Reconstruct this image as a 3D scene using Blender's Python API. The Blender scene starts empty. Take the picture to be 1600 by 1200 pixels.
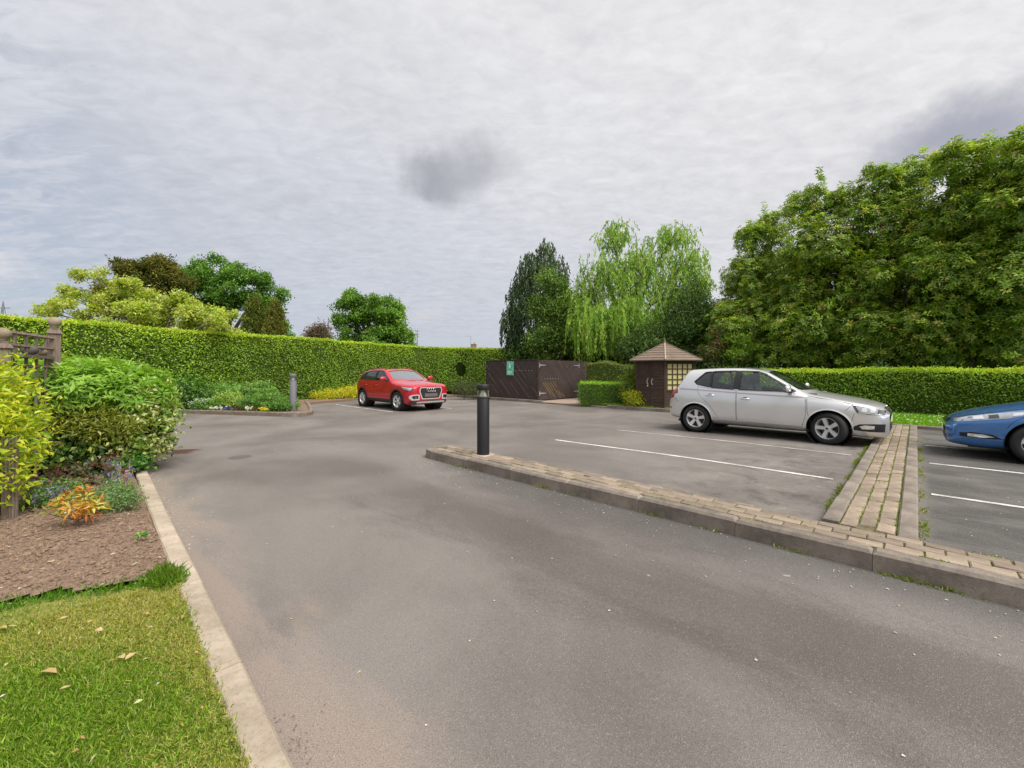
import bpy, bmesh, math, random, time
import numpy as np
from mathutils import Vector, Matrix, noise as mnoise
from mathutils.geometry import delaunay_2d_cdt
from mathutils.bvhtree import BVHTree
T0 = time.time()
random.seed(7)
RNG = np.random.default_rng(11)
scene = bpy.context.scene
COL = scene.collection
rad = math.radians

# ------------------------------------------------------------------ camera
CAMH = 1.46
cam_d = bpy.data.cameras.new('camera')
cam = bpy.data.objects.new('camera', cam_d)
COL.objects.link(cam)
cam.location = (0, 0, CAMH)
cam.rotation_euler = (rad(90), 0, 0)
cam_d.sensor_width = 36
cam_d.lens = 14.715
cam_d.shift_y = -22 / 1600
cam_d.clip_start = 0.05
cam_d.clip_end = 2000
scene.camera = cam

# ------------------------------------------------------------------ sky, sun, exposure
SUN_EL, SUN_AZ = rad(56), rad(132)          # azimuth from +Y towards +X
scene.view_settings.view_transform = 'Standard'
scene.view_settings.look = 'None'
scene.view_settings.gamma = 1
scene.view_settings.use_curve_mapping = False
scene.view_settings.exposure = 0.20


class NT:
    """small helper for node trees"""
    def __init__(self, tree):
        self.t = tree

    def n(self, typ, props=None, **ins):
        nd = self.t.nodes.new(typ)
        for k, v in (props or {}).items():
            setattr(nd, k, v)
        for k, v in ins.items():
            key = int(k[1:]) if k[0] == 'i' and k[1:].isdigit() else k
            if key not in nd.inputs if isinstance(key, str) else False:
                key = key.replace('_', ' ')
            s = nd.inputs[key]
            if isinstance(v, bpy.types.NodeSocket):
                self.t.links.new(v, s)
            elif isinstance(v, bpy.types.Node):
                self.t.links.new(v.outputs[0], s)
            else:
                s.default_value = v
        return nd

    def math(self, op, a, b=None, c=None, clamp=False):
        kw = {'i0': a}
        if b is not None:
            kw['i1'] = b
        if c is not None:
            kw['i2'] = c
        return self.n('ShaderNodeMath', {'operation': op, 'use_clamp': clamp}, **kw).outputs[0]

    def vmath(self, op, a, b=None, out=0):
        kw = {'i0': a}
        if b is not None:
            kw['i1'] = b
        return self.n('ShaderNodeVectorMath', {'operation': op}, **kw).outputs[out]

    def mix(self, f, a, b, blend='MIX'):
        nd = self.t.nodes.new('ShaderNodeMix')
        nd.data_type = 'RGBA'
        nd.blend_type = blend
        for idx, v in ((0, f), (6, a), (7, b)):
            if isinstance(v, bpy.types.NodeSocket):
                self.t.links.new(v, nd.inputs[idx])
            elif isinstance(v, (int, float)) and idx == 0:
                nd.inputs[idx].default_value = v
            else:
                nd.inputs[idx].default_value = tuple(v) + ((1,) if len(v) == 3 else ())
        return nd.outputs[2]

    def noise(self, vec, scale, detail=4, rough=0.55, dist=0.0, out=0):
        return self.n('ShaderNodeTexNoise', Vector=vec, Scale=scale, Detail=detail, Roughness=rough, Distortion=dist).outputs[out]

    def rng(self, v, a, b, c=0.0, d=1.0, smooth=True):
        nd = self.t.nodes.new('ShaderNodeMapRange')
        nd.interpolation_type = 'SMOOTHSTEP' if smooth else 'LINEAR'
        self.t.links.new(v, nd.inputs[0])
        for i, x in enumerate((a, b, c, d)):
            nd.inputs[i + 1].default_value = x
        return nd.outputs[0]

    def mapping(self, vec, loc=(0, 0, 0), rot=(0, 0, 0), scale=(1, 1, 1)):
        return self.n('ShaderNodeMapping', Vector=vec, Location=loc, Rotation=rot, Scale=scale).outputs[0]


world = bpy.data.worlds.new('World')
scene.world = world
world.use_nodes = True
world.node_tree.nodes.clear()
w = NT(world.node_tree)
skyt = w.n('ShaderNodeTexSky', {'sky_type': 'NISHITA', 'sun_disc': False, 'sun_elevation': SUN_EL,
                                'sun_rotation': SUN_AZ, 'air_density': 1.0, 'dust_density': 1.5})
dirv = w.n('ShaderNodeTexCoord').outputs['Generated']
sep = w.n('ShaderNodeSeparateXYZ', i0=dirv)
zc = w.math('MAXIMUM', sep.outputs[2], 0.0)
den = w.math('ADD', zc, 0.16)
pl = w.n('ShaderNodeCombineXYZ', i0=w.math('DIVIDE', sep.outputs[0], den), i1=w.math('DIVIDE', sep.outputs[1], den)).outputs[0]
big = w.noise(pl, 0.9, 5, 0.5, 0.3)
rip_v = w.mapping(pl, rot=(0, 0, rad(28)), scale=(3.2, 7.5, 1))
rip = w.noise(rip_v, 1.6, 5, 0.6, 0.9)
puff = w.noise(w.mapping(pl, rot=(0, 0, rad(-20)), scale=(1, 1.4, 1)), 13.0, 5, 0.62, 0.5)
# cloud layer brightness: hotter towards the veiled sun, bluer on the far side
sunward = w.vmath('DOT_PRODUCT', dirv, (math.sin(SUN_AZ) * math.cos(SUN_EL), math.cos(SUN_AZ) * math.cos(SUN_EL), math.sin(SUN_EL)), 1)
side = w.rng(sunward, -0.62, 0.45)
cl = w.mix(side, (0.465, 0.50, 0.575), (0.70, 0.695, 0.71))
tex = w.math('ADD', w.math('ADD', w.math('MULTIPLY', w.math('SUBTRACT', rip, 0.5), 0.26),
                           w.math('MULTIPLY', w.math('SUBTRACT', puff, 0.5), 0.30)),
             w.math('MULTIPLY', w.math('SUBTRACT', big, 0.5), 0.22))
tex_low = w.rng(zc, 0.0, 0.16, 0.35, 1.0)
tfac = w.math('ADD', 1.0, w.math('MULTIPLY', tex, tex_low))
cl = w.mix(1.0, cl, w.n('ShaderNodeCombineXYZ', i0=tfac, i1=tfac, i2=w.math('ADD', w.math('MULTIPLY', tfac, 0.85), 0.15)).outputs[0], 'MULTIPLY')
wob = w.vmath('MULTIPLY', w.vmath('SUBTRACT', w.noise(dirv, 7.0, 5, 0.6, 0, 1), (0.5, 0.5, 0.5)), (0.17, 0.17, 0.17))
dirw = w.vmath('ADD', dirv, wob)


def cloud_patch(col_in, centre, e1, r1, r2, colour, amount, hard=0.25):
    c = Vector(centre).normalized()
    e1 = Vector(e1); e1 = (e1 - c * e1.dot(c)).normalized()
    e2 = c.cross(e1).normalized()
    rel = w.vmath('SUBTRACT', dirw, tuple(c))
    d1 = w.math('DIVIDE', w.vmath('DOT_PRODUCT', rel, tuple(e1), 1), r1)
    d2 = w.math('DIVIDE', w.vmath('DOT_PRODUCT', rel, tuple(e2), 1), r2)
    dist = w.math('SQRT', w.math('ADD', w.math('MULTIPLY', d1, d1), w.math('MULTIPLY', d2, d2)))
    f = w.rng(dist, hard, 1.0, amount, 0.0)
    front = w.math('GREATER_THAN', w.vmath('DOT_PRODUCT', dirv, tuple(c), 1), 0.3)
    return w.mix(w.math('MULTIPLY', f, front), col_in, colour)


def pd(px, py):
    return ((px - 800) / 654, 1.0, (578 - py) / 654)


cl = cloud_patch(cl, pd(735, 262), (1, 0, -0.12), 0.16, 0.095, (0.36, 0.375, 0.41), 0.80, 0.05)
cl = cloud_patch(cl, pd(665, 268), (1, 0, 0), 0.085, 0.065, (0.31, 0.325, 0.36), 0.8, 0.0)
cl = cloud_patch(cl, pd(465, 300), (1, 0, 0), 0.07, 0.03, (0.44, 0.45, 0.50), 0.5, 0.0)
cl = cloud_patch(cl, pd(1510, 195), Vector(pd(1620, 150)) - Vector(pd(1380, 245)), 0.20, 0.085, (0.34, 0.355, 0.42), 0.95, 0.15)
cl = cloud_patch(cl, pd(20, 428), (1, 0, 0), 0.06, 0.02, (0.68, 0.66, 0.68), 0.6, 0.0)
cl = cloud_patch(cl, pd(675, 492), (1, 0, 0.0), 0.07, 0.025, (0.60, 0.58, 0.61), 0.6, 0.0)
# thin spots in the layer where blue shows, away from the sun
thin = w.math('MULTIPLY', w.rng(sep.outputs[0], -0.55, -0.80), w.rng(w.math('ADD', rip, w.math('MULTIPLY', big, 0.6)), 0.72, 0.95, 1.0, 0.1), clamp=True)
STR = 0.1
cl10 = w.mix(1.0, cl, (1 / STR, 1 / STR, 1 / STR), 'MULTIPLY')
final = w.mix(w.math('MULTIPLY', thin, 0.32), cl10, skyt.outputs[0])
bg = w.n('ShaderNodeBackground', Color=final, Strength=STR)
w.n('ShaderNodeOutputWorld', Surface=bg)

sun_d = bpy.data.lights.new('sun', 'SUN')
sun_d.energy = 4.4
sun_d.angle = rad(45)                      # veiled by thin cloud: very soft shadows
sun_d.color = (1.0, 0.955, 0.88)
sun = bpy.data.objects.new('sun', sun_d)
COL.objects.link(sun)
sdir = Vector((math.sin(SUN_AZ) * math.cos(SUN_EL), math.cos(SUN_AZ) * math.cos(SUN_EL), math.sin(SUN_EL)))
sun.rotation_euler = sdir.to_track_quat('Z', 'Y').to_euler()
sun.location = sdir * 50

# ------------------------------------------------------------------ car park grid: a runs along the bay lines, b along the paved strip
PHI = math.atan2(-0.695, 0.719)
CP, SP = math.cos(PHI), math.sin(PHI)


def G(a, b):                                # the bays lie a little above the drive
    if b < 4.3:
        return 0.0
    t = min(1, max(0, (a + 5.8) / 3.5))
    return 0.04 * t * t * (3 - 2 * t)


def W(a, b, z=0.0):
    return Vector((CP * a - SP * b, SP * a + CP * b, z))


def AB(x, y):
    return (CP * x + SP * y, -SP * x + CP * y)


# ------------------------------------------------------------------ object helpers
def link(name, me, mat=None, parent=None, smooth=False, angle=None):
    o = bpy.data.objects.new(name, me)
    COL.objects.link(o)
    if mat is not None:
        for m in (mat if isinstance(mat, (list, tuple)) else [mat]):
            me.materials.append(m)
    if parent is not None:
        o.parent = parent
    if smooth:
        me.polygons.foreach_set('use_smooth', np.ones(len(me.polygons), dtype=bool))
        if angle:
            me.set_sharp_from_angle(angle=angle)
    return o


def tag(o, label=None, cat=None, group=None, kind=None):
    if label: o['label'] = label
    if cat: o['category'] = cat
    if group: o['group'] = group
    if kind: o['kind'] = kind
    return o


def empty(name, loc=(0, 0, 0), rz=0.0, label=None, cat=None, group=None, kind=None):
    o = bpy.data.objects.new(name, None)
    COL.objects.link(o)
    o.location = loc
    o.rotation_euler = (0, 0, rz)
    o.empty_display_size = 0.1
    return tag(o, label, cat, group, kind)


class MB:
    """collects simple shapes into one mesh"""
    def __init__(self):
        self.v, self.f, self.m = [], [], []

    def add(self, vs, fs, mi=0):
        k = len(self.v)
        self.v += [tuple(p) for p in vs]
        self.f += [tuple(i + k for i in f) for f in fs]
        self.m += [mi] * len(fs)
        return self

    def box(self, c, s, M=None, mi=0, taper=1.0, ch=0.0):
        hx, hy, hz = s[0] / 2, s[1] / 2, s[2] / 2
        if ch <= 0:
            vs = [(-hx, -hy, -hz), (hx, -hy, -hz), (hx, hy, -hz), (-hx, hy, -hz),
                  (-hx * taper, -hy * taper, hz), (hx * taper, -hy * taper, hz), (hx * taper, hy * taper, hz), (-hx * taper, hy * taper, hz)]
            fs = [(3, 2, 1, 0), (4, 5, 6, 7), (0, 1, 5, 4), (1, 2, 6, 5), (2, 3, 7, 6), (3, 0, 4, 7)]
        else:                               # top edges chamfered
            def ring(x, y, z): return [(-x, -y, z), (x, -y, z), (x, y, z), (-x, y, z)]
            vs = ring(hx, hy, -hz) + ring(hx, hy, hz - ch) + ring(hx - ch, hy - ch, hz)
            fs = [(3, 2, 1, 0), (8, 9, 10, 11)]
            for k in (0, 4):
                fs += [(k + i, k + (i + 1) % 4, k + 4 + (i + 1) % 4, k + 4 + i) for i in range(4)]
        c = Vector(c)
        vs = [(M @ Vector(p) if M is not None else Vector(p)) + c for p in vs]
        return self.add(vs, fs, mi)

    def prism(self, poly, z0, z1, ch=0.0, mi=0):
        """horizontal polygon (ccw) extruded from z0 to z1"""
        n = len(poly)
        vs = [(x, y, z0) for x, y in poly] + [(x, y, z1 - ch) for x, y in poly]
        fs = [tuple(range(n - 1, -1, -1))] + [(i, (i + 1) % n, n + (i + 1) % n, n + i) for i in range(n)]
        if ch > 0:
            ins = inset(poly, ch)
            vs += [(x, y, z1) for x, y in ins]
            fs += [(n + i, n + (i + 1) % n, 2 * n + (i + 1) % n, 2 * n + i) for i in range(n)]
            fs.append(tuple(range(2 * n, 3 * n)))
        else:
            fs.append(tuple(range(n, 2 * n)))
        return self.add(vs, fs, mi)

    def lathe(self, prof, seg=24, M=None, mi=0, closed=False):
        """profile of (r, z) spun about z"""
        n = len(prof)
        vs = []
        for k in range(seg):
            t = 2 * math.pi * k / seg
            for r, z in prof:
                p = Vector((r * math.cos(t), r * math.sin(t), z))
                vs.append(M @ p if M is not None else p)
        fs = []
        for k in range(seg):
            j = (k + 1) % seg
            for i in range(n if closed else n - 1):
                i2 = (i + 1) % n
                fs.append((k * n + i, j * n + i, j * n + i2, k * n + i2))
        return self.add(vs, fs, mi)

    def tube(self, pts, r, seg=6, mi=0, cap=True):
        pts = [Vector(p) for p in pts]
        n = len(pts)
        rs = r if isinstance(r, (list, tuple)) else [r] * n
        vs = []
        for i, p in enumerate(pts):
            d = (pts[min(i + 1, n - 1)] - pts[max(i - 1, 0)]).normalized()
            s = d.cross(Vector((0.3, 0.2, 1)) if abs(d.z) < 0.9 else Vector((1, 0.1, 0))).normalized()
            u = s.cross(d)
            for k in range(seg):
                t = 2 * math.pi * k / seg
                vs.append(p + (s * math.cos(t) + u * math.sin(t)) * rs[i])
        fs = []
        for i in range(n - 1):
            for k in range(seg):
                k2 = (k + 1) % seg
                fs.append((i * seg + k, i * seg + k2, (i + 1) * seg + k2, (i + 1) * seg + k))
        if cap:
            fs.append(tuple(range(seg - 1, -1, -1)))
            fs.append(tuple((n - 1) * seg + k for k in range(seg)))
        return self.add(vs, fs, mi)

    def mesh(self, name):
        me = bpy.data.meshes.new(name)
        me.from_pydata(self.v, [], self.f)
        if any(self.m):
            me.polygons.foreach_set('material_index', np.array(self.m, dtype=np.int32))
        bm = bmesh.new()
        bm.from_mesh(me)
        bmesh.ops.recalc_face_normals(bm, faces=bm.faces)
        bm.to_mesh(me)
        bm.free()
        me.update()
        return me

    def obj(self, name, mat=None, parent=None, smooth=False, angle=None):
        return link(name, self.mesh(name), mat, parent, smooth, angle)


def inset(poly, d):
    n = len(poly)
    out = []
    for i in range(n):
        p0, p1, p2 = Vector(poly[i - 1]), Vector(poly[i]), Vector(poly[(i + 1) % n])
        a, b = (p1 - p0).normalized(), (p2 - p1).normalized()
        na, nb = Vector((-a.y, a.x)), Vector((-b.y, b.x))
        m = (na + nb)
        m = m / max(0.3, m.dot(na)) if m.length > 1e-6 else na
        out.append(tuple(p1 + m * d))
    return out


def grid_sheet(name, a0, a1, b0, b1, step, zf, mat, kind='structure', mask=None):
    """a sheet in car-park coordinates"""
    na, nb = max(1, int(round((a1 - a0) / step))), max(1, int(round((b1 - b0) / step)))
    A, B = np.meshgrid(np.linspace(a0, a1, na + 1), np.linspace(b0, b1, nb + 1), indexing='ij')
    Z = np.vectorize(zf)(A, B)
    vs = np.stack([A, B, Z], -1).reshape(-1, 3)
    idx = np.arange((na + 1) * (nb + 1)).reshape(na + 1, nb + 1)
    f = np.stack([idx[:-1, :-1], idx[1:, :-1], idx[1:, 1:], idx[:-1, 1:]], -1).reshape(-1, 4)
    if mask is not None:
        cen = vs[f].mean(1)
        f = f[np.array([mask(c[0], c[1]) for c in cen])]
    me = bpy.data.meshes.new(name)
    me.from_pydata(vs.tolist(), [], f.tolist())
    o = link(name, me, mat, smooth=True)
    o.rotation_euler.z = PHI
    o['kind'] = kind
    return o


# ------------------------------------------------------------------ materials
def new_mat(name):
    m = bpy.data.materials.new(name)
    m.use_nodes = True
    m.node_tree.nodes.clear()
    return m, NT(m.node_tree)


def finish(t, bsdf):
    t.n('ShaderNodeOutputMaterial', Surface=bsdf.outputs[0] if isinstance(bsdf, bpy.types.Node) else bsdf)


def mat_plain(name, col, rough=0.5, metal=0.0, coat=0.0, vary=0.0, scale=8.0, bump=0.0, bscale=60.0, spec=0.5):
    m, t = new_mat(name)
    co = t.n('ShaderNodeTexCoord').outputs['Object']
    c = (*col, 1)
    if vary:
        c = t.mix(t.noise(co, scale, 5, 0.6), [x * (1 - vary) for x in col], [min(1, x * (1 + vary)) for x in col])
    b = t.n('ShaderNodeBsdfPrincipled', Base_Color=c, Roughness=rough, Metallic=metal)
    b.inputs['Specular IOR Level'].default_value = spec
    if coat:
        b.inputs['Coat Weight'].default_value = coat
        b.inputs['Coat Roughness'].default_value = 0.04
    if bump:
        bp = t.n('ShaderNodeBump', Strength=bump, Distance=0.01, Height=t.noise(co, bscale, 6, 0.65))
        t.t.links.new(bp.outputs[0], b.inputs['Normal'])
    finish(t, b)
    return m


def mat_paint(name, col, metal=0.55, rough=0.32, flake=0.06):
    m, t = new_mat(name)
    co = t.n('ShaderNodeTexCoord').outputs['Object']
    dirt = t.rng(t.noise(co, 3.0, 5, 0.6), 0.45, 0.8, 0, 0.08)
    c = t.mix(dirt, col, (0.25, 0.23, 0.2))
    b = t.n('ShaderNodeBsdfPrincipled', Base_Color=c, Metallic=metal, Roughness=t.math('ADD', rough, t.math('MULTIPLY', t.noise(co, 700, 1), flake)))
    b.inputs['Coat Weight'].default_value = 1.0
    b.inputs['Coat Roughness'].default_value = 0.05
    finish(t, b)
    return m


def mat_glass(name, tint=(0.75, 0.85, 0.82), alpha=0.35, rough=0.02, refl=0.03):
    """car glass: part clear, part reflecting"""
    m, t = new_mat(name)
    tr = t.n('ShaderNodeBsdfTransparent', Color=(*tint, 1))
    gl = t.n('ShaderNodeBsdfGlossy', Color=(0.9, 0.95, 0.95, 1), Roughness=rough)
    df = t.n('ShaderNodeBsdfDiffuse', Color=(0.05, 0.06, 0.06, 1))
    s = t.n('ShaderNodeMixShader', i0=alpha, i1=tr.outputs[0], i2=df.outputs[0])
    fr = t.n('ShaderNodeFresnel', IOR=1.5)
    s2 = t.n('ShaderNodeMixShader', i0=t.math('ADD', fr.outputs[0], refl, clamp=True), i1=s.outputs[0], i2=gl.outputs[0])
    finish(t, s2)
    return m


def mat_leaf(name, rough=0.42, trans=0.42, spec=0.4):
    m, t = new_mat(name)
    c = t.n('ShaderNodeAttribute', {'attribute_name': 'leafcol'}).outputs['Color']
    b = t.n('ShaderNodeBsdfPrincipled', Base_Color=c, Roughness=rough)
    b.inputs['Specular IOR Level'].default_value = spec
    tl = t.n('ShaderNodeBsdfTranslucent', Color=t.mix(1.0, c, (1.25, 1.25, 0.55), 'MULTIPLY'))
    s = t.n('ShaderNodeMixShader', i0=trans, i1=b.outputs[0], i2=tl.outputs[0])
    finish(t, s)
    return m


def mat_single_leaf(name, c1, c2, rough=0.4, trans=0.3):
    m, t = new_mat(name)
    rn = t.n('ShaderNodeObjectInfo').outputs['Random']
    c = t.mix(rn, c1, c2)
    b = t.n('ShaderNodeBsdfPrincipled', Base_Color=c, Roughness=rough)
    tl = t.n('ShaderNodeBsdfTranslucent', Color=t.mix(1.0, c, (1.25, 1.25, 0.55), 'MULTIPLY'))
    finish(t, t.n('ShaderNodeMixShader', i0=trans, i1=b.outputs[0], i2=tl.outputs[0]))
    return m


def mat_wood(name, col, col2, axis=0, rough=0.8, scale=1.0, stain=None, rand=0.25):
    m, t = new_mat(name)
    co = t.n('ShaderNodeTexCoord').outputs['Object']
    sc = [14 * scale] * 3
    sc[axis] = 1.2 * scale
    g = t.noise(t.mapping(co, scale=tuple(sc)), 3.0, 6, 0.65)
    c = t.mix(t.rng(g, 0.3, 0.7), col, col2)
    if stain:
        c = t.mix(t.rng(t.noise(co, 2.3, 6, 0.65), 0.5, 0.75, 0, 0.7), c, stain)
    rn = t.n('ShaderNodeObjectInfo').outputs['Random']
    k = t.math('ADD', 1 - rand / 2, t.math('MULTIPLY', rn, rand))
    c = t.mix(1.0, c, t.n('ShaderNodeCombineXYZ', i0=k, i1=k, i2=k).outputs[0], 'MULTIPLY')
    b = t.n('ShaderNodeBsdfPrincipled', Base_Color=c, Roughness=rough)
    b.inputs['Specular IOR Level'].default_value = 0.25
    bp = t.n('ShaderNodeBump', Strength=0.35, Distance=0.01, Height=g)
    t.t.links.new(bp.outputs[0], b.inputs['Normal'])
    finish(t, b)
    return m


def mat_asphalt(name):
    m, t = new_mat(name)
    co = t.n('ShaderNodeTexCoord').outputs['Object']      # a, b, z of the car park
    sep = t.n('ShaderNodeSeparateXYZ', i0=co)
    wide = t.noise(co, 0.42, 5, 0.55, 0.4)
    med = t.noise(t.mapping(co, scale=(0.6, 1.5, 1)), 1.3, 6, 0.6, 0.5)
    fine = t.noise(co, 150, 3, 0.7)
    grain = t.noise(co, 34, 5, 0.7)
    med = t.math('ADD', med, t.math('MULTIPLY', t.math('SUBTRACT', grain, 0.5), 0.30))
    wide = t.math('ADD', wide, t.math('MULTIPLY', t.math('SUBTRACT', grain, 0.5), 0.22))
    agg = t.n('ShaderNodeTexVoronoi', Vector=co, Scale=230.0)
    base = t.mix(t.rng(wide, 0.32, 0.68), (0.145, 0.126, 0.115), (0.235, 0.213, 0.197))
    base = t.mix(t.rng(med, 0.50, 0.78, 0, 0.24), base, (0.105, 0.088, 0.080))
    # tyre-darkened run along the drive and a darker strip by the kerb
    run = t.math('ADD', t.math('ABSOLUTE', t.math('SUBTRACT', sep.outputs[1], 2.75)), t.math('MULTIPLY', t.math('SUBTRACT', med, 0.5), 2.4))
    on_drive = t.rng(sep.outputs[0], -6.6, -3.5)
    base = t.mix(t.math('MULTIPLY', t.rng(run, 0.0, 0.95, 0.60, 0.0), on_drive), base, (0.085, 0.068, 0.062))
    kerb = t.math('ADD', t.math('SUBTRACT', 4.0, sep.outputs[1]), t.math('MULTIPLY', t.math('SUBTRACT', wide, 0.5), 1.1))
    kerbf = t.math('MULTIPLY', t.rng(kerb, 0.1, 0.75, 0.6, 0.0), t.math('MULTIPLY', t.rng(sep.outputs[0], -6.0, -5.0), t.math('LESS_THAN', sep.outputs[1], 4.05)))
    base = t.mix(kerbf, base, (0.072, 0.070, 0.072))
    # dust washed along the left kerb
    dust = t.math('ADD', t.math('SUBTRACT', sep.outputs[1], 0.6), t.math('MULTIPLY', t.math('SUBTRACT', med, 0.5), 1.5))
    base = t.mix(t.rng(dust, 0.02, 0.45, 0.6, 0.0), base, (0.34, 0.265, 0.215))
    # older broken patches beside the paved strip
    old = t.math('ADD', t.noise(co, 2.2, 7, 0.7, 0.8), t.math('MULTIPLY', t.math('SUBTRACT', grain, 0.5), 0.35))
    inb = t.math('MULTIPLY', t.math('GREATER_THAN', sep.outputs[1], 4.4), t.math('MULTIPLY', t.rng(sep.outputs[0], -3.6, -1.2), t.math('LESS_THAN', sep.outputs[0], -0.3)))
    base = t.mix(t.math('MULTIPLY', inb, t.rng(old, 0.5, 0.66, 0, 0.6)), base, (0.06, 0.055, 0.05))
    base = t.mix(t.math('MULTIPLY', inb, t.rng(old, 0.35, 0.46, 0.6, 0)), base, (0.32, 0.28, 0.23))
    # right-hand bays are newer and darker
    base = t.mix(t.math('MULTIPLY', t.rng(sep.outputs[0], 0.0, 0.15), t.math('GREATER_THAN', sep.outputs[1], 4.4)), base, t.mix(t.rng(med, 0.4, 0.7), (0.085, 0.080, 0.075), (0.16, 0.15, 0.14)))
    # stones in the surface
    c = t.mix(t.rng(fine, 0.35, 0.75, 0.0, 0.65), base, t.mix(1.0, base, (0.42, 0.42, 0.42), 'MULTIPLY'))
    c = t.mix(t.rng(agg.outputs['Color'], 0.72, 0.95, 0, 0.38), c, (0.38, 0.35, 0.31))
    c = t.mix(t.rng(agg.outputs['Color'], 0.28, 0.05, 0, 0.42), c, (0.05, 0.045, 0.042))
    spot = t.n('ShaderNodeTexVoronoi', Vector=t.vmath('ADD', co, t.vmath('MULTIPLY', t.noise(co, 6, 2, 0.5, 0, 1), (0.12, 0.12, 0))), Scale=2.6, Randomness=1.0)
    c = t.mix(t.rng(spot.outputs['Distance'], 0.028, 0.036, 0.55, 0.0), c, (0.42, 0.38, 0.34))
    b = t.n('ShaderNodeBsdfPrincipled', Base_Color=c, Roughness=0.86)
    b.inputs['Specular IOR Level'].default_value = 0.35
    h = t.math('ADD', t.math('MULTIPLY', agg.outputs['Distance'], 1.4), fine)
    bp = t.n('ShaderNodeBump', Strength=0.5, Distance=0.006, Height=h)
    t.t.links.new(bp.outputs[0], b.inputs['Normal'])
    finish(t, b)
    return m


def mat_concrete(name, c1, c2, dark=(0.08, 0.07, 0.06), lichen=None, rand=0.2):
    m, t = new_mat(name)
    co = t.n('ShaderNodeTexCoord').outputs['Object']
    n1 = t.noise(co, 5, 6, 0.65)
    n2 = t.noise(co, 60, 5, 0.7)
    c = t.mix(t.rng(n1, 0.3, 0.7), c1, c2)
    c = t.mix(t.rng(n2, 0.5, 0.8, 0, 0.7), c, dark)
    if lichen:
        c = t.mix(t.rng(t.noise(co, 17, 5, 0.7), 0.55, 0.7, 0, 0.7), c, lichen)
    rn = t.n('ShaderNodeObjectInfo').outputs['Random']
    k = t.math('ADD', 1 - rand / 2, t.math('MULTIPLY', rn, rand))
    c = t.mix(1.0, c, t.n('ShaderNodeCombineXYZ', i0=k, i1=k, i2=k).outputs[0], 'MULTIPLY')
    b = t.n('ShaderNodeBsdfPrincipled', Base_Color=c, Roughness=0.9)
    b.inputs['Specular IOR Level'].default_value = 0.3
    bp = t.n('ShaderNodeBump', Strength=0.5, Distance=0.008, Height=n2)
    t.t.links.new(bp.outputs[0], b.inputs['Normal'])
    finish(t, b)
    return m


def mat_soil(name, c1, c2, c3, scale=14):
    m, t = new_mat(name)
    co = t.n('ShaderNodeTexCoord').outputs['Object']
    n1 = t.noise(co, scale, 8, 0.7, 0.3)
    n2 = t.noise(co, 1.6, 4, 0.6)
    c = t.mix(t.rng(n1, 0.3, 0.7), c1, c2)
    c = t.mix(t.rng(n2, 0.45, 0.7, 0, 0.6), c, c3)
    c = t.mix(t.rng(t.noise(co, scale * 6, 3, 0.6), 0.66, 0.78, 0, 0.7), c, [min(1, x * 2.2) for x in c2])
    b = t.n('ShaderNodeBsdfPrincipled', Base_Color=c, Roughness=0.95)
    b.inputs['Specular IOR Level'].default_value = 0.15
    bp = t.n('ShaderNodeBump', Strength=0.55, Distance=0.012, Height=n1)
    t.t.links.new(bp.outputs[0], b.inputs['Normal'])
    finish(t, b)
    return m


M = {}
M['asphalt'] = mat_asphalt('asphalt')
M['line'] = None
M['kerb_pale'] = mat_concrete('pale_kerb', (0.31, 0.25, 0.19), (0.44, 0.37, 0.29), (0.15, 0.11, 0.085), (0.28, 0.24, 0.15))
M['kerb_grey'] = mat_concrete('grey_kerb', (0.14, 0.118, 0.10), (0.26, 0.222, 0.185), (0.055, 0.047, 0.043), (0.13, 0.12, 0.085))
M['brick'] = mat_concrete('paving_brick', (0.215, 0.165, 0.128), (0.315, 0.255, 0.198), (0.095, 0.08, 0.062), (0.24, 0.22, 0.115), rand=0.5)
M['joint'] = mat_soil('mossy_joint', (0.085, 0.072, 0.045), (0.17, 0.15, 0.085), (0.14, 0.15, 0.05), 20)
M['soil'] = mat_soil('bed_soil', (0.11, 0.072, 0.050), (0.27, 0.19, 0.14), (0.24, 0.17, 0.125), 42)
M['soil_crumb'] = mat_soil('soil_crumb', (0.11, 0.07, 0.048), (0.33, 0.24, 0.175), (0.18, 0.12, 0.085), 38)
M['ground'] = mat_soil('rough_grass_ground', (0.045, 0.075, 0.02), (0.09, 0.13, 0.03), (0.10, 0.11, 0.04), 5)
M['lawn'] = mat_soil('lawn_turf', (0.12, 0.15, 0.025), (0.22, 0.23, 0.06), (0.27, 0.23, 0.09), 16)
M['verge'] = mat_soil('verge_turf', (0.06, 0.13, 0.015), (0.11, 0.20, 0.025), (0.12, 0.19, 0.03), 12)
M['gravel'] = mat_soil('gravel_pad', (0.22, 0.16, 0.12), (0.40, 0.31, 0.25), (0.30, 0.23, 0.18), 30)
M['leaf'] = mat_leaf('leaves')
M['leaf_dull'] = mat_leaf('needle_leaves', rough=0.65, trans=0.3, spec=0.2)
M['leaf_gloss'] = mat_leaf('glossy_leaves', rough=0.4, trans=0.36, spec=0.45)
M['bark'] = mat_soil('bark', (0.07, 0.055, 0.042), (0.16, 0.13, 0.105), (0.12, 0.115, 0.08), 9)
M['twig_core'] = mat_soil('hedge_twigs', (0.03, 0.052, 0.010), (0.075, 0.115, 0.020), (0.045, 0.075, 0.015), 30)
M['fence'] = mat_wood('dark_stained_wood', (0.036, 0.025, 0.023), (0.080, 0.059, 0.054), 2, 0.75, 1.0, (0.10, 0.085, 0.07))
M['shed'] = mat_wood('brown_stained_wood', (0.045, 0.028, 0.022), (0.095, 0.062, 0.048), 0, 0.75, 1.0, (0.12, 0.095, 0.06))
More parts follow.
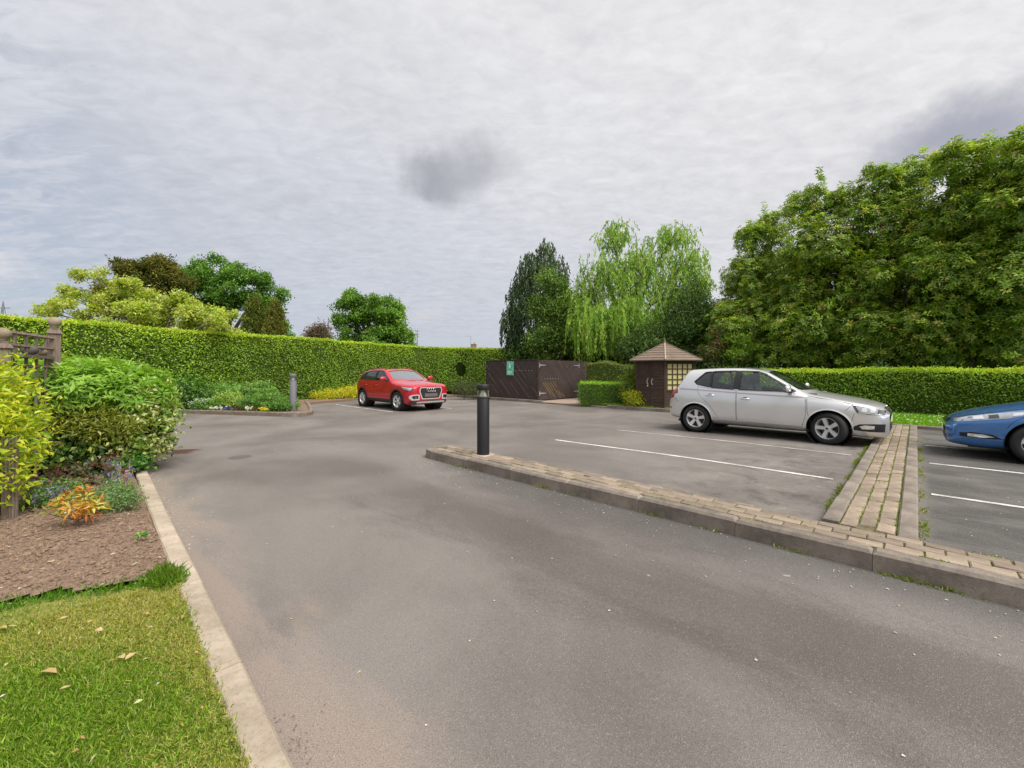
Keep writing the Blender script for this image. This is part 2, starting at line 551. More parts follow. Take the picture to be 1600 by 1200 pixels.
M['roof_wood'] = mat_wood('weathered_roof_boards', (0.135, 0.098, 0.075), (0.24, 0.185, 0.145), 0, 0.85, 1.0, (0.12, 0.09, 0.065))
M['old_wood'] = mat_wood('weathered_post', (0.12, 0.092, 0.075), (0.26, 0.20, 0.165), 2, 0.9, 1.0, (0.20, 0.15, 0.12))
M['pale_wood'] = mat_wood('pale_roof_ridge', (0.40, 0.32, 0.25), (0.52, 0.44, 0.36), 2, 0.8)
M['galv'] = mat_plain('galvanised_steel', (0.62, 0.62, 0.62), 0.42, 0.7, vary=0.15)
M['lattice_back'] = mat_plain('yellowed_window_lining', (0.52, 0.47, 0.22), 0.6, vary=0.22, scale=5)
M['black_metal'] = mat_plain('black_powder_coat', (0.009, 0.009, 0.012), 0.5, 0.0, vary=0.2, bump=0.05)
M['grey_metal'] = mat_plain('faded_grey_metal', (0.15, 0.15, 0.17), 0.55, 0.0, vary=0.15)
M['white_metal'] = mat_plain('white_reflector', (0.80, 0.78, 0.70), 0.35, 0.0)
M['stone_ball'] = mat_concrete('mossy_stone', (0.20, 0.16, 0.12), (0.34, 0.28, 0.20), (0.10, 0.08, 0.06), (0.26, 0.24, 0.10))
M['sign'] = None


def mat_line(lo=0.47, hi=0.68):
    m, t = new_mat('road_paint')
    co = t.n('ShaderNodeTexCoord').outputs['Object']
    n = t.noise(co, 45, 6, 0.75)
    n2 = t.noise(co, 2.0, 4, 0.6)
    wear = t.rng(t.math('ADD', t.math('MULTIPLY', n, 0.6), t.math('MULTIPLY', n2, 0.45)), lo, hi, 0.0, 0.8)
    c = t.mix(wear, (0.74, 0.72, 0.69), (0.17, 0.155, 0.145))
    b = t.n('ShaderNodeBsdfPrincipled', Base_Color=c, Roughness=0.75)
    finish(t, b)
    return m


M['line'] = mat_line(0.43, 0.63)
M['line_worn'] = mat_line(0.36, 0.56)
# ================================================================== the setting: ground, surfaces, kerbs
gm = MB()
gm.add([(-700, -700, -0.06), (700, -700, -0.06), (700, 700, -0.06), (-700, 700, -0.06)], [(0, 1, 2, 3)])
tag(gm.obj('ground', M['ground']), kind='structure')

grid_sheet('car_park_asphalt', -24, 14, -14, 14.02, 0.25, G, M['asphalt'])


def verge_z(a, b):
    return 0.10 + 0.04 * min(1, max(0, (b - 14.1) / 3)) + 0.012 * math.sin(a * 1.7) * math.sin(b * 2.1)


grid_sheet('grass_verge', -9.5, 26, 14.1, 34, 0.5, verge_z, M['verge'])
grid_sheet('gravel_pad', -12.25, -9.5, 14.1, 18.0, 0.25, lambda a, b: 0.06, M['gravel'])
grid_sheet('far_border_soil', -26, -12.25, 14.2, 30, 0.5, lambda a, b: 0.09, M['soil'])


def soil_z(a, b):
    e = min(1, max(0, (0.50 - b) / 0.28))
    return 0.03 + e * 0.05 + 0.022 * mnoise.noise((a * 2.1, b * 2.1, 0.3)) + 0.016 * mnoise.noise((a * 7, b * 7, 4.1)) + 0.006 * mnoise.noise((a * 19, b * 19, 1.1))


def lawn_edge(b):                        # where the lawn meets the dug bed
    return -3.70 - 0.30 * min(1.0, max(0, (0.475 - b) / 0.85)) - 0.10 * max(0, -0.35 - b) + 0.03 * math.sin(b * 9)


grid_sheet('flower_bed_soil', -9.2, -3.4, -3.6, 0.515, 0.045, soil_z, M['soil'], mask=lambda a, b: a < lawn_edge(b) + 0.05)


def lawn_z(a, b):
    return 0.042 + 0.012 * mnoise.noise((a * 1.3, b * 1.3, 7.7))


grid_sheet('lawn', -4.4, 9.0, -9.0, 0.474, 0.05, lawn_z, M['lawn'], mask=lambda a, b: a > lawn_edge(b))


def KI(a):                               # inner edge of the drive kerb
    return 0.425 - 0.0215 * (a + 1.57)


# ---- parking lines, each painted line a sheet just above the asphalt


def line(a0, a1, b, wdt=0.075, da=0.0, mat='line'):
    n = 12
    mb = MB()
    vs = []
    for i in range(n + 1):
        a = a0 + (a1 - a0) * i / n
        for s in (-1, 1):
            bb = b + s * wdt / 2 + da * i / n
            vs.append((a, bb, G(a, b) + 0.005))
    mb.add(vs, [(2 * i, 2 * i + 2, 2 * i + 3, 2 * i + 1) for i in range(n)])
    o = mb.obj('parking_line', M[mat])
    o.rotation_euler.z = PHI
    tag(o, kind='structure')


def gp(px, py, z=0.0):
    """ground point seen at a pixel of the photograph, as car-park coordinates"""
    Y = 654 * (CAMH - z) / (py - 578)
    return AB((px - 800) / 654 * Y, Y)


for (p, q) in (((868, 686), (1322, 752)), ((965, 671), (1335, 712)), ((1035, 660), (1120, 667))):
    a0, b0 = gp(*p, z=0.02)
    a1, b1 = gp(*q, z=0.04)
    if p[0] == 1035:
        a1, b1 = a0 + 4.7, b0
    line(a0, min(a1, -0.78), b0, da=b1 - b0, mat='line' if p[0] == 868 else 'line_worn')
for p in ((1452, 772), (1452, 724), (1444, 696)):
    a0, b0 = gp(*p, z=0.04)
    line(max(a0, 0.12), 4.9, b0)
for (p, q) in (((525, 630), (614, 644)), ((655, 629), (706, 638.5))):
    a1, b1 = gp(*q)
    line(a1 - 4.6, a1, b1)

# ---- kerbs


def kerb_run(name, parent_mat, stones, mat, zr=0.0):
    """bedding strip with its kerb stones as parts; stones: list of (poly, z0, z1, chamfer)"""
    bed = MB()
    for poly, z0, z1, ch in stones:
        bed.prism(inset(poly, 0.008), z0 - 0.03, z1 - 0.02)
    root = bed.obj(name, parent_mat)
    root.rotation_euler.z = PHI
    tag(root, kind='structure')
    for poly, z0, z1, ch in stones:
        s = MB()
        cx = sum(p[0] for p in poly) / len(poly)
        cy = sum(p[1] for p in poly) / len(poly)
        s.prism([(x - cx, y - cy) for x, y in poly], -0.02, z1 - z0, ch)
        o = s.obj('kerb_stone', mat, root)
        o.location = (cx, cy, z0)
        o.rotation_euler = (random.uniform(-.006, .006), random.uniform(-.006, .006), random.uniform(-.004, .004))
    return root


def rect(a0, a1, b0, b1):
    return [(a0, b0), (a1, b0), (a1, b1), (a0, b1)]


# left-hand kerb of the drive: low, flush with the lawn
st = []
joints = [-7.95, -7.45, -6.55, -5.62, -4.56, -3.43, -2.35, -1.30, -0.25, 0.8, 1.85, 2.9, 3.95]
for i in range(len(joints) - 1):
    st.append((rect(joints[i] + .006, joints[i + 1] - .006, 0.478 + random.uniform(-.003, .003), 0.603 + random.uniform(-.003, .003)), 0.0, 0.052 + random.uniform(0, .006), 0.012))
for k in range(4):                         # it turns away behind the big shrub
    t0, t1 = k * 22.5 + 1, (k + 1) * 22.5 - 1
    c = (-7.96, -1.4)
    poly = [(c[0] - r * math.sin(rad(t)), c[1] + r * math.cos(rad(t))) for r, t in ((2.0, t0), (2.0, (t0 + t1) / 2), (2.0, t1), (1.875, t1), (1.875, (t0 + t1) / 2), (1.875, t0))]
    st.append((poly, 0.0, 0.055, 0.01))
dk = kerb_run('drive_kerb', M['joint'], st, M['kerb_pale'])
dk.rotation_euler.z = PHI - 0.0215
dk.location = W(-4, 0.54) - Matrix.Rotation(PHI - 0.0215, 3, 'Z') @ Vector((-4, 0.54, 0)) + W(0, -0.02)

# paved strip beside the drive
U0, U1 = 4.0, 4.58
ZU = 0.145


def ZV(b):
    return ZU - 0.035 * min(1, max(0, (b - 4.7) / 1.8))


st = []
a = -5.72
while a < 6.0:
    st.append((rect(a + .0015, a + 0.9135, U0 + random.uniform(-.004, .004), U0 + 0.13), 0.0, ZU + random.uniform(-.003, .004), 0.022))
    a += 0.915
# rounded end
tip = []
for k in range(9):
    t = rad(90 - k * 11.25) if False else rad(270 - k * 11.25)
    tip.append((-5.78 + 0.22 * math.cos(t), U0 + 0.22 + 0.22 * math.sin(t)))
for k in range(7):
    t = rad(180 - k * 15)
    tip.append((-5.83 + 0.17 * math.cos(t), U1 - 0.17 + 0.17 * math.sin(t)))
tip += [(-5.72, U1), (-5.72, U1 - 0.07), (-5.80, U1 - 0.08), (-5.86, U1 - 0.16), (-5.87, U0 + 0.25), (-5.82, U0 + 0.15), (-5.726, U0 + 0.13), (-5.726, U0)]
tip = tip[::-1]
st.append((tip, 0.0, ZU - 0.002, 0.008))
kerb_run('island_kerb', M['joint'], st, M['kerb_grey'])
# thin back edging, with the slotted drain channel
st = []
a = -5.71
while a < 6.0:
    l = 0.915
    if not (-0.75 < a + l / 2 < 0.30):
        st.append((rect(a + .003, min(a + l, -0.61 if a < -0.6 else 99) - .003, U1 - 0.07, U1), 0.0, 0.14 + random.uniform(-.002, .002), 0.006))
    a += l
kerb_run('back_edging', M['joint'], st, M['kerb_grey'])
dr = MB()
dr.prism(rect(-2.3, -0.63, U1 + 0.004, U1 + 0.075), 0.0, 0.060)
o = dr.obj('drain_channel', M['kerb_grey']); o.rotation_euler.z = PHI
tag(o, kind='structure')
for k in range(11):
    s = MB()
    s.box((0, 0, 0), (0.085, 0.045, 0.008))
    q = s.obj('drain_slot', M['black_metal'], o)
    q.location = (-2.18 + k * 0.145, U1 + 0.04, 0.061)

# kerbs of the cross strip
st = []
for a0, a1 in ((-0.605, -0.48), (-0.115, 0.01)):
    b = U1 + 0.004 if a0 < -0.3 else U1 - 0.1
    k = 0
    while b < 13.95:
        l = min(0.915, 13.97 - b)
        z = ZV(b + l / 2) + 0.012 + random.uniform(-.003, .003)
        st.append((rect(a0 + random.uniform(-.003, .003), a1, b + .004, b + l - .003), 0.0, z, 0.012))
        b += 0.915
kerb_run('cross_strip_kerb', M['joint'], st, M['kerb_grey'])

# brick beds and the bricks themselves
bed = MB()
bed.prism(rect(-5.86, 6.0, U0 + 0.132, U1 - 0.072), 0.0, ZU - 0.012)
bed.prism(rect(-0.478, -0.117, U1 - 0.068, 13.97), 0.0, 0.097)
nb = 24
for i in range(nb):                         # the first two metres ramp down
    b0 = U1 - 0.068 + i * 0.09
    bed.prism(rect(-0.476, -0.119, b0, b0 + 0.0885), 0.0975, ZV(b0 + 0.09) - 0.010)
path = bed.obj('brick_paving', M['joint'])
path.rotation_euler.z = PHI
tag(path, kind='structure')
bmes = []
for k in range(5):                          # five worn brick shapes, shared
    s = MB()
    s.box((0, 0, 0), (0.209, 0.110, 0.05), ch=0.007)
    me = s.mesh('brick')
    for v in me.vertices:
        v.co += Vector((random.uniform(-.003, .003), random.uniform(-.003, .003), random.uniform(-.003, .002)))
    me.materials.append(M['brick'])
    bmes.append(me)
nbrick = 0


def brick(a, b, z, rz, sx=1.0):
    global nbrick
    if nbrick >= 298:
        return
    nbrick += 1
    o = link('brick', random.choice(bmes), None, path)
    o.location = (a, b, z - 0.025 + random.uniform(-.006, .004))
    o.scale.x = sx
    o.rotation_euler = (random.uniform(-.02, .02), random.uniform(-.02, .02), rz + random.uniform(-.015, .015))


for r in range(3):
    b = U0 + 0.132 + 0.062 + r * 0.119
    a = -5.80 + (0.11 if r % 2 else 0.0)
    while a < 5.2:
        brick(a + 0.103, b, ZU + 0.004, 0)
        a += 0.2165
for c in range(3):
    a = -0.478 + 0.06 + c * 0.117
    b = U1 - 0.06 + (0.12 if c % 2 else 0)
    while b < 13.8:
        brick(a, b + 0.12, ZV(b + 0.12) + 0.004, math.pi / 2, 1.09)
        b += 0.2400

# kerb of the far verge and of the borders
st = []
a = -9.4
while a < 12:
    st.append((rect(a + .004, a + 0.911, 14.0, 14.12), 0.0, 0.125 if a > -8.5 else 0.07, 0.015))
    a += 0.915
a = -12.3
while a < -9.5:
    st.append((rect(a + .004, a + 0.911, 14.0, 14.1), 0.0, 0.062, 0.01))
    a += 0.915
a = -20
while a < -12.5:
    st.append((rect(a + .004, a + 0.911, 14.05, 14.17), 0.0, 0.12, 0.015))
    a += 0.915
kerb_run('verge_kerb', M['joint'], st, M['kerb_grey'])

# far planted bed: kerb round its front and its end (world points turned into car-park ones)
FB = [(-15.5, 14.6), (-13.2, 14.35), (-11.4, 14.05), (-9.6, 13.66), (-8.1, 13.30), (-7.25, 13.08), (-6.75, 13.0), (-6.5, 13.12), (-6.42, 13.4), (-6.65, 14.0), (-7.25, 15.2), (-8.0, 16.6), (-8.9, 18.2)]
fb = [Vector(AB(*p)) for p in FB]
st = []


def sample_path(pts, step):
    out = [pts[0]]
    acc = 0
    for p, q in zip(pts[:-1], pts[1:]):
        L = (q - p).length
        t = step - acc
        while t <= L:
            out.append(p + (q - p) * (t / L))
            t += step
        acc = (acc + L) % step
    return out


fine = sample_path(fb, 0.46)
for p, q in zip(fine[:-1], fine[1:]):
    d = (q - p).normalized()
    nrm = Vector((-d.y, d.x))
    g = d * 0.004
    st.append(([tuple(p + g), tuple(q - g), tuple(q - g + nrm * 0.12), tuple(p + g + nrm * 0.12)], 0.0, 0.13, 0.014))
kerb_run('planted_bed_kerb', M['joint'], st, M['kerb_grey'])
bs = MB()
poly = [tuple(p) for p in fine] + [tuple(AB(-9.2, 20.5)), tuple(AB(-13.2, 17.6)), tuple(AB(-16.5, 15.5))]
bs.prism(poly, 0.0, 0.085)
o = bs.obj('planted_bed_soil', M['soil']); o.rotation_euler.z = PHI
tag(o, kind='structure')
hb = MB()                                    # strip of soil at the hedge foot behind the red car
hp = [AB(*p) for p in ((-8.6, 17.4), (-7.4, 20.2), (-5.0, 21.8), (-2.2, 22.6), (-1.2, 23.4), (-1.5, 30), (-8, 29), (-13, 18))]
hb.prism(hp, 0.0, 0.09)
o = hb.obj('hedge_foot_soil', M['soil']); o.rotation_euler.z = PHI
tag(o, kind='structure')

# drain cover in the drive
dc = empty('drain_cover', (-6.02, 7.42, 0.006), rad(8), 'rusty two-panel drain cover set in the asphalt beside the big green shrub', 'drain cover')
M['rust'] = mat_plain('rusty_iron', (0.12, 0.062, 0.045), 0.8, 0.2, vary=0.3, bump=0.4)
f = MB(); f.box((0, 0, 0), (0.74, 0.40, 0.008)); f.obj('frame', M['kerb_grey'], dc)
for s in (-1, 1):
    p = MB(); p.box((0, 0, 0), (0.335, 0.36, 0.012), ch=0.003)
    for k in range(5):
        p.box((0, -0.14 + 0.07 * k, 0.008), (0.28, 0.02, 0.006))
    q = p.obj('panel', M['rust'], dc); q.location = (s * 0.177, 0, 0.004)
mc = MB(); mc.lathe([(0.0, 0.004), (0.15, 0.004), (0.17, 0.0)], 20)
M['lid'] = mat_plain('iron_lid', (0.10, 0.09, 0.085), 0.8, vary=0.3, bump=0.3)
o = mc.obj('flush_lid', M['lid'], smooth=False); o.location = (-4.55, 7.0, 0.003)
tag(o, 'small round flush lid in the middle of the open asphalt', 'flush lid')

# ================================================================== bollard lights


def bollard(loc, H, D, mat, label, rz=0.0, plate=True):
    r = D / 2
    root = empty('bollard_light', loc, rz, label, 'bollard light', 'bollard lights')
    zl0, zl1 = H * 0.825, H * 0.925          # light band
    p = MB(); p.lathe([(0, 0), (r, 0), (r, zl0 - 0.006), (r * 0.97, zl0), (0, zl0)], 32)
    p.obj('post', mat, root, True, rad(40))
    c = MB(); c.lathe([(0, zl1), (r * 1.0, zl1), (r * 1.03, zl1 + 0.004), (r * 1.03, H - 0.008), (r * 0.98, H), (0, H + 0.002)], 32)
    c.obj('cap', mat, root, True, rad(40))
    lens = MB(); lens.lathe([(r * 0.97, zl0), (r * 0.97, zl1)], 32)
    lens.obj('lens', M['lens'], root, True)
    core = MB()
    zm = (zl0 + zl1) / 2
    core.lathe([(r * 0.93, zl0 + 0.002), (r * 0.62, zl0 + 0.012), (r * 0.22, zl1 - 0.004)], 24)
    core.obj('reflector', M['white_metal'], root, True, rad(30))
    for k in range(4):
        t = rad(45 + 90 * k)
        b = MB(); b.box((r * 0.86 * math.cos(t), r * 0.86 * math.sin(t), zm), (0.012, 0.012, zl1 - zl0))
        b.obj('stay', M['white_metal'], root)
    rg = MB(); rg.lathe([(r * 1.015, zl0 - 0.02), (r * 1.02, zl0 - 0.012), (r * 0.99, zl0 + 0.004)], 32)
    rg.obj('collar', mat, root, True)
    if plate:
        b = MB(); b.box((0, 0, 0.002), (0.30, 0.24, 0.012), ch=0.004)
        b.obj('base_plate', M['kerb_pale'], root)
    return root


M['lens'] = mat_glass('clear_lens', (1.0, 1.0, 0.97), 0.0, 0.03)
P = W(*gp(755, 710.5, ZU), ZU)
bollard((P.x, P.y, ZU + 0.002), 1.085, 0.192, M['black_metal'], 'tall black bollard light standing on the brick paved strip', PHI)
bollard((-7.35, 14.05, 0.085), 1.24, 0.215, M['grey_metal'], 'faded grey bollard light at the end of the planted bed', 0.4, False)

# ================================================================== timber bin enclosure: left face along a, gate along b
EC = Vector((-12.2, 14.30))


def diagonal_panel(root, L, H, rot, org, mat, name='board', lean=1, bw=0.145, gaps=0.006):
    """boards at 45 degrees clipped to a rectangle L x H lying in local x, z"""
    n = 0
    k0 = -H
    span = L + 2 * H
    x = -H
    pitch = bw * 1.41421
    while x < L + H:
        x0, x1 = x + gaps, x + pitch - gaps
        # parallelogram, leaning: at z=0 spans [x0,x1], at z=H shifted by -lean*H
        poly = [(x0, 0), (x1, 0), (x1 - lean * H, H), (x0 - lean * H, H)]
        if lean < 0:
            poly = [(x0, 0), (x1, 0), (x1 + H, H), (x0 + H, H)]
        for (ax, sgn, lim) in ((0, 1, 0.0), (0, -1, L)):
            out = []
            for i in range(len(poly)):
                p, q = poly[i], poly[(i + 1) % len(poly)]
                ip = (p[0] - lim) * sgn >= 0
                iq = (q[0] - lim) * sgn >= 0
                if ip: out.append(p)
                if ip != iq:
                    t = (lim - p[0]) / (q[0] - p[0])
                    out.append((lim, p[1] + (q[1] - p[1]) * t))
            poly = out
            if len(poly) < 3:
                break
        if len(poly) >= 3:
            A = sum(poly[i][0] * poly[(i + 1) % len(poly)][1] - poly[(i + 1) % len(poly)][0] * poly[i][1] for i in range(len(poly))) / 2
            if abs(A) > 0.004:
                cx = sum(p[0] for p in poly) / len(poly)
                cz = sum(p[1] for p in poly) / len(poly)
                th = 0.02 + random.uniform(-.002, .003)
                m = len(poly)
                s = MB()
                vs = [(px - cx, -th / 2, pz - cz) for px, pz in poly] + [(px - cx, th / 2, pz - cz) for px, pz in poly]
                s.add(vs, [tuple(range(m)), tuple(range(2 * m - 1, m - 1, -1))] + [(i, (i + 1) % m, m + (i + 1) % m, m + i) for i in range(m)])
                o = s.obj(name, mat, root)
                o.location = org + Matrix.Rotation(rot, 3, 'Z') @ Vector((cx, random.uniform(-.003, .003), cz))
                o.rotation_euler.z = rot
                n += 1
        x += pitch
    return n


EH = 1.80
LL, LG = 3.45, 3.62
enc = empty('bin_enclosure_fence', (*W(EC.x, EC.y).xy, 0.09), PHI, 'dark brown fence of diagonal boards carrying the green notice', 'fence')
diagonal_panel(enc, LL, EH, 0, Vector((-LL, 0, 0.02)), M['fence'], lean=1)
for x in (-LL + 0.05, -LL / 2, -0.05):
    s = MB(); s.box((x, 0.06, EH / 2), (0.09, 0.09, EH)); s.obj('post', M['fence'], enc)
for z in (0.3, 1.5):
    s = MB(); s.box((-LL / 2, 0.035, z), (LL, 0.045, 0.09)); s.obj('rail', M['fence'], enc)
s = MB(); s.box((-LL / 2, 0.0, EH + 0.035), (LL + 0.02, 0.06, 0.025)); s.obj('coping', M['fence'], enc)
s = MB(); s.box((-0.002, -0.018, EH / 2 + 0.01), (0.05, 0.03, EH)); s.obj('corner_trim', M['fence'], enc)
nails = MB()
for k in range(9):
    nails.box((-0.35 - k * 0.2, -0.013, 1.34), (0.022, 0.008, 0.04), Matrix.Rotation(0.6, 3, 'Y'))
nb_ = nails.obj('nail_heads', M['galv'], enc); nb_['kind'] = 'stuff'
M['pale_edge'] = mat_plain('pale_board_strip', (0.19, 0.15, 0.125), 0.8, vary=0.3)  # thin paler strips laid slantwise over the boards
for k, (x, z0, z1) in enumerate(((-0.28, 1.0, 1.78), (-0.62, .55, 1.76), (-0.95, .1, 1.2), (-0.30, .3, .62), (-1.5, .2, .8), (-2.1, .15, .9), (-2.6, .7, 1.2), (-2.9, .2, .7), (-1.0, 1.5, 1.76), (-2.35, 1.3, 1.7))):
    s = MB()
    s.box((x + (0.9 - (z0 + z1) / 2) * 1.0 - .35, -0.012, (z0 + z1) / 2), (0.013, 0.006, (z1 - z0) * 1.40), Matrix.Rotation(rad(-45), 3, 'Y'))
    s.obj('pale_strip', M['pale_edge'], enc)
# gate
gate = empty('bin_enclosure_gate', (*W(EC.x + 0.03, EC.y).xy, 0.075), PHI + math.pi / 2, 'dark brown double gate of diagonal boards with galvanised hinges', 'gate')
diagonal_panel(gate, LG - 0.45, EH, 0, Vector((0.03, 0, 0.03)), M['fence'], lean=1)
for x in (0.06, LG - 0.5):
    s = MB(); s.box((x, 0.06, EH / 2), (0.1, 0.1, EH + 0.02)); s.obj('post', M['fence'], gate)
for z in (0.35, 1.5):
    s = MB(); s.box((LG / 2 - 0.2, 0.035, z), (LG - 0.6, 0.045, 0.09)); s.obj('rail', M['fence'], gate)
for x, sg in ((0.045, 1), (LG - 0.52, -1)):
    for z in (0.33, 1.60):
        s = MB()
        s.box((x + sg * 0.0, -0.022, z), (0.05, 0.012, 0.20))
        s.add([(x, -0.020, z - 0.035), (x + sg * 0.46, -0.020, z - 0.014), (x + sg * 0.46, -0.020, z + 0.014), (x, -0.020, z + 0.035),
               (x, -0.027, z - 0.035), (x + sg * 0.46, -0.027, z - 0.014), (x + sg * 0.46, -0.027, z + 0.014), (x, -0.027, z + 0.035)],
              [(0, 1, 2, 3), (7, 6, 5, 4), (0, 4, 5, 1), (1, 5, 6, 2), (2, 6, 7, 3), (3, 7, 4, 0)])
        s.obj('hinge', M['galv'], gate)
nails = MB()
for k in range(6):
    nails.box((0.42 + k * 0.2, -0.013, 0.98), (0.025, 0.008, 0.05), Matrix.Rotation(0.6, 3, 'Y'))
nb_ = nails.obj('nail_heads', M['galv'], gate); nb_['kind'] = 'stuff'
# bare timber showing in the joints low on the gate
M['raw_wood'] = mat_plain('raw_timber_edge', (0.27, 0.19, 0.05), 0.8, vary=0.3)
for k, (x, z0, z1) in enumerate(((0.32, 0.25, 0.80), (0.50, 0.12, 0.86), (0.66, 0.42, 0.84), (0.86, 0.05, 0.84), (1.08, 0.58, 0.84), (1.02, 0.12, 0.42), (1.2, 0.08, 0.3))):
    s = MB()
    hh = z1 - z0
    s.box((x + (0.86 - (z0 + z1) / 2) * 0.95 - 0.05, -0.013, (z0 + z1) / 2), (0.018, 0.006, hh * 1.38), Matrix.Rotation(rad(-45), 3, 'Y'))
    s.obj('pale_strip', M['raw_wood'], gate)
# closing panel beyond the gate and the rest of the enclosure behind
for nm, p0, rot, L, lab in (('board_fence', (EC.x + 0.03, EC.y + LG - 0.42), PHI + math.pi / 2, 0.9, 'narrow dark brown board panel between gate and olive hedge'),):
    r = empty(nm, (*W(*p0).xy, 0.075), rot, lab, 'fence')
    diagonal_panel(r, L, EH - 0.02, 0, Vector((0, 0.02, 0.02)), M['fence'], lean=1)
    s = MB(); s.box((L - 0.04, 0.08, EH / 2), (0.08, 0.08, EH)); s.obj('post', M['fence'], r)


# green notice on the left face
def mat_sign():
    m, t = new_mat('green_notice_print')
    co = t.n('ShaderNodeTexCoord').outputs['Object']
    n = t.noise(co, 6, 4, 0.6)
    c = t.mix(t.rng(n, 0.4, 0.65), (0.13, 0.50, 0.33), (0.22, 0.60, 0.43))
    finish(t, t.n('ShaderNodeBsdfPrincipled', Base_Color=c, Roughness=0.45))
    return m


M['sign'] = mat_sign()
M['sign_print'] = mat_plain('pale_print', (0.62, 0.82, 0.74), 0.5)
M['sign_dark'] = mat_plain('dark_green_print', (0.03, 0.25, 0.17), 0.5)
sg = MB()
sg.box((0, 0, 0), (0.46, 0.012, 0.66), ch=0)
so = sg.obj('notice_sign', M['sign'])
sc = W(EC.x - 1.72, EC.y - 0.025)
so.location = (sc.x, sc.y, 0.09 + 1.45)
so.rotation_euler = (0, rad(2), PHI)
tag(so, 'mint green notice fixed high on the dark boarded fence', 'sign')
pr = None
def disc(mb, cx, cz, r, y=-0.0085, n=10):
    mb.add([(cx + r * math.cos(2 * math.pi * k / n), y, cz + r * math.sin(2 * math.pi * k / n)) for k in range(n)], [tuple(range(n))])
def quad(mb, pts, y=-0.0085):
    mb.add([(x, y, z) for x, z in pts], [tuple(range(len(pts)))])
pr = MB(); disc(pr, -0.03, 0.20, 0.04); pr.obj('printed_dot', M['sign_print'], so)
pr = MB(); quad(pr, [(-0.09, 0.0), (0.02, 0.02), (0.04, 0.15), (-0.07, 0.15)]); pr.obj('printed_shape', M['sign_print'], so)
for q in ([(-0.16, -0.16), (0.10, -0.16), (0.10, -0.13), (-0.16, -0.13)], [(-0.16, -0.22), (0.14, -0.22), (0.14, -0.19), (-0.16, -0.19)], [(-0.16, -0.27), (0.06, -0.27), (0.06, -0.25), (-0.16, -0.25)]):
    pr = MB(); quad(pr, q); pr.obj('printed_line', M['sign_print'], so)
for q in ([(0.10, 0.02), (0.14, 0.02), (0.14, 0.17), (0.10, 0.17)], [(-0.13, -0.08), (0.08, -0.08), (0.08, -0.05), (-0.13, -0.05)]):
    pr = MB(); quad(pr, q); pr.obj('printed_mark', M['sign_dark'], so)

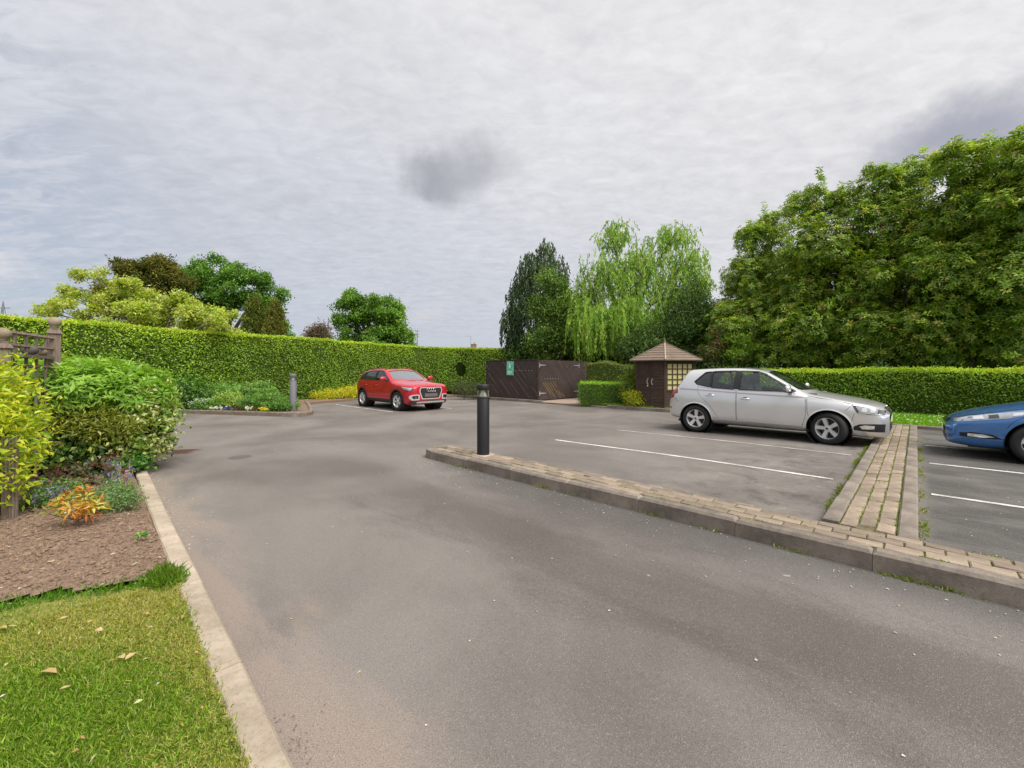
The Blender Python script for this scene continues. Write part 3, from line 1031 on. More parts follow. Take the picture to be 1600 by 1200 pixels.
# ================================================================== summerhouse
SH = empty('summerhouse', (5.70, 15.62, 0.10), 0, 'brown hexagonal timber summerhouse with yellow lattice window', 'summerhouse')
SR = 1.12                                   # corner radius
toc = math.atan2(-15.62, -5.42)             # one corner points to the drive
corner = [Vector((SR * math.cos(toc + k * math.pi / 3), SR * math.sin(toc + k * math.pi / 3), 0)) for k in range(6)]
WH = 1.74
for k in range(6):
    c0, c1 = corner[k], corner[(k + 1) % 6]
    L = (c1 - c0).length
    ang = math.atan2((c1 - c0).y, (c1 - c0).x)
    mid = (c0 + c1) / 2
    window = (k == 0)
    door = (k == 5)
    wall = MB()
    nbd = 17
    bh = WH / nbd
    R = Matrix.Rotation(ang, 3, 'Z')
    for i in range(nbd):
        z = bh * (i + 0.5)
        if window and z > 0.62:
            continue
        wall.box(mid + Vector((0, 0, z)), (L - 0.05, 0.022, bh - 0.010), R @ Matrix.Rotation(rad(-5), 3, 'X') if False else R)
    wall.box(mid + Vector((0, 0, WH / 2)) - (mid.normalized() * 0.016), (L - 0.06, 0.008, WH) if not window else (L - 0.06, 0.008, 0.02), R)
    wo = wall.obj('wall', M['shed'], SH)
    if window:
        wall = MB()
        for i in range(nbd):
            if bh * (i + .5) >= 1.60:
                wall.box(mid + Vector((0, 0, bh * (i + .5))), (L - 0.05, 0.022, bh - 0.010), R)
        wall.obj('wall', M['shed'], SH)
    outn = Vector((mid.x, mid.y, 0)).normalized()
    if window:
        z0, z1 = 0.66, 1.58
        Lw = L - 0.16
        fr = MB()
        for zz in (z0 - 0.02, z1 + 0.02):
            fr.box(mid + Vector((0, 0, zz)) + outn * 0.012, (L - 0.06, 0.04, 0.05), R)
        for xx in (-Lw / 2 - 0.03, Lw / 2 + 0.03):
            fr.box(mid + R @ Vector((xx, 0, (z0 + z1) / 2)) + outn * 0.012, (0.05, 0.04, z1 - z0), R)
        wf = fr.obj('window', M['shed'], SH)
        nx, nz = 5, 5
        for i in range(nx):
            for j in range(nz):
                p = MB()
                p.box((0, 0, 0), (Lw / nx - 0.03, 0.006, (z1 - z0) / nz - 0.03), R)
                q = p.obj('pane', M['lattice_back'], wf)
                q.location = mid + R @ Vector((-Lw / 2 + (i + 0.5) * Lw / nx, 0, 0)) + Vector((0, 0, z0 + (j + 0.5) * (z1 - z0) / nz)) - outn * 0.004
        for i in range(1, nx):
            p = MB(); p.box(mid + R @ Vector((-Lw / 2 + i * Lw / nx, 0, (z0 + z1) / 2)) + outn * 0.008, (0.034, 0.022, z1 - z0), R)
            p.obj('lattice_bar', M['shed'], wf)
        for j in range(1, nz):
            p = MB(); p.box(mid + Vector((0, 0, z0 + j * (z1 - z0) / nz)) + outn * 0.012, (Lw, 0.016, 0.034), R)
            p.obj('lattice_bar', M['shed'], wf)
    if door:
        for sgn in (-1, 1):
            d = MB()
            dw = L / 2 - 0.06
            for i in range(nbd):
                z = bh * (i + 0.5)
                d.box((0, 0, z), (dw - 0.01, 0.03, bh - 0.012), ch=0)
            for xx in (-dw / 2 + 0.02, dw / 2 - 0.02):
                d.box((xx, -0.006 if True else 0, WH / 2), (0.05, 0.035, WH - 0.04))
            d.box((0, -0.004, 0.72), (dw, 0.038, 0.05))
            do = d.obj('door', M['shed'], SH)
            do.location = mid + R @ Vector((sgn * (L / 4 - 0.015), 0, 0)) + outn * 0.016
            do.rotation_euler.z = ang + math.pi if (R @ Vector((0, -1, 0))).dot(outn) < 0 else ang
            h = MB()
            face = -0.03
            h.tube([(0, face, 0.86), (0, face - 0.045, 0.88), (0, face - 0.045, 1.0), (0, face, 1.02)], 0.012, 6)
            h.box((0, face, 0.855), (0.04, 0.012, 0.05)); h.box((0, face, 1.025), (0.04, 0.012, 0.05))
            ho = h.obj('handle', M['galv'], do)
            flip = -1 if abs(do.rotation_euler.z - ang) > 1 else 1
            ho.location = (-sgn * flip * (dw / 2 - 0.075), 0, 0)
            if sgn == -1:
                l = MB(); l.lathe([(0, 0), (0.022, 0), (0.022, 0.02), (0, 0.022)], 10, Matrix.Rotation(rad(90), 3, 'X'))
                lo = l.obj('lock', M['white_metal'], do); lo.location = (-sgn * flip * (dw / 2 - 0.075), -0.03, 0.79)
for k in range(6):
    p = MB(); p.box(corner[k] * 1.0 + Vector((0, 0, WH / 2)), (0.075, 0.075, WH + 0.02), Matrix.Rotation(toc + k * math.pi / 3, 3, 'Z'))
    p.obj('corner_post', M['shed'], SH)
bp = MB(); bp.prism([tuple((c * 1.03).xy) for c in corner], -0.08, 0.03); bp.obj('base', M['shed'], SH)
# roof of boarded triangles
EZ, AZ, ER = 1.70, 2.36, 1.42
for k in range(6):
    t0, t1 = toc + k * math.pi / 3, toc + (k + 1) * math.pi / 3
    e0 = Vector((ER * math.cos(t0), ER * math.sin(t0), EZ)); e1 = Vector((ER * math.cos(t1), ER * math.sin(t1), EZ)); ap = Vector((0, 0, AZ))
    nrm = (e1 - e0).cross(ap - e0).normalized()
    nr = 7
    panel = MB()
    panel.add([e0 - nrm * .02, e1 - nrm * .02, ap - nrm * .02, e0 - nrm * .03, e1 - nrm * .03, ap - nrm * .03],
              [(0, 1, 2), (5, 4, 3), (0, 3, 4, 1), (1, 4, 5, 2), (2, 5, 3, 0)])
    ro = panel.obj('roof', M['roof_wood'], SH)
    for i in range(nr):
        f0, f1 = i / nr, (i + 1) / nr
        q = [e0.lerp(ap, f0), e1.lerp(ap, f0), e1.lerp(ap, f1), e0.lerp(ap, f1)]
        lo, hi = 0.004, -0.012
        s = MB()
        s.add([q[0] + nrm * (lo + .012), q[1] + nrm * (lo + .012), q[2] + nrm * 0.0, q[3] + nrm * 0.0,
               q[0] - nrm * .016, q[1] - nrm * .016, q[2] - nrm * .016, q[3] - nrm * .016],
              [(0, 1, 2, 3), (7, 6, 5, 4), (0, 4, 5, 1), (1, 5, 6, 2), (2, 6, 7, 3), (3, 7, 4, 0)])
        s.obj('roof_board', M['roof_wood'], ro)
    s = MB()
    s.tube([e0 * 1.0 + Vector((0, 0, 0.02)), ap + Vector((0, 0, 0.02))], 0.022, 5)
    s.obj('roof_ridge', M['pale_wood'] if k == 0 else M['roof_wood'], SH)
s = MB(); s.lathe([(0.0, AZ + 0.22), (0.012, AZ + 0.2), (0.02, AZ + 0.1), (0.045, AZ + 0.08), (0.03, AZ + 0.05), (0.06, AZ + 0.02), (0.06, AZ - 0.03)], 10)
s.obj('finial', M['old_wood'], SH, True)

# ================================================================== trellis fence on the left
TR = empty('trellis_fence', (-4.36, 3.68, 0), 0, 'weathered timber trellis fence with ball finials behind the golden shrub', 'fence')


def tpost(x, y, h, r=0.075, ball=True):
    p = MB()
    R = Matrix.Rotation(PHI, 3, 'Z')
    o0 = Vector((x + 4.36, y - 3.68, 0))
    p.box(o0 + Vector((0, 0, h / 2)), (2 * r, 2 * r, h), R)
    po = p.obj('post', M['old_wood'], TR)
    if ball:
        c = MB(); c.box(o0 + Vector((0, 0, h + 0.02)), (2.7 * r, 2.7 * r, 0.05), R, taper=0.7)
        c.box(o0 + Vector((0, 0, h + 0.055)), (1.7 * r, 1.7 * r, 0.03), R)
        c.obj('post_cap', M['old_wood'], po)
        b = MB()
        b.lathe([(0.0, 0.0), (0.03, 0.005), (0.035, 0.02)] + [(0.068 * math.sin(t), 0.085 - 0.068 * math.cos(t)) for t in np.linspace(0.5, math.pi, 9)], 14)
        bo = b.obj('ball_finial', M['stone_ball'], po, True)
        bo.location = o0 + Vector((0, 0, h + 0.065))
    return o0


q0 = tpost(-4.70, 3.92, 0.84, 0.05, False)
q1 = tpost(-5.50, 4.52, 1.70, 0.06)
q2 = tpost(-6.12, 5.60, 1.95, 0.06)
for pa, pb, zz in ((q1, q2, (1.88, 1.74, 1.5, 1.2)), (q0, q1, (0.9, 0.55, 0.2))):
    for z in zz:
        s = MB(); s.tube([pa + Vector((0, 0, z)), pb + Vector((0, 0, z))], 0.02, 4); s.obj('rail', M['old_wood'], TR)
    n = 5
    for k in range(1, n):
        p = pa.lerp(pb, k / n)
        s = MB(); s.box(p + Vector((0, 0, max(zz) / 2)), (0.04, 0.02, max(zz) + 0.05), Matrix.Rotation(math.atan2((pb - pa).y, (pb - pa).x), 3, 'Z'))
        s.obj('slat', M['old_wood'], TR)
for k in range(5):                           # grooved boards on the lower post
    s = MB(); s.box(q0 + Matrix.Rotation(PHI, 3, 'Z') @ Vector((0.054, -0.042 + k * 0.021, 0.42)), (0.010, 0.012, 0.84), Matrix.Rotation(PHI, 3, 'Z'))
    s.obj('batten', M['old_wood'], TR)
beam = MB()
pa, pb = q1 + Vector((-0.02, 0.1, 1.62)), q2 + Vector((0.0, -0.1, 1.62))
dxy = (pb - pa); an = math.atan2(dxy.y, dxy.x)
beam.box((pa + pb) / 2, (dxy.length, 0.16, 0.035), Matrix.Rotation(an, 3, 'Z')); beam.obj('shelf', M['old_wood'], TR)
M['slate'] = mat_concrete('dark_stone', (0.07, 0.065, 0.06), (0.16, 0.14, 0.13), (0.04, 0.04, 0.04), (0.45, 0.43, 0.4))
for t, rr, mt, nm, lab in ((0.48, 0.062, M['slate'], 'stone_ornament', 'dark rounded stone ornament with white streak on the trellis shelf'),
                           (0.8, 0.052, M['stone_ball'], 'stone_ornament', 'small tan ball ornament on the trellis shelf beside the post')):
    b = MB()
    b.lathe([(rr * 1.25 * math.sin(x), rr * (1 - math.cos(x)) * 0.95) for x in np.linspace(0.05, math.pi - 0.02, 9)], 14)
    c = q1.lerp(q2, t)
    o = b.obj(nm, mt, None, True)
    pz = pa.lerp(pb, t)
    o.location = (pz.x - 4.36, pz.y + 3.68, 1.638)
    tag(o, lab, 'ornament')

# ================================================================== house behind the hedge: only the chimney and aerial rise above it
HX, HY = -6.9, 76.0
hs = empty('house', (HX, HY, 0), rad(12), 'house roof and brick chimney with an aerial just above the hedge', 'house')
M['roof_tile'] = mat_soil('roof_tiles', (0.10, 0.065, 0.05), (0.17, 0.11, 0.085), (0.12, 0.10, 0.08), 3)
M['house_brick'] = mat_soil('house_brick', (0.22, 0.13, 0.09), (0.32, 0.20, 0.15), (0.26, 0.18, 0.13), 4)
m = MB(); m.box((0, 0, 1.2), (12, 8, 2.4)); m.obj('wall', M['house_brick'], hs)
m = MB(); m.add([(-6.3, -4.4, 2.3), (6.3, -4.4, 2.3), (6.3, 4.4, 2.3), (-6.3, 4.4, 2.3), (-6.3, 0, 5.0), (6.3, 0, 5.0)], [(0, 1, 5, 4), (2, 3, 4, 5), (0, 4, 3), (1, 2, 5), (3, 2, 1, 0)])
rf = m.obj('roof', M['roof_tile'], hs)
m = MB(); m.box((0.0, 0.3, 5.2), (0.9, 0.6, 1.7)); m.box((0, 0.3, 6.1), (1.0, 0.7, 0.12)); m.obj('chimney', M['house_brick'], rf)
m = MB(); m.lathe([(0.13, 6.15), (0.11, 6.5), (0.0, 6.5)], 10); 
q = m.obj('chimney_pot', M['kerb_pale'], rf); q.location = (0.1, 0.3, 0)
m = MB(); m.tube([(-0.55, 0.3, 5.6), (-0.55, 0.3, 7.6)], 0.03, 5); m.tube([(-0.55, 0.3, 7.6), (-1.6, 0.3, 7.62)], 0.025, 5)
for k in range(5):
    m.tube([(-0.7 - k * 0.2, 0.05, 7.61), (-0.7 - k * 0.2, 0.55, 7.61)], 0.012, 4)
m.obj('aerial', M['grey_metal'], rf)
# slim poles and a far pylon
for (px, ytop, Y, lab) in ((513, 496, 60, 'slim grey pole beside the broad oak seen over the hedge'), (652, 516, 60, 'thin aerial mast just past the oak edge over the hedge')):
    H = CAMH + (578 - ytop) / 654 * Y
    m = MB(); m.tube([(0, 0, 0), (0, 0, H)], [0.09, 0.05], 6)
    if px > 600:
        m.tube([(-0.35, 0, H - 0.1), (0.35, 0, H - 0.1)], 0.03, 4)
        m.tube([(-0.3, 0, H - 0.6), (0.3, 0, H - 0.6)], 0.03, 4)
    o = m.obj('pole', M['grey_metal']); o.location = ((px - 800) / 654 * Y, Y, 0)
    tag(o, lab, 'pole')
py = MB()
Y = 300; H = CAMH + (578 - 470) / 654 * Y; X = (5 - 800) / 654 * Y
for sx in (-1, 1):
    for sy in (-1, 1):
        py.tube([(sx * 3.2, sy * 3.2, 0), (sx * 0.6, sy * 0.6, H * 0.86), (0, 0, H)], 0.25, 4)
for z in (0.7, 0.8, 0.9):
    py.tube([(-5, 0, H * z), (5, 0, H * z)], 0.25, 4)
for k in range(9):
    z0, z1 = H * k / 10, H * (k + 1) / 10
    r0, r1 = 3.2 - 2.6 * k / 8.6, 3.2 - 2.6 * (k + 1) / 8.6
    py.tube([(-r0, -r0, z0), (r1, -r1, z1)], 0.14, 3); py.tube([(r0, -r0, z0), (-r1, -r1, z1)], 0.14, 3)
o = py.obj('pylon', M['grey_metal']); o.location = (X, Y, 0)
tag(o, 'far lattice power pylon over the hedge', 'pylon')
# ================================================================== vegetation
LEAF_GAIN = 1.5                            # one gain for the reflectance of all leaves


def unit(v):
    return v / np.maximum(np.linalg.norm(v, axis=-1, keepdims=True), 1e-9)


def leaf_mesh(name, C, D, N, L, Wd, colr, fold=0.25, droop=0.12):
    """kite-shaped folded leaves: centre C, axis D, normal N, length L, width Wd, colour"""
    n = len(C)
    D = unit(D)
    N = unit(N - (N * D).sum(-1, keepdims=True) * D)
    S = np.cross(D, N)
    L = np.broadcast_to(L, (n,))[:, None]
    Wd = np.broadcast_to(Wd, (n,))[:, None]
    base = C - D * L * .5
    tip = C + D * L * .5 - N * L * droop
    lf = C + S * Wd * .5 + N * Wd * fold - D * L * .05
    rt = C - S * Wd * .5 + N * Wd * fold - D * L * .05
    V = np.stack([base, rt, tip, lf], 1).reshape(-1, 3).astype(np.float32)
    k = np.arange(n)[:, None] * 4
    T = np.concatenate([k + np.array([0, 1, 2]), k + np.array([0, 2, 3])], 1).reshape(-1).astype(np.int32)
    me = bpy.data.meshes.new(name)
    me.vertices.add(4 * n); me.loops.add(6 * n); me.polygons.add(2 * n)
    me.vertices.foreach_set('co', V.ravel())
    me.loops.foreach_set('vertex_index', T)
    me.polygons.foreach_set('loop_start', np.arange(0, 6 * n, 3, dtype=np.int32))
    me.polygons.foreach_set('loop_total', np.full(2 * n, 3, dtype=np.int32))
    ca = me.color_attributes.new('leafcol', 'FLOAT_COLOR', 'POINT')
    cc = np.ones((n, 4, 4), dtype=np.float32)
    cc[:, :, :3] = np.clip(np.minimum(colr * LEAF_GAIN, np.maximum(colr, .62)), 0, 1)[:, None, :]
    ca.data.foreach_set('color', cc.ravel())
    me.update()
    me.validate()
    return me


def lump(P, s, seed=0):
    """cheap smooth noise in -1..1"""
    r = np.random.default_rng(seed)
    out = np.zeros(len(P))
    for k in range(5):
        d = r.normal(size=3); d /= np.linalg.norm(d)
        out += np.sin(P @ d * s * (0.7 + 0.5 * k) + r.uniform(0, 6.28)) / (1 + 0.35 * k)
    return out / 2.4


def pick_cols(n, cols, rng, jit=0.18, wts=None):
    cols = np.array(cols)
    if wts is None:
        i = rng.integers(0, len(cols), n)
    else:
        i = rng.choice(len(cols), n, p=np.array(wts) / sum(wts))
    j = rng.integers(0, len(cols), n)
    f = rng.uniform(0, 0.4, n)[:, None]
    c = cols[i] * (1 - f) + cols[j] * f
    return c * (1 + rng.normal(0, jit, (n, 1)))


def crown_pts(blobs, n, rng, inner=0.45, rough=0.16, rs=1.3):
    B = np.array([b[:6] for b in blobs], float)
    area = (B[:, 3] * B[:, 4] + B[:, 3] * B[:, 5] + B[:, 4] * B[:, 5])
    out, nor = [], []
    have = 0
    while have < n:
        m = int((n - have) * 1.6) + 50
        i = rng.choice(len(B), m, p=area / area.sum())
        d = unit(rng.normal(size=(m, 3)))
        r = 1 - inner * rng.uniform(0, 1, m) ** 1.7
        r = r * (1 + rough * lump(d * 2 + B[i, :3] * .7, rs * 2, 3))
        P = B[i, :3] + d * B[i, 3:6] * r[:, None]
        Nn = unit(d / B[i, 3:6])
        ok = P[:, 2] > 0.05
        for k in range(len(B)):
            q = (P - B[k, :3]) / B[k, 3:6]
            ok &= ((q * q).sum(1) > 0.30) | (i == k)
        P, Nn = P[ok], Nn[ok]
        out.append(P); nor.append(Nn); have += len(P)
    return np.concatenate(out)[:n], np.concatenate(nor)[:n]


def clusters(bl, rng, n=9, f=.42, keep=.62):
    """break every crown blob into leaf masses sitting on and inside it"""
    out = []
    for b in bl:
        c, r = np.array(b[:3]), np.array(b[3:6])
        k = max(4, int(n * (0.6 + 0.4 * rng.uniform())))
        for i in range(k):
            d = unit(rng.normal(size=3))
            d[2] = abs(d[2]) if rng.uniform() < .55 else d[2]
            q = rng.uniform(.45, .95)
            g = f * rng.uniform(.65, 1.25)
            out.append((*(c + d * r * q), *(np.array([r.min() * .4 + r[0] * .6, r.min() * .4 + r[1] * .6, r[2] * .72]) * g)))
        out.append((*c, *(r * keep)))
    return out


def limb_mesh(blobs, th, r0, rng, lean=(0, 0), nb=3, spread=0.8, fork=0.75):
    mb = MB()
    top = Vector((lean[0], lean[1], th))
    mb.tube([(0, 0, -0.05), (lean[0] * .2, lean[1] * .2, th * .35), (lean[0] * .6, lean[1] * .6, th * .7), top], [r0 * 1.25, r0, r0 * .9, r0 * .72], 8)
    for b in blobs:
        c = Vector(b[:3])
        st = Vector((lean[0] * .6, lean[1] * .6, th * fork))
        mid = st.lerp(c, 0.5) + Vector((rng.normal() * .15, rng.normal() * .15, (c - st).length * 0.12))
        mb.tube([st, mid, c], [r0 * .45, r0 * .3, r0 * .12], 6)
        for k in range(nb):
            d = unit(rng.normal(size=3)) * np.array(b[3:6]) * spread
            e = c + Vector(d)
            s = mid.lerp(c, rng.uniform(0.2, 1.0))
            m2 = s.lerp(e, .5) + Vector((0, 0, .12))
            mb.tube([s, m2, e], [r0 * .16, r0 * .1, r0 * .035], 4, cap=False)
    return mb


def foliage(P, Nn, m, rc, L, Wd, cols, rng, up=0.5, outw=0.55, rnd=0.7, ccol=0.16, jit=0.14, axis='rand', wts=None, top_cols=None, whorl=False, flat=1.0):
    """m leaves round every clump point"""
    n = len(P)
    cc = pick_cols(n, cols, rng, ccol, wts)
    C = np.repeat(P, m, 0) + rng.normal(0, 1, (n * m, 3)) * np.array([rc, rc, rc * flat])
    nn = np.repeat(Nn, m, 0)
    col = np.repeat(cc, m, 0) * (1 + rng.normal(0, jit, (n * m, 1)))
    rv = rng.normal(size=(n * m, 3))
    Nv = unit(nn * outw + np.array([0, 0, up]) + rv * rnd)
    if axis == 'down':
        D = np.array([0, 0, -1.0]) + rng.normal(0, .35, (n * m, 3)) + nn * .15
    elif axis == 'up':
        D = np.array([0, 0, 1.0]) + rng.normal(0, .4, (n * m, 3)) + nn * .25
    elif axis == 'out':
        D = nn * .9 + rng.normal(0, .55, (n * m, 3)) + np.array([0, 0, -.1])
    else:
        D = rng.normal(size=(n * m, 3))
    if whorl:                                # leaves spread like a hand round the shoot tip
        ax = unit(Nn + np.array([0, 0, .7]) + rng.normal(0, .25, (n, 3)))
        t1 = unit(np.cross(ax, rng.normal(size=(n, 3))))
        t2 = np.cross(ax, t1)
        ph = (np.arange(m) * 2.4)[None, :] + rng.uniform(0, 6.28, (n, 1))
        rad_ = np.cos(ph)[..., None] * t1[:, None] + np.sin(ph)[..., None] * t2[:, None]
        lift = rng.uniform(-.1, .75, (n, m, 1))
        Dv = unit(rad_ + ax[:, None] * lift)
        Lm = np.broadcast_to(L, (n * m,)).reshape(n, m, 1) if np.ndim(L) else L
        off = (np.arange(m) / m)[None, :, None] * rc * -1.6
        C = (P[:, None] + Dv * (np.mean(L) * .5 + .015) + ax[:, None] * off).reshape(-1, 3)
        D = Dv.reshape(-1, 3)
        Nv = (ax[:, None] - Dv * (Dv * ax[:, None]).sum(-1, keepdims=True) + rng.normal(0, .18, (n, m, 3))).reshape(-1, 3)
    Ls = L * rng.uniform(.7, 1.2, n * m)
    Ws = Wd * rng.uniform(.75, 1.15, n * m)
    return C, D, Nv, Ls, Ws, col


def cat(*fs):
    return [np.concatenate([f[i] for f in fs]) for i in range(6)]


def plant(name, label, catg, x, y, z0, F, mat, group=None, fold=.25, droop=.12, limbs=None, part='crown', stem='trunk', bark=None):
    r = empty(name, (x, y, z0), 0, label, catg, group)
    o = link(part, leaf_mesh(part, *F, fold=fold, droop=droop), mat, r)
    if limbs is not None:
        limbs.obj(stem, bark or M['bark'], r, True)
    return r


def pxw(px, py, Y):
    """photo pixel at distance Y as world x, z"""
    return (px - 800) / 654 * Y, CAMH + (578 - py) / 654 * Y


def blobs_px(spec, Y, x0):
    """(px, py, rpx, rpy, depth offset, depth factor) as crown blobs relative to a trunk at x0, Y"""
    out = []
    for s in spec:
        px, py, rx, ry = s[:4]
        dy = s[4] if len(s) > 4 else 0
        x, z = pxw(px, py, Y + dy)
        k = (Y + dy) / 654
        out.append((x - x0, dy, z, rx * k, max(rx, ry) * k * (s[5] if len(s) > 5 else .9), ry * k))
    return out


def tree_px(name, label, Y, trunk_px, spec, nc, m, rc, L, Wd, cols, seed, mat, limb_r=0.2, th=None, catg='tree', group=None, wts=None, inner=.5, rough=.2, **kw):
    rng = np.random.default_rng(seed)
    x0 = (trunk_px - 800) / 654 * Y
    bl = blobs_px(spec, Y, x0)
    nsub, fsub = kw.pop('nsub', 9), kw.pop('fsub', .42)
    P, Nn = crown_pts(clusters(bl, rng, nsub, fsub, kw.pop('keep', .55)), nc, rng, inner, rough)
    F = foliage(P, Nn, m, rc, L, Wd, cols, rng, wts=wts, **kw)
    lo = min(b[2] - b[5] for b in bl)
    zt = th if th else max(0.8, lo + 0.3 * max(b[5] for b in bl))
    lm = limb_mesh(bl, zt, limb_r, rng)
    return plant(name, label, catg, x0, Y, 0.0, F, mat, group, limbs=lm)


# ---------------- hedges


def hedge(name, label, path, thick, height, dens, L, Wd, cols, topcols, seed, z0=0.08, back=0.35, ends=(True, True), top_rough=.05, catg='hedge', bulge=.07, hole=None, mat=None):
    """path runs along the foot of the visible face; the hedge body lies to its left"""
    rng = np.random.default_rng(seed)
    pts = [np.array(p, float) for p in path]
    root = empty(name, (0, 0, 0), 0, label, catg)
    H = height if callable(height) else (lambda s: height)
    segs = []
    acc = 0
    core = MB()
    cl, cr, hs_ = [], [], []
    nor = []
    for i in range(len(pts)):
        d = pts[min(i + 1, len(pts) - 1)] - pts[max(i - 1, 0)]
        d = d / np.linalg.norm(d)
        nor.append(np.array([-d[1], d[0]]))
    S = [0]
    for i in range(len(pts) - 1):
        S.append(S[-1] + np.linalg.norm(pts[i + 1] - pts[i]))
    S = np.array(S)
    tot = S[-1]

    def at(s, t):
        x = np.stack([np.interp(s, S, [p[k] for p in pts]) for k in (0, 1)], -1)
        n = unit(np.stack([np.interp(s, S, [q[k] for q in nor]) for k in (0, 1)], -1))
        return x + n * t[:, None], n

    area_f = tot * np.mean([H(s) for s in np.linspace(0, tot, 20)])
    parts_ = []
    # front
    for face, nn_ in (('front', int(area_f * dens)), ('back', int(area_f * dens * back)), ('top', int(tot * thick * dens * 1.15))):
        s = rng.uniform(0, tot, nn_)
        Hs = np.array([H(q) for q in s])
        if face == 'top':
            t = rng.uniform(-.02, thick + .02, nn_)
            xy, n2 = at(s, t)
            P = np.column_stack([xy, Hs + z0])
            P[:, 2] += lump(P, 2.3, seed) * top_rough + rng.normal(0, .035, nn_) - np.abs(t / thick - .5) ** 4 * 1.6 * .3
            Nn = np.tile([0, 0, 1.0], (nn_, 1)) + rng.normal(0, .25, (nn_, 3))
            c = pick_cols(nn_, topcols, rng, .15)
        else:
            u = rng.uniform(0, 1, nn_)
            side = -1 if face == 'front' else 1
            xy, n2 = at(s, np.full(nn_, 0.0 if face == 'front' else thick))
            z = z0 + u * Hs
            P = np.column_stack([xy, z])
            dep = rng.uniform(0, 1, nn_) ** 2 * .14
            dsp = lump(P, 2.1, seed + 1) * bulge + lump(P, 6, seed + 2) * .035 - dep
            dsp -= np.clip((u - .93) / .07, 0, 1) ** 2 * .08
            P[:, :2] += n2 * (side * dsp)[:, None]
            Nn = np.column_stack([n2 * side, np.full(nn_, .15)])
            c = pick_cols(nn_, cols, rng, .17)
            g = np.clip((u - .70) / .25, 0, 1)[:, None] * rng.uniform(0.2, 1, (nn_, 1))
            c = c * (1 - g) + pick_cols(nn_, topcols, rng, .12) * g
            keep = np.ones(nn_, bool)
            if hole is not None and face == 'front':
                keep &= (((s - hole[0]) / hole[2]) ** 2 + ((z - hole[1]) / hole[3]) ** 2) > 1 + lump(P, 9, 5) * .35
            P, Nn, c = P[keep], Nn[keep], c[keep]
        parts_.append((P, Nn, c))
    for e, (use, s_) in enumerate(zip(ends, (0.0, tot))):
        if use:
            nn_ = int(thick * H(s_) * dens)
            t = rng.uniform(0, thick, nn_)
            xy, n2 = at(np.full(nn_, s_), t)
            d2 = np.column_stack([n2[:, 1], -n2[:, 0]]) * (1 if e else -1)
            P = np.column_stack([xy + d2 * (rng.normal(0, .05, nn_))[:, None], z0 + rng.uniform(0, 1, nn_) * H(s_)])
            parts_.append((P, np.column_stack([d2, np.full(nn_, .2)]), pick_cols(nn_, cols, rng, .17)))
    if ends[0]:
        nn_ = int(tot * 7)                       # stray shoots along the top
        s = rng.uniform(0, tot, nn_)
        xy, n2 = at(s, rng.uniform(0, thick, nn_))
        hz = rng.gamma(1.5, .035, nn_)
        P = np.column_stack([xy, np.array([H(q) for q in s]) + z0 + hz])
        parts_.append((P, rng.normal(0, 1, (nn_, 3)), pick_cols(nn_, topcols, rng, .12)))
    P = np.concatenate([p[0] for p in parts_]); Nn = np.concatenate([p[1] for p in parts_]); c = np.concatenate([p[2] for p in parts_])
    c = c * (1 + .20 * lump(P, .9, seed + 5) + .14 * lump(P, 3.1, seed + 6))[:, None]
    thin = (P[:, 2] - z0 < .30) & (rng.uniform(0, 1, len(P)) < .45 + .35 * lump(P, 2.2, seed + 7))
    thin |= (lump(P, 1.7, seed + 9) > .62) & (rng.uniform(0, 1, len(P)) < .45) & (Nn[:, 2] < .6)
    dead = rng.uniform(0, 1, len(P)) < .012
    c[dead] = np.array([.22, .16, .05])
    P, Nn, c = P[~thin], Nn[~thin], c[~thin]
    n = len(P)
    Nv = unit(Nn * .8 + np.array([0, 0, .35]) + rng.normal(0, .55, (n, 3)))
    D = rng.normal(size=(n, 3)) + Nn * .5 + np.array([0, 0, .25])
    me = leaf_mesh('foliage', P, D, Nv, L * rng.uniform(.7, 1.25, n), Wd * rng.uniform(.75, 1.2, n), c)
    link('foliage', me, mat or M['leaf_gloss'], root)
    # twig core
    n = max(2, int(tot / (.17 if hole else .6)) + 1)
    ss = np.linspace(0.06, tot - .06, n)
    f, _ = at(ss, np.array([thick - .25 if hole is not None and abs(q - hole[0]) < hole[2] * .9 else .14 for q in ss])); bk, _ = at(ss, np.full(n, thick - .14))
    vs, fs = [], []
    for i in range(n):
        h = H(ss[i]) + z0 - .06
        vs += [(*f[i], 0.0), (*f[i], h), (*bk[i], h), (*bk[i], 0.0)]
    for i in range(n - 1):
        k = 4 * i
        fs += [(k, k + 4, k + 5, k + 1), (k + 1, k + 5, k + 6, k + 2), (k + 2, k + 6, k + 7, k + 3)]
    fs += [(0, 1, 2, 3), (4 * n - 1, 4 * n - 2, 4 * n - 3, 4 * n - 4)]
    core.add(vs, fs)
    core.obj('branches', M['twig_core'], root)
    return root


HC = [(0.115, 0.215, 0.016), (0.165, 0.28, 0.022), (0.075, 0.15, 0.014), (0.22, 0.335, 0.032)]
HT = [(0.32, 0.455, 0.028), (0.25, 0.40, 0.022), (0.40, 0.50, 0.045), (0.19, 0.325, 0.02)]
h1 = [(-16.8, 4.5), (-14.6, 8.6), (-13.5, 12.4), (-12.3, 15.0), (-11.0, 17.6), (-9.2, 20.0), (-8.2, 22.4), (-7.2, 24.6), (-6.0, 26.2), (-4.6, 27.0)]
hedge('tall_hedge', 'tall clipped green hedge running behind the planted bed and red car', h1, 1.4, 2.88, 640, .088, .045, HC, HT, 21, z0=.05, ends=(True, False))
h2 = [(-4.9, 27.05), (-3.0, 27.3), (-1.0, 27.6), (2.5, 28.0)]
hedge('holed_hedge', 'clipped green hedge with a dark hole beside the boarded fence', h2, 1.3, 2.80, 600, .088, .045, HC, HT, 22, z0=.08, ends=(True, True), hole=(1.55, 1.50, .34, .46))
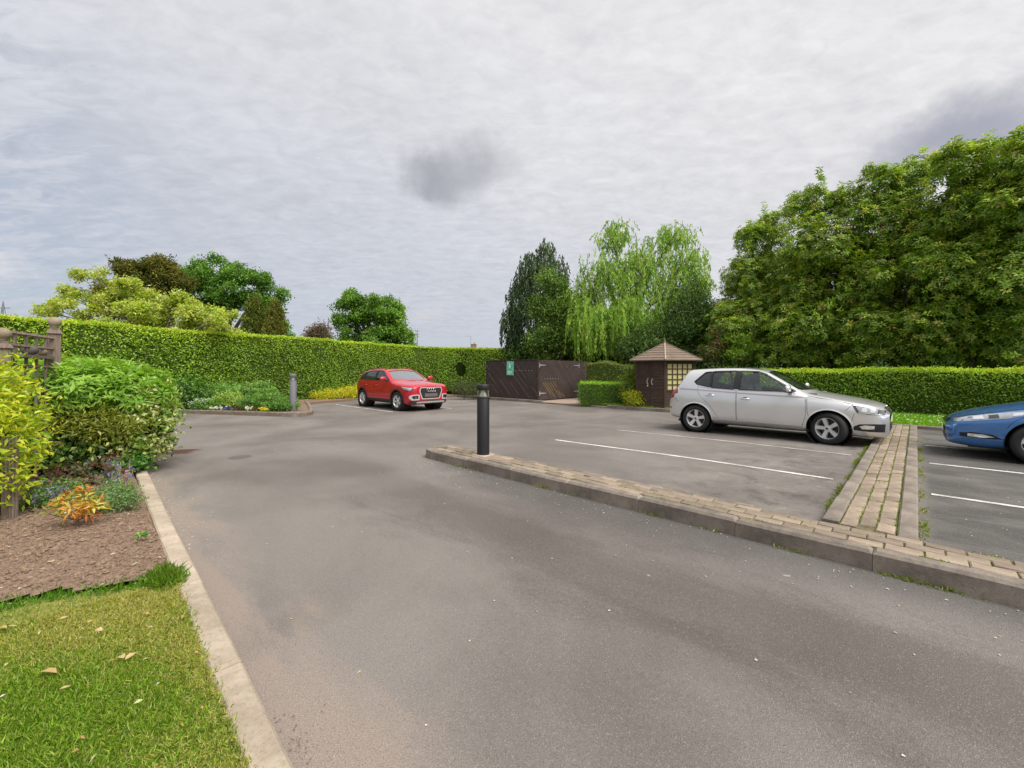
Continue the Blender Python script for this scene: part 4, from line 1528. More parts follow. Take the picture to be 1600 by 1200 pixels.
h3 = [tuple(W(a, b).xy) for a, b in ((-5.5, 17.4), (-3.2, 17.45), (0, 17.5), (3, 17.5), (7.5, 17.6))]
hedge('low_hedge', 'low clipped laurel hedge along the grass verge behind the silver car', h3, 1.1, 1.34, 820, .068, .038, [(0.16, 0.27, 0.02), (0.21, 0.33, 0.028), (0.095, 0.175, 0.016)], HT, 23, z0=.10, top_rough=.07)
h4 = [tuple(W(a, b).xy) for a, b in ((-9.35, 14.45), (-8.15, 14.35))]
hedge('box_hedge', 'small square clipped bright green hedge by the gravel pad', [(2.62, 16.45), (4.55, 15.95)], .9, .86, 700, .045, .026, [(0.085, 0.20, 0.014), (0.05, 0.13, 0.012)], [(0.16, 0.33, 0.016), (0.21, 0.36, 0.02)], 24, z0=.10, top_rough=.03, bulge=.03)
hedge('olive_hedge', 'dull olive hedge between the dark fence and summerhouse', [(3.35, 19.3), (4.9, 18.4), (6.2, 17.7)], 1.2, lambda s: 1.62 + .1 * math.sin(s * 2), 420, .06, .032, [(0.10, 0.12, 0.022), (0.14, 0.17, 0.03), (0.06, 0.08, 0.016)], [(0.15, 0.18, 0.03), (0.10, 0.13, 0.02)], 25, z0=.10, top_rough=.12, bulge=.12)

# ---------------- trees over the left hedge
GO = [(0.27, 0.36, 0.035), (0.36, 0.42, 0.06), (0.18, 0.27, 0.025), (0.44, 0.45, 0.16)]
tree_px('golden_tree', 'spreading yellow-green tree with pale blossom above the left hedge', 16.5, 235,
        [(150, 432, 26, 16), (112, 462, 30, 17, .5), (165, 470, 46, 26), (130, 492, 42, 20, -.5), (215, 465, 40, 24), (225, 496, 55, 25, -.6), (270, 478, 38, 22, .3), (300, 498, 46, 20), (345, 500, 34, 17, -.4), (190, 512, 60, 22), (330, 520, 60, 18, .4), (70, 487, 18, 8, .5)],
        2000, 14, .085, .13, .055, GO, 31, M['leaf'], .13, 2.0, inner=.6, rough=.3, nsub=8, fsub=.34, keep=.3)
tree_px('brown_conifer', 'dark bronze-green conifer behind the yellow-green tree', 29, 235,
        [(225, 440, 40, 38), (262, 445, 34, 32), (195, 425, 22, 16), (240, 480, 60, 45), (190, 470, 34, 40)],
        2600, 15, .16, .24, .08, [(0.06, 0.075, 0.015), (0.11, 0.105, 0.018), (0.04, 0.055, 0.013), (0.16, 0.135, 0.022)], 32, M['leaf_dull'], .3, inner=.4, rough=.28, axis='out')
OAK = [(0.075, 0.165, 0.024), (0.105, 0.21, 0.032), (0.05, 0.115, 0.018), (0.14, 0.26, 0.04)]
tree_px('oak_tree', 'large rounded green oak behind the bronze conifer', 35, 350,
        [(340, 435, 46, 32), (385, 440, 38, 30), (300, 440, 36, 30), (410, 465, 34, 34), (355, 480, 70, 40), (425, 495, 28, 28), (300, 490, 40, 36), (440, 515, 18, 18)],
        2700, 14, .16, .22, .12, OAK, 33, M['leaf'], .42, inner=.6, rough=.3, nsub=26, fsub=.26, keep=.2)
CYP = [(0.075, 0.105, 0.015), (0.12, 0.145, 0.02), (0.045, 0.065, 0.012)]
for k, (px, top, rx, lab) in enumerate(((399, 459, 12, 'taller of two narrow olive-green columnar conifers above the hedge'), (430, 468, 12.5, 'shorter and browner of two columnar conifers above the hedge'))):
    tree_px('columnar_conifer', lab, 24, px, [(px, top + 10, rx * .34, 11), (px, top + 26, rx * .62, 24), (px, top + 52, rx * .85, 34), (px + 1, top + 85, rx * .92, 45)],
            1500, 12, .06, .13, .045, CYP if k == 0 else [(c[0] * 1.15, c[1] * .95, c[2]) for c in CYP], 34 + k, M['leaf_dull'], .13, inner=.35, rough=.12, axis='up', group='columnar conifers', nsub=5, fsub=.3, keep=.95)
tree_px('purple_tree', 'small reddish-leaved tree far beyond the hedge beside the oak', 42, 496, [(494, 524, 18, 15), (505, 532, 16, 12), (484, 533, 12, 10)],
        330, 14, .3, .22, .1, [(0.11, 0.075, 0.055), (0.16, 0.10, 0.085), (0.08, 0.085, 0.045)], 36, M['leaf'], .2, inner=.8, rough=.3)
tree_px('oak_tree', 'lone broad green oak standing above the hedge behind the red car', 37, 582,
        [(570, 482, 40, 32), (600, 495, 42, 34), (545, 478, 22, 22), (560, 510, 40, 30), (610, 520, 38, 30), (535, 508, 20, 14), (625, 530, 24, 24), (585, 535, 60, 24), (530, 500, 12, 8)],
        2300, 14, .16, .22, .12, [(0.085, 0.18, 0.024), (0.125, 0.235, 0.03), (0.055, 0.12, 0.018), (0.17, 0.29, 0.04)], 37, M['leaf'], .42, 4.2, inner=.6, rough=.3, nsub=26, fsub=.26, keep=.2)

# ---------------- trees behind the enclosure and the summerhouse
def strands(tops, length, per, L, Wd, cols, rng, sway=.25, jl=.35):
    """hanging sprays: leaves along drooping strings"""
    n = len(tops)
    ln = length * rng.uniform(1 - jl, 1 + jl, n)
    cc = pick_cols(n, cols, rng, .16)
    t = rng.uniform(0, 1, (n, per))
    out = rng.normal(0, sway, (n, 1, 2))
    P = np.repeat(tops[:, None], per, 1).astype(float)
    P[:, :, :2] += out * (t[..., None] ** .6) + rng.normal(0, .035, (n, per, 2))
    P[:, :, 2] -= t * ln[:, None]
    D = np.zeros((n, per, 3)); D[..., 2] = -1
    D += rng.normal(0, .35, (n, per, 3)); D[..., :2] += out * .5
    Nv = rng.normal(size=(n, per, 3)) + np.array([0, -.5, .5])
    col = np.repeat(cc[:, None], per, 1) * (1 + rng.normal(0, .13, (n, per, 1)))
    m = n * per
    return P.reshape(m, 3), D.reshape(m, 3), Nv.reshape(m, 3), L * rng.uniform(.7, 1.25, m), Wd * rng.uniform(.8, 1.2, m), col.reshape(m, 3)


rng = np.random.default_rng(41)
DC = [(0.045, 0.075, 0.036), (0.07, 0.11, 0.055), (0.032, 0.055, 0.028), (0.10, 0.135, 0.065)]
Y = 28; x0 = (845 - 800) / 654 * Y
bl = blobs_px([(852, 408, 14, 30), (826, 425, 18, 28), (872, 430, 16, 24), (845, 455, 40, 42), (815, 470, 20, 36), (838, 510, 48, 50), (800, 510, 18, 26), (805, 540, 20, 18), (870, 490, 25, 50), (845, 555, 40, 30)], Y, x0)
P, Nn = crown_pts(bl, 2300, rng, .35, .2)
plant('weeping_cypress', 'dark drooping evergreen conifer rising behind the boarded fence', 'tree', x0, Y, 0,
      strands(P + np.array([0, 0, .25]), .85, 13, .26, .065, DC, rng, .16), M['leaf_dull'], limbs=limb_mesh(bl, 3, .25, rng))
tree_px('holly_tree', 'mid-green glossy bushy tree in front of the dark conifer', 24.5, 868,
        [(866, 450, 24, 26), (880, 480, 24, 34), (858, 490, 24, 34), (866, 530, 34, 36), (850, 545, 24, 26), (890, 540, 22, 30)],
        1250, 13, .22, .15, .075, [(0.07, 0.14, 0.02), (0.105, 0.195, 0.028), (0.045, 0.09, 0.016), (0.16, 0.24, 0.045)], 42, M['leaf_gloss'], .2, inner=.5, rough=.3)
rng = np.random.default_rng(43)
WG = [(0.18, 0.31, 0.045), (0.24, 0.37, 0.06), (0.12, 0.22, 0.03), (0.29, 0.41, 0.085)]
Y = 23.5; x0 = (985 - 800) / 654 * Y
bl = blobs_px([(960, 365, 30, 22), (1055, 365, 34, 16), (1010, 400, 40, 34), (940, 420, 36, 30), (1075, 410, 34, 34), (985, 440, 60, 40), (915, 460, 30, 34), (1060, 450, 44, 36), (925, 500, 34, 30, -1), (975, 490, 34, 30, -1.2), (1040, 500, 40, 30), (1095, 440, 18, 20)], Y, x0)
P, Nn = crown_pts(bl, 2600, rng, .75, .28)
f1 = strands(P, .60, 17, .17, .045, WG, rng, .22)
low = P[(P[:, 2] < 5.4) & (P[:, 0] < 1.6)]
low = low[rng.integers(0, len(low), 520)] + rng.normal(0, .12, (520, 3))
f2 = strands(low, 1.5, 44, .17, .045, [(0.22, 0.36, 0.055), (0.28, 0.42, 0.08), (0.17, 0.29, 0.04)], rng, .14)
plant('weeping_tree', 'tall pale green weeping tree with hanging sprays behind the summerhouse', 'tree', x0, Y, 0, cat(f1, f2), M['leaf'], limbs=limb_mesh(bl, 4.2, .22, rng, nb=6), bark=M['bark'])
tree_px('dark_evergreen', 'dark spreading evergreen behind the summerhouse roof', 21, 1075,
        [(1080, 480, 40, 40), (1105, 520, 44, 44), (1045, 530, 44, 40), (1010, 545, 34, 30), (1130, 545, 34, 40), (985, 545, 24, 24), (1090, 560, 60, 24), (950, 550, 40, 22, 5), (905, 548, 36, 22, 5)],
        2300, 14, .24, .17, .06, [(0.045, 0.09, 0.022), (0.07, 0.125, 0.032), (0.03, 0.06, 0.018), (0.11, 0.165, 0.04)], 44, M['leaf_dull'], .25, inner=.45, rough=.3, axis='out')

# ---------------- the big laurels on the right
LC = [(0.128, 0.215, 0.022), (0.185, 0.28, 0.028), (0.082, 0.15, 0.018), (0.26, 0.345, 0.045), (0.36, 0.30, 0.07)]
LW = [4, 4, 3, 2, .7]
for k, (Y, tp, spec, lab) in enumerate((
        (19.5, 1195, [(1175, 370, 28, 30), (1210, 350, 32, 30), (1165, 430, 34, 44), (1215, 420, 50, 48), (1180, 490, 50, 46), (1230, 500, 56, 46), (1150, 520, 40, 40), (1205, 545, 70, 34)], 'lowest and farthest of the big dark laurel trees, beside the dark evergreen'),
        (17.5, 1290, [(1262, 315, 34, 34), (1312, 318, 32, 32), (1280, 380, 56, 50), (1330, 400, 40, 50), (1260, 450, 54, 50), (1320, 470, 54, 50), (1290, 535, 80, 40)], 'big dark laurel tree right behind the silver car bonnet hedge'),
        (16.0, 1400, [(1372, 285, 34, 36), (1420, 272, 36, 34), (1395, 350, 56, 56), (1440, 380, 54, 56), (1370, 430, 54, 54), (1430, 465, 60, 54), (1400, 535, 84, 44)], 'tall laurel tree behind the middle of the low verge hedge'),
        (14.6, 1515, [(1500, 250, 42, 36), (1545, 240, 36, 40), (1510, 330, 62, 62), (1560, 360, 60, 66), (1490, 420, 58, 60), (1550, 465, 70, 60), (1515, 530, 90, 50)], 'towering laurel tree behind the hedge above the blue car bonnet'),
        (13.4, 1650, [(1600, 238, 46, 44), (1660, 220, 60, 50), (1610, 320, 66, 70), (1680, 350, 90, 90), (1600, 430, 66, 64), (1660, 490, 90, 70), (1620, 535, 90, 50)], 'rightmost and tallest laurel tree above the blue car, cut by the frame'))):
    rng = np.random.default_rng(50 + k)
    x0 = (tp - 800) / 654 * Y
    bl = blobs_px([(s[0], s[1] + 14 * (578 - s[1]) / 340, s[2], s[3]) + (rng.uniform(-.5, .5), .85) for s in spec] + [(tp - 30, 512, 60, 46, -.3, .7), (tp + 40, 550, 70, 32, .4, .6), (tp - 45, 552, 60, 30, .4, .6)], Y, x0)
    P, Nn = crown_pts(clusters(bl, rng, 16, .36, .92), 12500, rng, .7, .28)
    lowf = (P[:, 2] / max(b[2] + b[5] for b in bl))
    kp = rng.uniform(0, 1, len(P)) > np.clip(lowf - .55, 0, .5) * .9
    P, Nn = P[kp], Nn[kp]
    F = foliage(P, Nn, 7, .045, .142, .055, LC, rng, wts=LW, whorl=True, ccol=.2)
    # upright leading shoots on the skyline
    zt = max(b[2] + b[5] for b in bl)
    sh = P[(Nn[:, 2] > .35) & (P[:, 2] > zt - 4.2)]
    if len(sh) > 10:
        sh = sh[rng.choice(len(sh), min(len(sh), 70), replace=False)]
        ln = rng.uniform(.4, .95, (len(sh), 1)); tl = rng.normal(0, .12, sh.shape) * [1, 1, 0]
        pts = np.concatenate([sh + (tl + [0, 0, 1.0]) * h * ln + rng.normal(0, .03, sh.shape) for h in (.08, .2, .32, .44, .55)])
        F2 = foliage(pts, np.tile([0, 0, 1.0], (len(pts), 1)) + rng.normal(0, .2, (len(pts), 3)), 7, .05, .17, .06, LC, rng, wts=[2, 4, 1, 3, 1.5], whorl=True)
        F = cat(F, F2)
    plant('laurel_tree', lab, 'tree', x0, Y, .1, F, M['leaf_gloss'], 'big laurel trees', limbs=limb_mesh(bl, 2.2, .2, rng, nb=5))

# understorey shrubs between hedge and trees
def shrub(name, label, x, y, z0, blobs, nc, m, rc, L, Wd, cols, seed, mat=None, wts=None, inner=.6, rough=.2, catg='shrub', group=None, stems=True, **kw):
    rng = np.random.default_rng(seed)
    P, Nn = crown_pts(blobs, nc, rng, inner, rough, kw.pop('rs', 2.0))
    F = foliage(P, Nn, m, rc, L, Wd, cols, rng, wts=wts, **kw)
    lm = limb_mesh(blobs, max(.08, min(b[2] for b in blobs) * .45), .022, rng, nb=4) if stems else None
    return plant(name, label, catg, x, y, z0, F, mat or M['leaf'], group, limbs=lm, part='foliage', stem='stems')


DK = [(0.06, 0.12, 0.025), (0.09, 0.165, 0.035), (0.04, 0.08, 0.018)]
for px, Y, rx, rz, cols, lab in ((1125, 17.3, .95, 1.0, DK, 'dark green rounded shrub just right of the summerhouse'),
                                 (1195, 17.0, 1.1, 1.05, [(0.075, 0.14, 0.045), (0.11, 0.19, 0.06), (0.05, 0.09, 0.03)], 'soft grey-green shrub behind the silver car roof'),
                                 (1370, 14.7, .55, 1.02, [(0.08, 0.14, 0.06), (0.11, 0.17, 0.075), (0.05, 0.09, 0.035)], 'feathery blue-green shrub poking over the low hedge'),
                                 (1475, 13.4, .45, .95, [(0.06, 0.12, 0.04), (0.09, 0.16, 0.05)], 'small leafy sapling top showing over the low hedge')):
    shrub('understorey_shrub', lab, (px - 800) / 654 * Y, Y, .1, [(0, 0, rz * .75, rx, rx * .8, rz * .8), (rx * .4, 0, rz * .5, rx * .8, rx * .7, rz * .6), (-rx * .5, 0, rz * .5, rx * .7, rx * .7, rz * .55)],
          420, 13, .1, .085, .032, cols, int(px), M['leaf'])
tree_px('red_leaved_tree', 'small bush with red-brown leaves right of the summerhouse', 18.5, 1125, [(1118, 522, 20, 9), (1140, 514, 12, 7), (1130, 540, 26, 14), (1112, 552, 24, 16), (1140, 558, 24, 16)], 300, 12, .1, .11, .05,
        [(0.15, 0.06, 0.035), (0.07, 0.11, 0.025), (0.05, 0.09, 0.02), (0.10, 0.13, 0.03)], 71, M['leaf'], .06, catg='bush', inner=.8)
tree_px('lime_bush', 'lime-green leafy bush under the laurels right of the summerhouse', 18.2, 1150, [(1150, 528, 20, 9), (1165, 540, 22, 10), (1155, 556, 30, 18)], 240, 12, .1, .12, .055,
        [(0.17, 0.27, 0.03), (0.12, 0.20, 0.025)], 72, M['leaf'], .06, catg='bush', inner=.8)
# enough dark growth far behind to close the lower gaps
for k, (x, y, rx, h) in enumerate(((9, 27, 3.5, 4.2), (14.5, 24, 3.5, 4.6), (19, 20.5, 3.6, 5.0), (23, 16, 3.6, 5.0), (3.5, 27, 3, 3.4))):
    lab = ['wide dark evergreen bank behind the lowest laurel', 'wide dark evergreen bank behind the second laurel', 'wide dark evergreen bank behind the middle laurel', 'wide dark evergreen bank behind the tallest laurel', 'low dark evergreen bank behind the weeping tree'][k]
    shrub('evergreen_bank', lab, x, y, 0, [(0, 0, h * .5, rx, rx * .6, h * .5), (-rx * .6, 0, h * .4, rx * .7, rx * .5, h * .45), (rx * .6, .3, h * .42, rx * .7, rx * .5, h * .45)], 2600, 10, .3, .30, .14,
          [(0.045, 0.09, 0.02), (0.07, 0.125, 0.026), (0.032, 0.065, 0.016)], 80 + k, M['leaf_dull'], inner=.4)

# ---------------- planted bed by the far bollard (world positions)
def spot(px, py, z=.09):
    Y = 654 * (CAMH - z) / (py - 578)
    return (px - 800) / 654 * Y, Y


BG = [(0.085, 0.17, 0.03), (0.12, 0.22, 0.045), (0.055, 0.115, 0.02)]
for k, (px, py, rx, h, cols, L, Wd, lab) in enumerate((
        (296, 630, .62, 1.12, [(0.06, 0.13, 0.02), (0.085, 0.17, 0.03), (0.04, 0.085, 0.015)], .06, .03, 'upright dark green shrub at the left end of the planted bed'),
        (350, 622, .75, .95, [(0.10, 0.19, 0.04), (0.13, 0.23, 0.055), (0.07, 0.13, 0.025)], .055, .022, 'loose green shrub in the middle back of the planted bed'),
        (404, 620, .7, .98, [(0.11, 0.20, 0.045), (0.15, 0.25, 0.06), (0.07, 0.14, 0.03)], .06, .024, 'pale-topped green shrub at the back of the bed beside the hedge'),
        (360, 633, .62, .60, [(0.17, 0.25, 0.05), (0.22, 0.29, 0.075), (0.11, 0.18, 0.03)], .05, .018, 'light yellow-green mound in the middle of the planted bed'),
        (418, 634, .80, .58, BG, .05, .018, 'wide feathery green mound beside the far bollard'),
        (443, 636, .48, .40, BG, .045, .016, 'low bright green mound hard against the grey bollard'),
        (325, 634, .55, .36, BG, .05, .02, 'low green groundcover mound behind the pale blue flowers'),
        (385, 634, .4, .36, [(0.13, 0.24, 0.06), (0.17, 0.29, 0.08)], .14, .014, 'tuft of long strappy leaves at the front of the planted bed'))):
    y = (14.7, 15.3, 15.4, 14.7, 14.6, 14.15, 14.45, 14.3)[k]
    x = (px - 800) / 654 * y
    if k == 7:
        shrub('leafy_tuft', lab, x, y, .08, [(0, 0, .16, rx * .6, rx * .6, .2)], 120, 8, .03, L * 1.6, Wd, cols, 100 + k, axis='up', up=.1, catg='plant', stems=False)
    else:
        shrub('bed_shrub', lab, x, y, .08, [(0, 0, h * .55, rx, rx * .8, h * .45), (rx * .35, -.1, h * .4, rx * .65, rx * .6, h * .38), (-rx * .4, 0, h * .38, rx * .6, rx * .6, h * .36)], int(300 * rx / .6), 11, .05, L * 1.7, Wd * 1.9, [tuple(v * 1.25 for v in c_) for c_ in cols], 100 + k, rough=.3)
x, y = (316 - 800) / 654 * 14.3, 14.3
shrub('flower_clump', 'pale blue-white flowering clump at the front of the planted bed', x, y, .08, [(0, 0, .16, .34, .3, .17)], 150, 9, .04, .05, .014, [(0.10, 0.17, 0.06), (0.13, 0.20, 0.09)], 120, axis='up', catg='flowers', stems=False)
fx = np.random.default_rng(5)
P = np.column_stack([fx.uniform(-.32, .32, 130), fx.uniform(-.28, .25, 130), fx.uniform(.24, .40, 130)])
F = foliage(P, np.tile([0, 0, 1.0], (130, 1)), 3, .012, .035, .028, [(0.55, 0.62, 0.74), (0.42, 0.50, 0.68), (0.66, 0.70, 0.78)], fx, axis='rand')
o = link('blossom', leaf_mesh('blossom', *F), M['leaf'], bpy.data.objects['flower_clump'])
pcols = {'white': (0.72, 0.70, 0.70), 'purple': (0.08, 0.045, 0.26), 'yellow': (0.75, 0.60, 0.03), 'dark red': (0.10, 0.02, 0.035)}
for k, (px, cname, lab) in enumerate(((334, 'white', 'white pansies left of the purple ones along the bed kerb'), (346, 'white', 'pale bedding pansies just left of the purple cluster'), (357, 'purple', 'deep purple pansies along the planted bed kerb'),
                                      (372, 'dark red', 'dark red pansies right of the purple ones on the bed kerb'), (391, 'white', 'white pansy cluster in front of the strappy tuft'), (403, 'dark red', 'dark red pansies between white and yellow clusters'), (413, 'yellow', 'bright yellow pansies along the bed kerb'))):
    y = 14.02 - (px - 334) * .0035
    x = (px - 800) / 654 * y
    r = empty('pansies', (x, y, .085), 0, lab, 'flowers', 'pansies along the bed kerb')
    rg = np.random.default_rng(130 + k)
    P = np.column_stack([rg.uniform(-.15, .15, 40), rg.uniform(-.09, .09, 40), rg.uniform(.01, .08, 40)])
    link('leaves', leaf_mesh('leaves', *foliage(P, np.tile([0, 0, 1.0], (40, 1)), 4, .02, .05, .025, BG, rg)), M['leaf'], r)
    P = np.column_stack([rg.uniform(-.15, .15, 16), rg.uniform(-.1, .06, 16), rg.uniform(.07, .14, 16)])
    link('petals', leaf_mesh('petals', *foliage(P, np.tile([0, -.8, .6], (16, 1)), 5, .014, .05, .045, [pcols[cname]], rg, jit=.1)), M['leaf'], r)
# yellow plants at the hedge foot, dark heather, ivy and grass by the fence
YL = [(0.42, 0.40, 0.02), (0.52, 0.46, 0.03), (0.28, 0.30, 0.02)]
for px, py, rx, h, lab in ((505, 623, .75, .34, 'low yellow-leaved shrub at the hedge foot nearest the bollard'), (535, 622, .75, .42, 'yellow-leaved shrub at the hedge foot between bollard and red car'), (553, 621, .6, .5, 'yellow-leaved shrub at the hedge foot tucked behind the red car')):
    x, y = spot(px, py)
    shrub('yellow_shrub', lab, x, y - .1, .07, [(0, 0, h * .5, rx, .4, h * .55), (.2, .1, h * .9, .25, .2, h * .45)], 260, 11, .07, .07, .035, YL, int(px), group='yellow-leaved shrubs at the hedge foot')
shrub('heather_shrub', 'dull dark brown-green heather mound between red car and fence', -2.35, 20.6, .08, [(0, 0, .42, .72, .5, .5), (.5, .1, .35, .5, .4, .4)], 380, 12, .08, .06, .018, [(0.07, 0.085, 0.04), (0.10, 0.095, 0.05), (0.05, 0.06, 0.03)], 140, M['leaf_dull'])
shrub('sapling_bush', 'ragged olive bush with leggy stems left of the summerhouse', 4.62, 16.15, .1, [(0, 0, .75, .42, .4, .5), (-.2, -.3, .5, .4, .35, .4), (.1, .1, 1.15, .3, .3, .35)], 320, 11, .09, .08, .032, [(0.13, 0.19, 0.025), (0.20, 0.26, 0.03), (0.07, 0.12, 0.02)], 141)
shrub('golden_shrub', 'small golden-yellow shrub at the foot of the summerhouse', 4.48, 15.45, .1, [(0, 0, .34, .34, .3, .28), (.15, -.1, .22, .3, .28, .2)], 220, 10, .06, .06, .03, [(0.36, 0.36, 0.02), (0.25, 0.29, 0.02)], 142)

# ---------------- near left: the big green shrub with its mixed skirt
def leaf_part_mesh(name, L, Wd, mat):
    """one broad leaf of eight faces, shared by the leaves that are parts"""
    me = bpy.data.meshes.new(name)
    xs = [-.5, -.22, .12, .5]
    ws = [0.03, .42, .46, 0.0]
    vs, fs = [], []
    for x, w_ in zip(xs, ws):
        z = -.10 * (x + .1) ** 2 * L * 3
        vs += [(x * L, -w_ * Wd, z + w_ * Wd * .35), (x * L, 0, z), (x * L, w_ * Wd, z + w_ * Wd * .35)]
    for i in range(3):
        k = 3 * i
        fs += [(k, k + 3, k + 4, k + 1), (k + 1, k + 4, k + 5, k + 2)]
    me.from_pydata(vs, [], fs)
    me.materials.append(mat)
    return me


def leaf_parts(root, P, Nn, L, Wd, mat, rng, tipdown=.25):
    me = leaf_part_mesh('leaf', L, Wd, mat)
    for p, n in zip(P, Nn):
        d = unit(n * .8 + rng.normal(0, .5, 3) + np.array([0, 0, -tipdown]))
        nv = unit(np.array([0, 0, .9]) + n * .35 + rng.normal(0, .3, 3))
        nv = unit(nv - d * (nv @ d))
        y = np.cross(nv, d)
        R = Matrix((d, y, nv)).transposed()
        o = bpy.data.objects.new('leaf', me)
        COL.objects.link(o)
        o.parent = root
        o.matrix_local = Matrix.Translation(p) @ R.to_4x4() @ Matrix.Scale(rng.uniform(.75, 1.2), 4)


BSX, BSY = -6.16, 6.15
GS = [(0.145, 0.275, 0.028), (0.18, 0.32, 0.038), (0.12, 0.235, 0.024), (0.24, 0.375, 0.06)]
bsb = [(0, 0, 1.12, 1.0, .82, .48), (-.5, .1, 1.2, .7, .7, .44), (.55, -.1, 1.0, .58, .6, .46), (.1, -.35, 1.15, .75, .55, .40), (-.75, -.2, 1.1, .5, .5, .42)]
rng = np.random.default_rng(150)
P, Nn = crown_pts(bsb, 1500, rng, .5, .14, 2.5)
P2 = P[P[:, 2] > .78]; N2 = Nn[P[:, 2] > .78]
F = foliage(P2, N2, 9, .03, .105, .034, GS, rng, whorl=True, ccol=.08, jit=.09)
lm = limb_mesh(bsb, .4, .03, rng, nb=8)
big_shrub = plant('green_shrub', 'big rounded bright green shrub at the end of the flower bed', 'shrub', BSX, BSY, .05, F, M['leaf'], limbs=lm, part='foliage', stem='stems')
big_shrub.children[0]['kind'] = 'stuff'
M['leaf_green'] = mat_single_leaf('shrub_leaf', (0.13, 0.25, 0.028), (0.29, 0.43, 0.07))
vis = (N2[:, 1] < .35) & (N2[:, 2] > -.2)
sel = rng.choice(np.nonzero(vis)[0], 260, replace=False)
leaf_parts(big_shrub, P2[sel] + N2[sel] * .05, N2[sel], .125, .045, M['leaf_green'], rng)
rng = np.random.default_rng(151)
shrub('variegated_shrub', 'cream-edged variegated shrub on the road side below the big green shrub', -5.28, 5.98, .05, [(0, 0, .58, .34, .42, .5), (-.15, -.25, .35, .35, .35, .32), (.02, .15, .85, .28, .35, .34)], 420, 10, .07, .07, .036,
      [(0.30, 0.36, 0.09), (0.45, 0.47, 0.20), (0.14, 0.24, 0.04), (0.10, 0.18, 0.03)], 152)
shrub('spotted_shrub', 'yellow-edged glossy evergreen under the big green shrub', -6.15, 5.55, .05, [(0, 0, .3, .55, .3, .3), (-.45, 0, .32, .42, .3, .32), (.45, .0, .28, .4, .3, .28)], 420, 9, .06, .095, .05,
      [(0.05, 0.10, 0.02), (0.34, 0.36, 0.04), (0.09, 0.15, 0.03), (0.035, 0.07, 0.015)], 153, M['leaf_gloss'], wts=[4, 1.3, 3, 3], ccol=.1, jit=.35)
shrub('golden_euonymus', 'olive-gold drooping growth in the middle of the big shrub face', -5.75, 5.62, .05, [(0, 0, .72, .5, .3, .24), (.35, .05, .62, .35, .3, .2)], 340, 11, .07, .08, .022, [(0.16, 0.18, 0.025), (0.22, 0.24, 0.03), (0.08, 0.10, 0.02)], 154, axis='out')
shrub('ivy', 'fresh green ivy at the kerb end under the big shrub', -5.28, 5.72, .05, [(0, 0, .14, .24, .2, .15)], 120, 9, .05, .065, .055, [(0.09, 0.22, 0.04), (0.06, 0.15, 0.03)], 155, catg='plant', stems=False)
shrub('undergrowth_shrub', 'dark green growth inside the foot of the big green shrub', -6.2, 6.2, .0, [(0, 0, .5, .95, .6, .45)], 500, 10, .1, .09, .04, [(0.03, 0.06, 0.012), (0.05, 0.08, 0.018)], 156)

# golden shrub at the frame's left edge
GL = [(0.35, 0.41, 0.02), (0.27, 0.37, 0.022), (0.18, 0.29, 0.02), (0.46, 0.47, 0.035)]
gb = [(.1, -.15, .62, .5, .5, .42), (.22, -.3, .3, .3, .3, .26), (0, 0, 1.05, .58, .55, .45), (.05, -.05, .75, .62, .6, .38), (-.2, .1, 1.3, .5, .5, .3), (.1, -.1, .4, .5, .5, .3), (-.5, 0, .9, .5, .6, .55)]
rng = np.random.default_rng(160)
P, Nn = crown_pts(gb, 1700, rng, .55, .2, 2.5)
F = foliage(P, Nn, 8, .055, .066, .028, GL, rng, axis='out')
gsh = plant('golden_privet', 'tall golden-yellow shrub growing over the trellis at the frame edge', 'shrub', -5.16, 3.88, .05, F, M['leaf'], limbs=limb_mesh(gb, .3, .025, rng, nb=6), part='foliage', stem='stems')
gsh.children[0]['kind'] = 'stuff'
M['leaf_gold'] = mat_single_leaf('golden_leaf', (0.30, 0.42, 0.02), (0.62, 0.62, 0.04))
vis = (Nn[:, 0] - Nn[:, 1] * .6 > .1)
sel = rng.choice(np.nonzero(vis)[0], 240, replace=False)
leaf_parts(gsh, P[sel] + Nn[sel] * .04, Nn[sel], .072, .031, M['leaf_gold'], rng, .1)

# small plants in the dug bed
x, y = -3.80, 3.66
rng = np.random.default_rng(170)
b = [(0, 0, .23, .16, .16, .13), (-.10, .0, .20, .11, .11, .10), (.11, 0, .18, .10, .10, .09)]
P, Nn = crown_pts(b, 42, rng, .6, .25)
F = foliage(P, Nn, 7, .02, .07, .020, [(0.42, 0.17, 0.03), (0.38, 0.34, 0.04), (0.20, 0.24, 0.03), (0.50, 0.16, 0.04), (0.50, 0.42, 0.08)], rng, whorl=True)
plant('orange_leaved_plant', 'small plant with orange and yellow young leaves in the dug bed', 'plant', x, y, .07, F, M['leaf'], limbs=limb_mesh(b, .1, .012, rng, nb=3), part='foliage', stem='stems')
shrub('catmint', 'low grey-green feathery plant behind the orange-leaved one', -4.00, 4.16, .07, [(0, 0, .1, .24, .2, .13), (.12, -.05, .08, .18, .17, .1)], 260, 9, .035, .035, .012, [(0.12, 0.20, 0.075), (0.16, 0.25, 0.10), (0.09, 0.15, 0.055)], 171, catg='plant', stems=False)
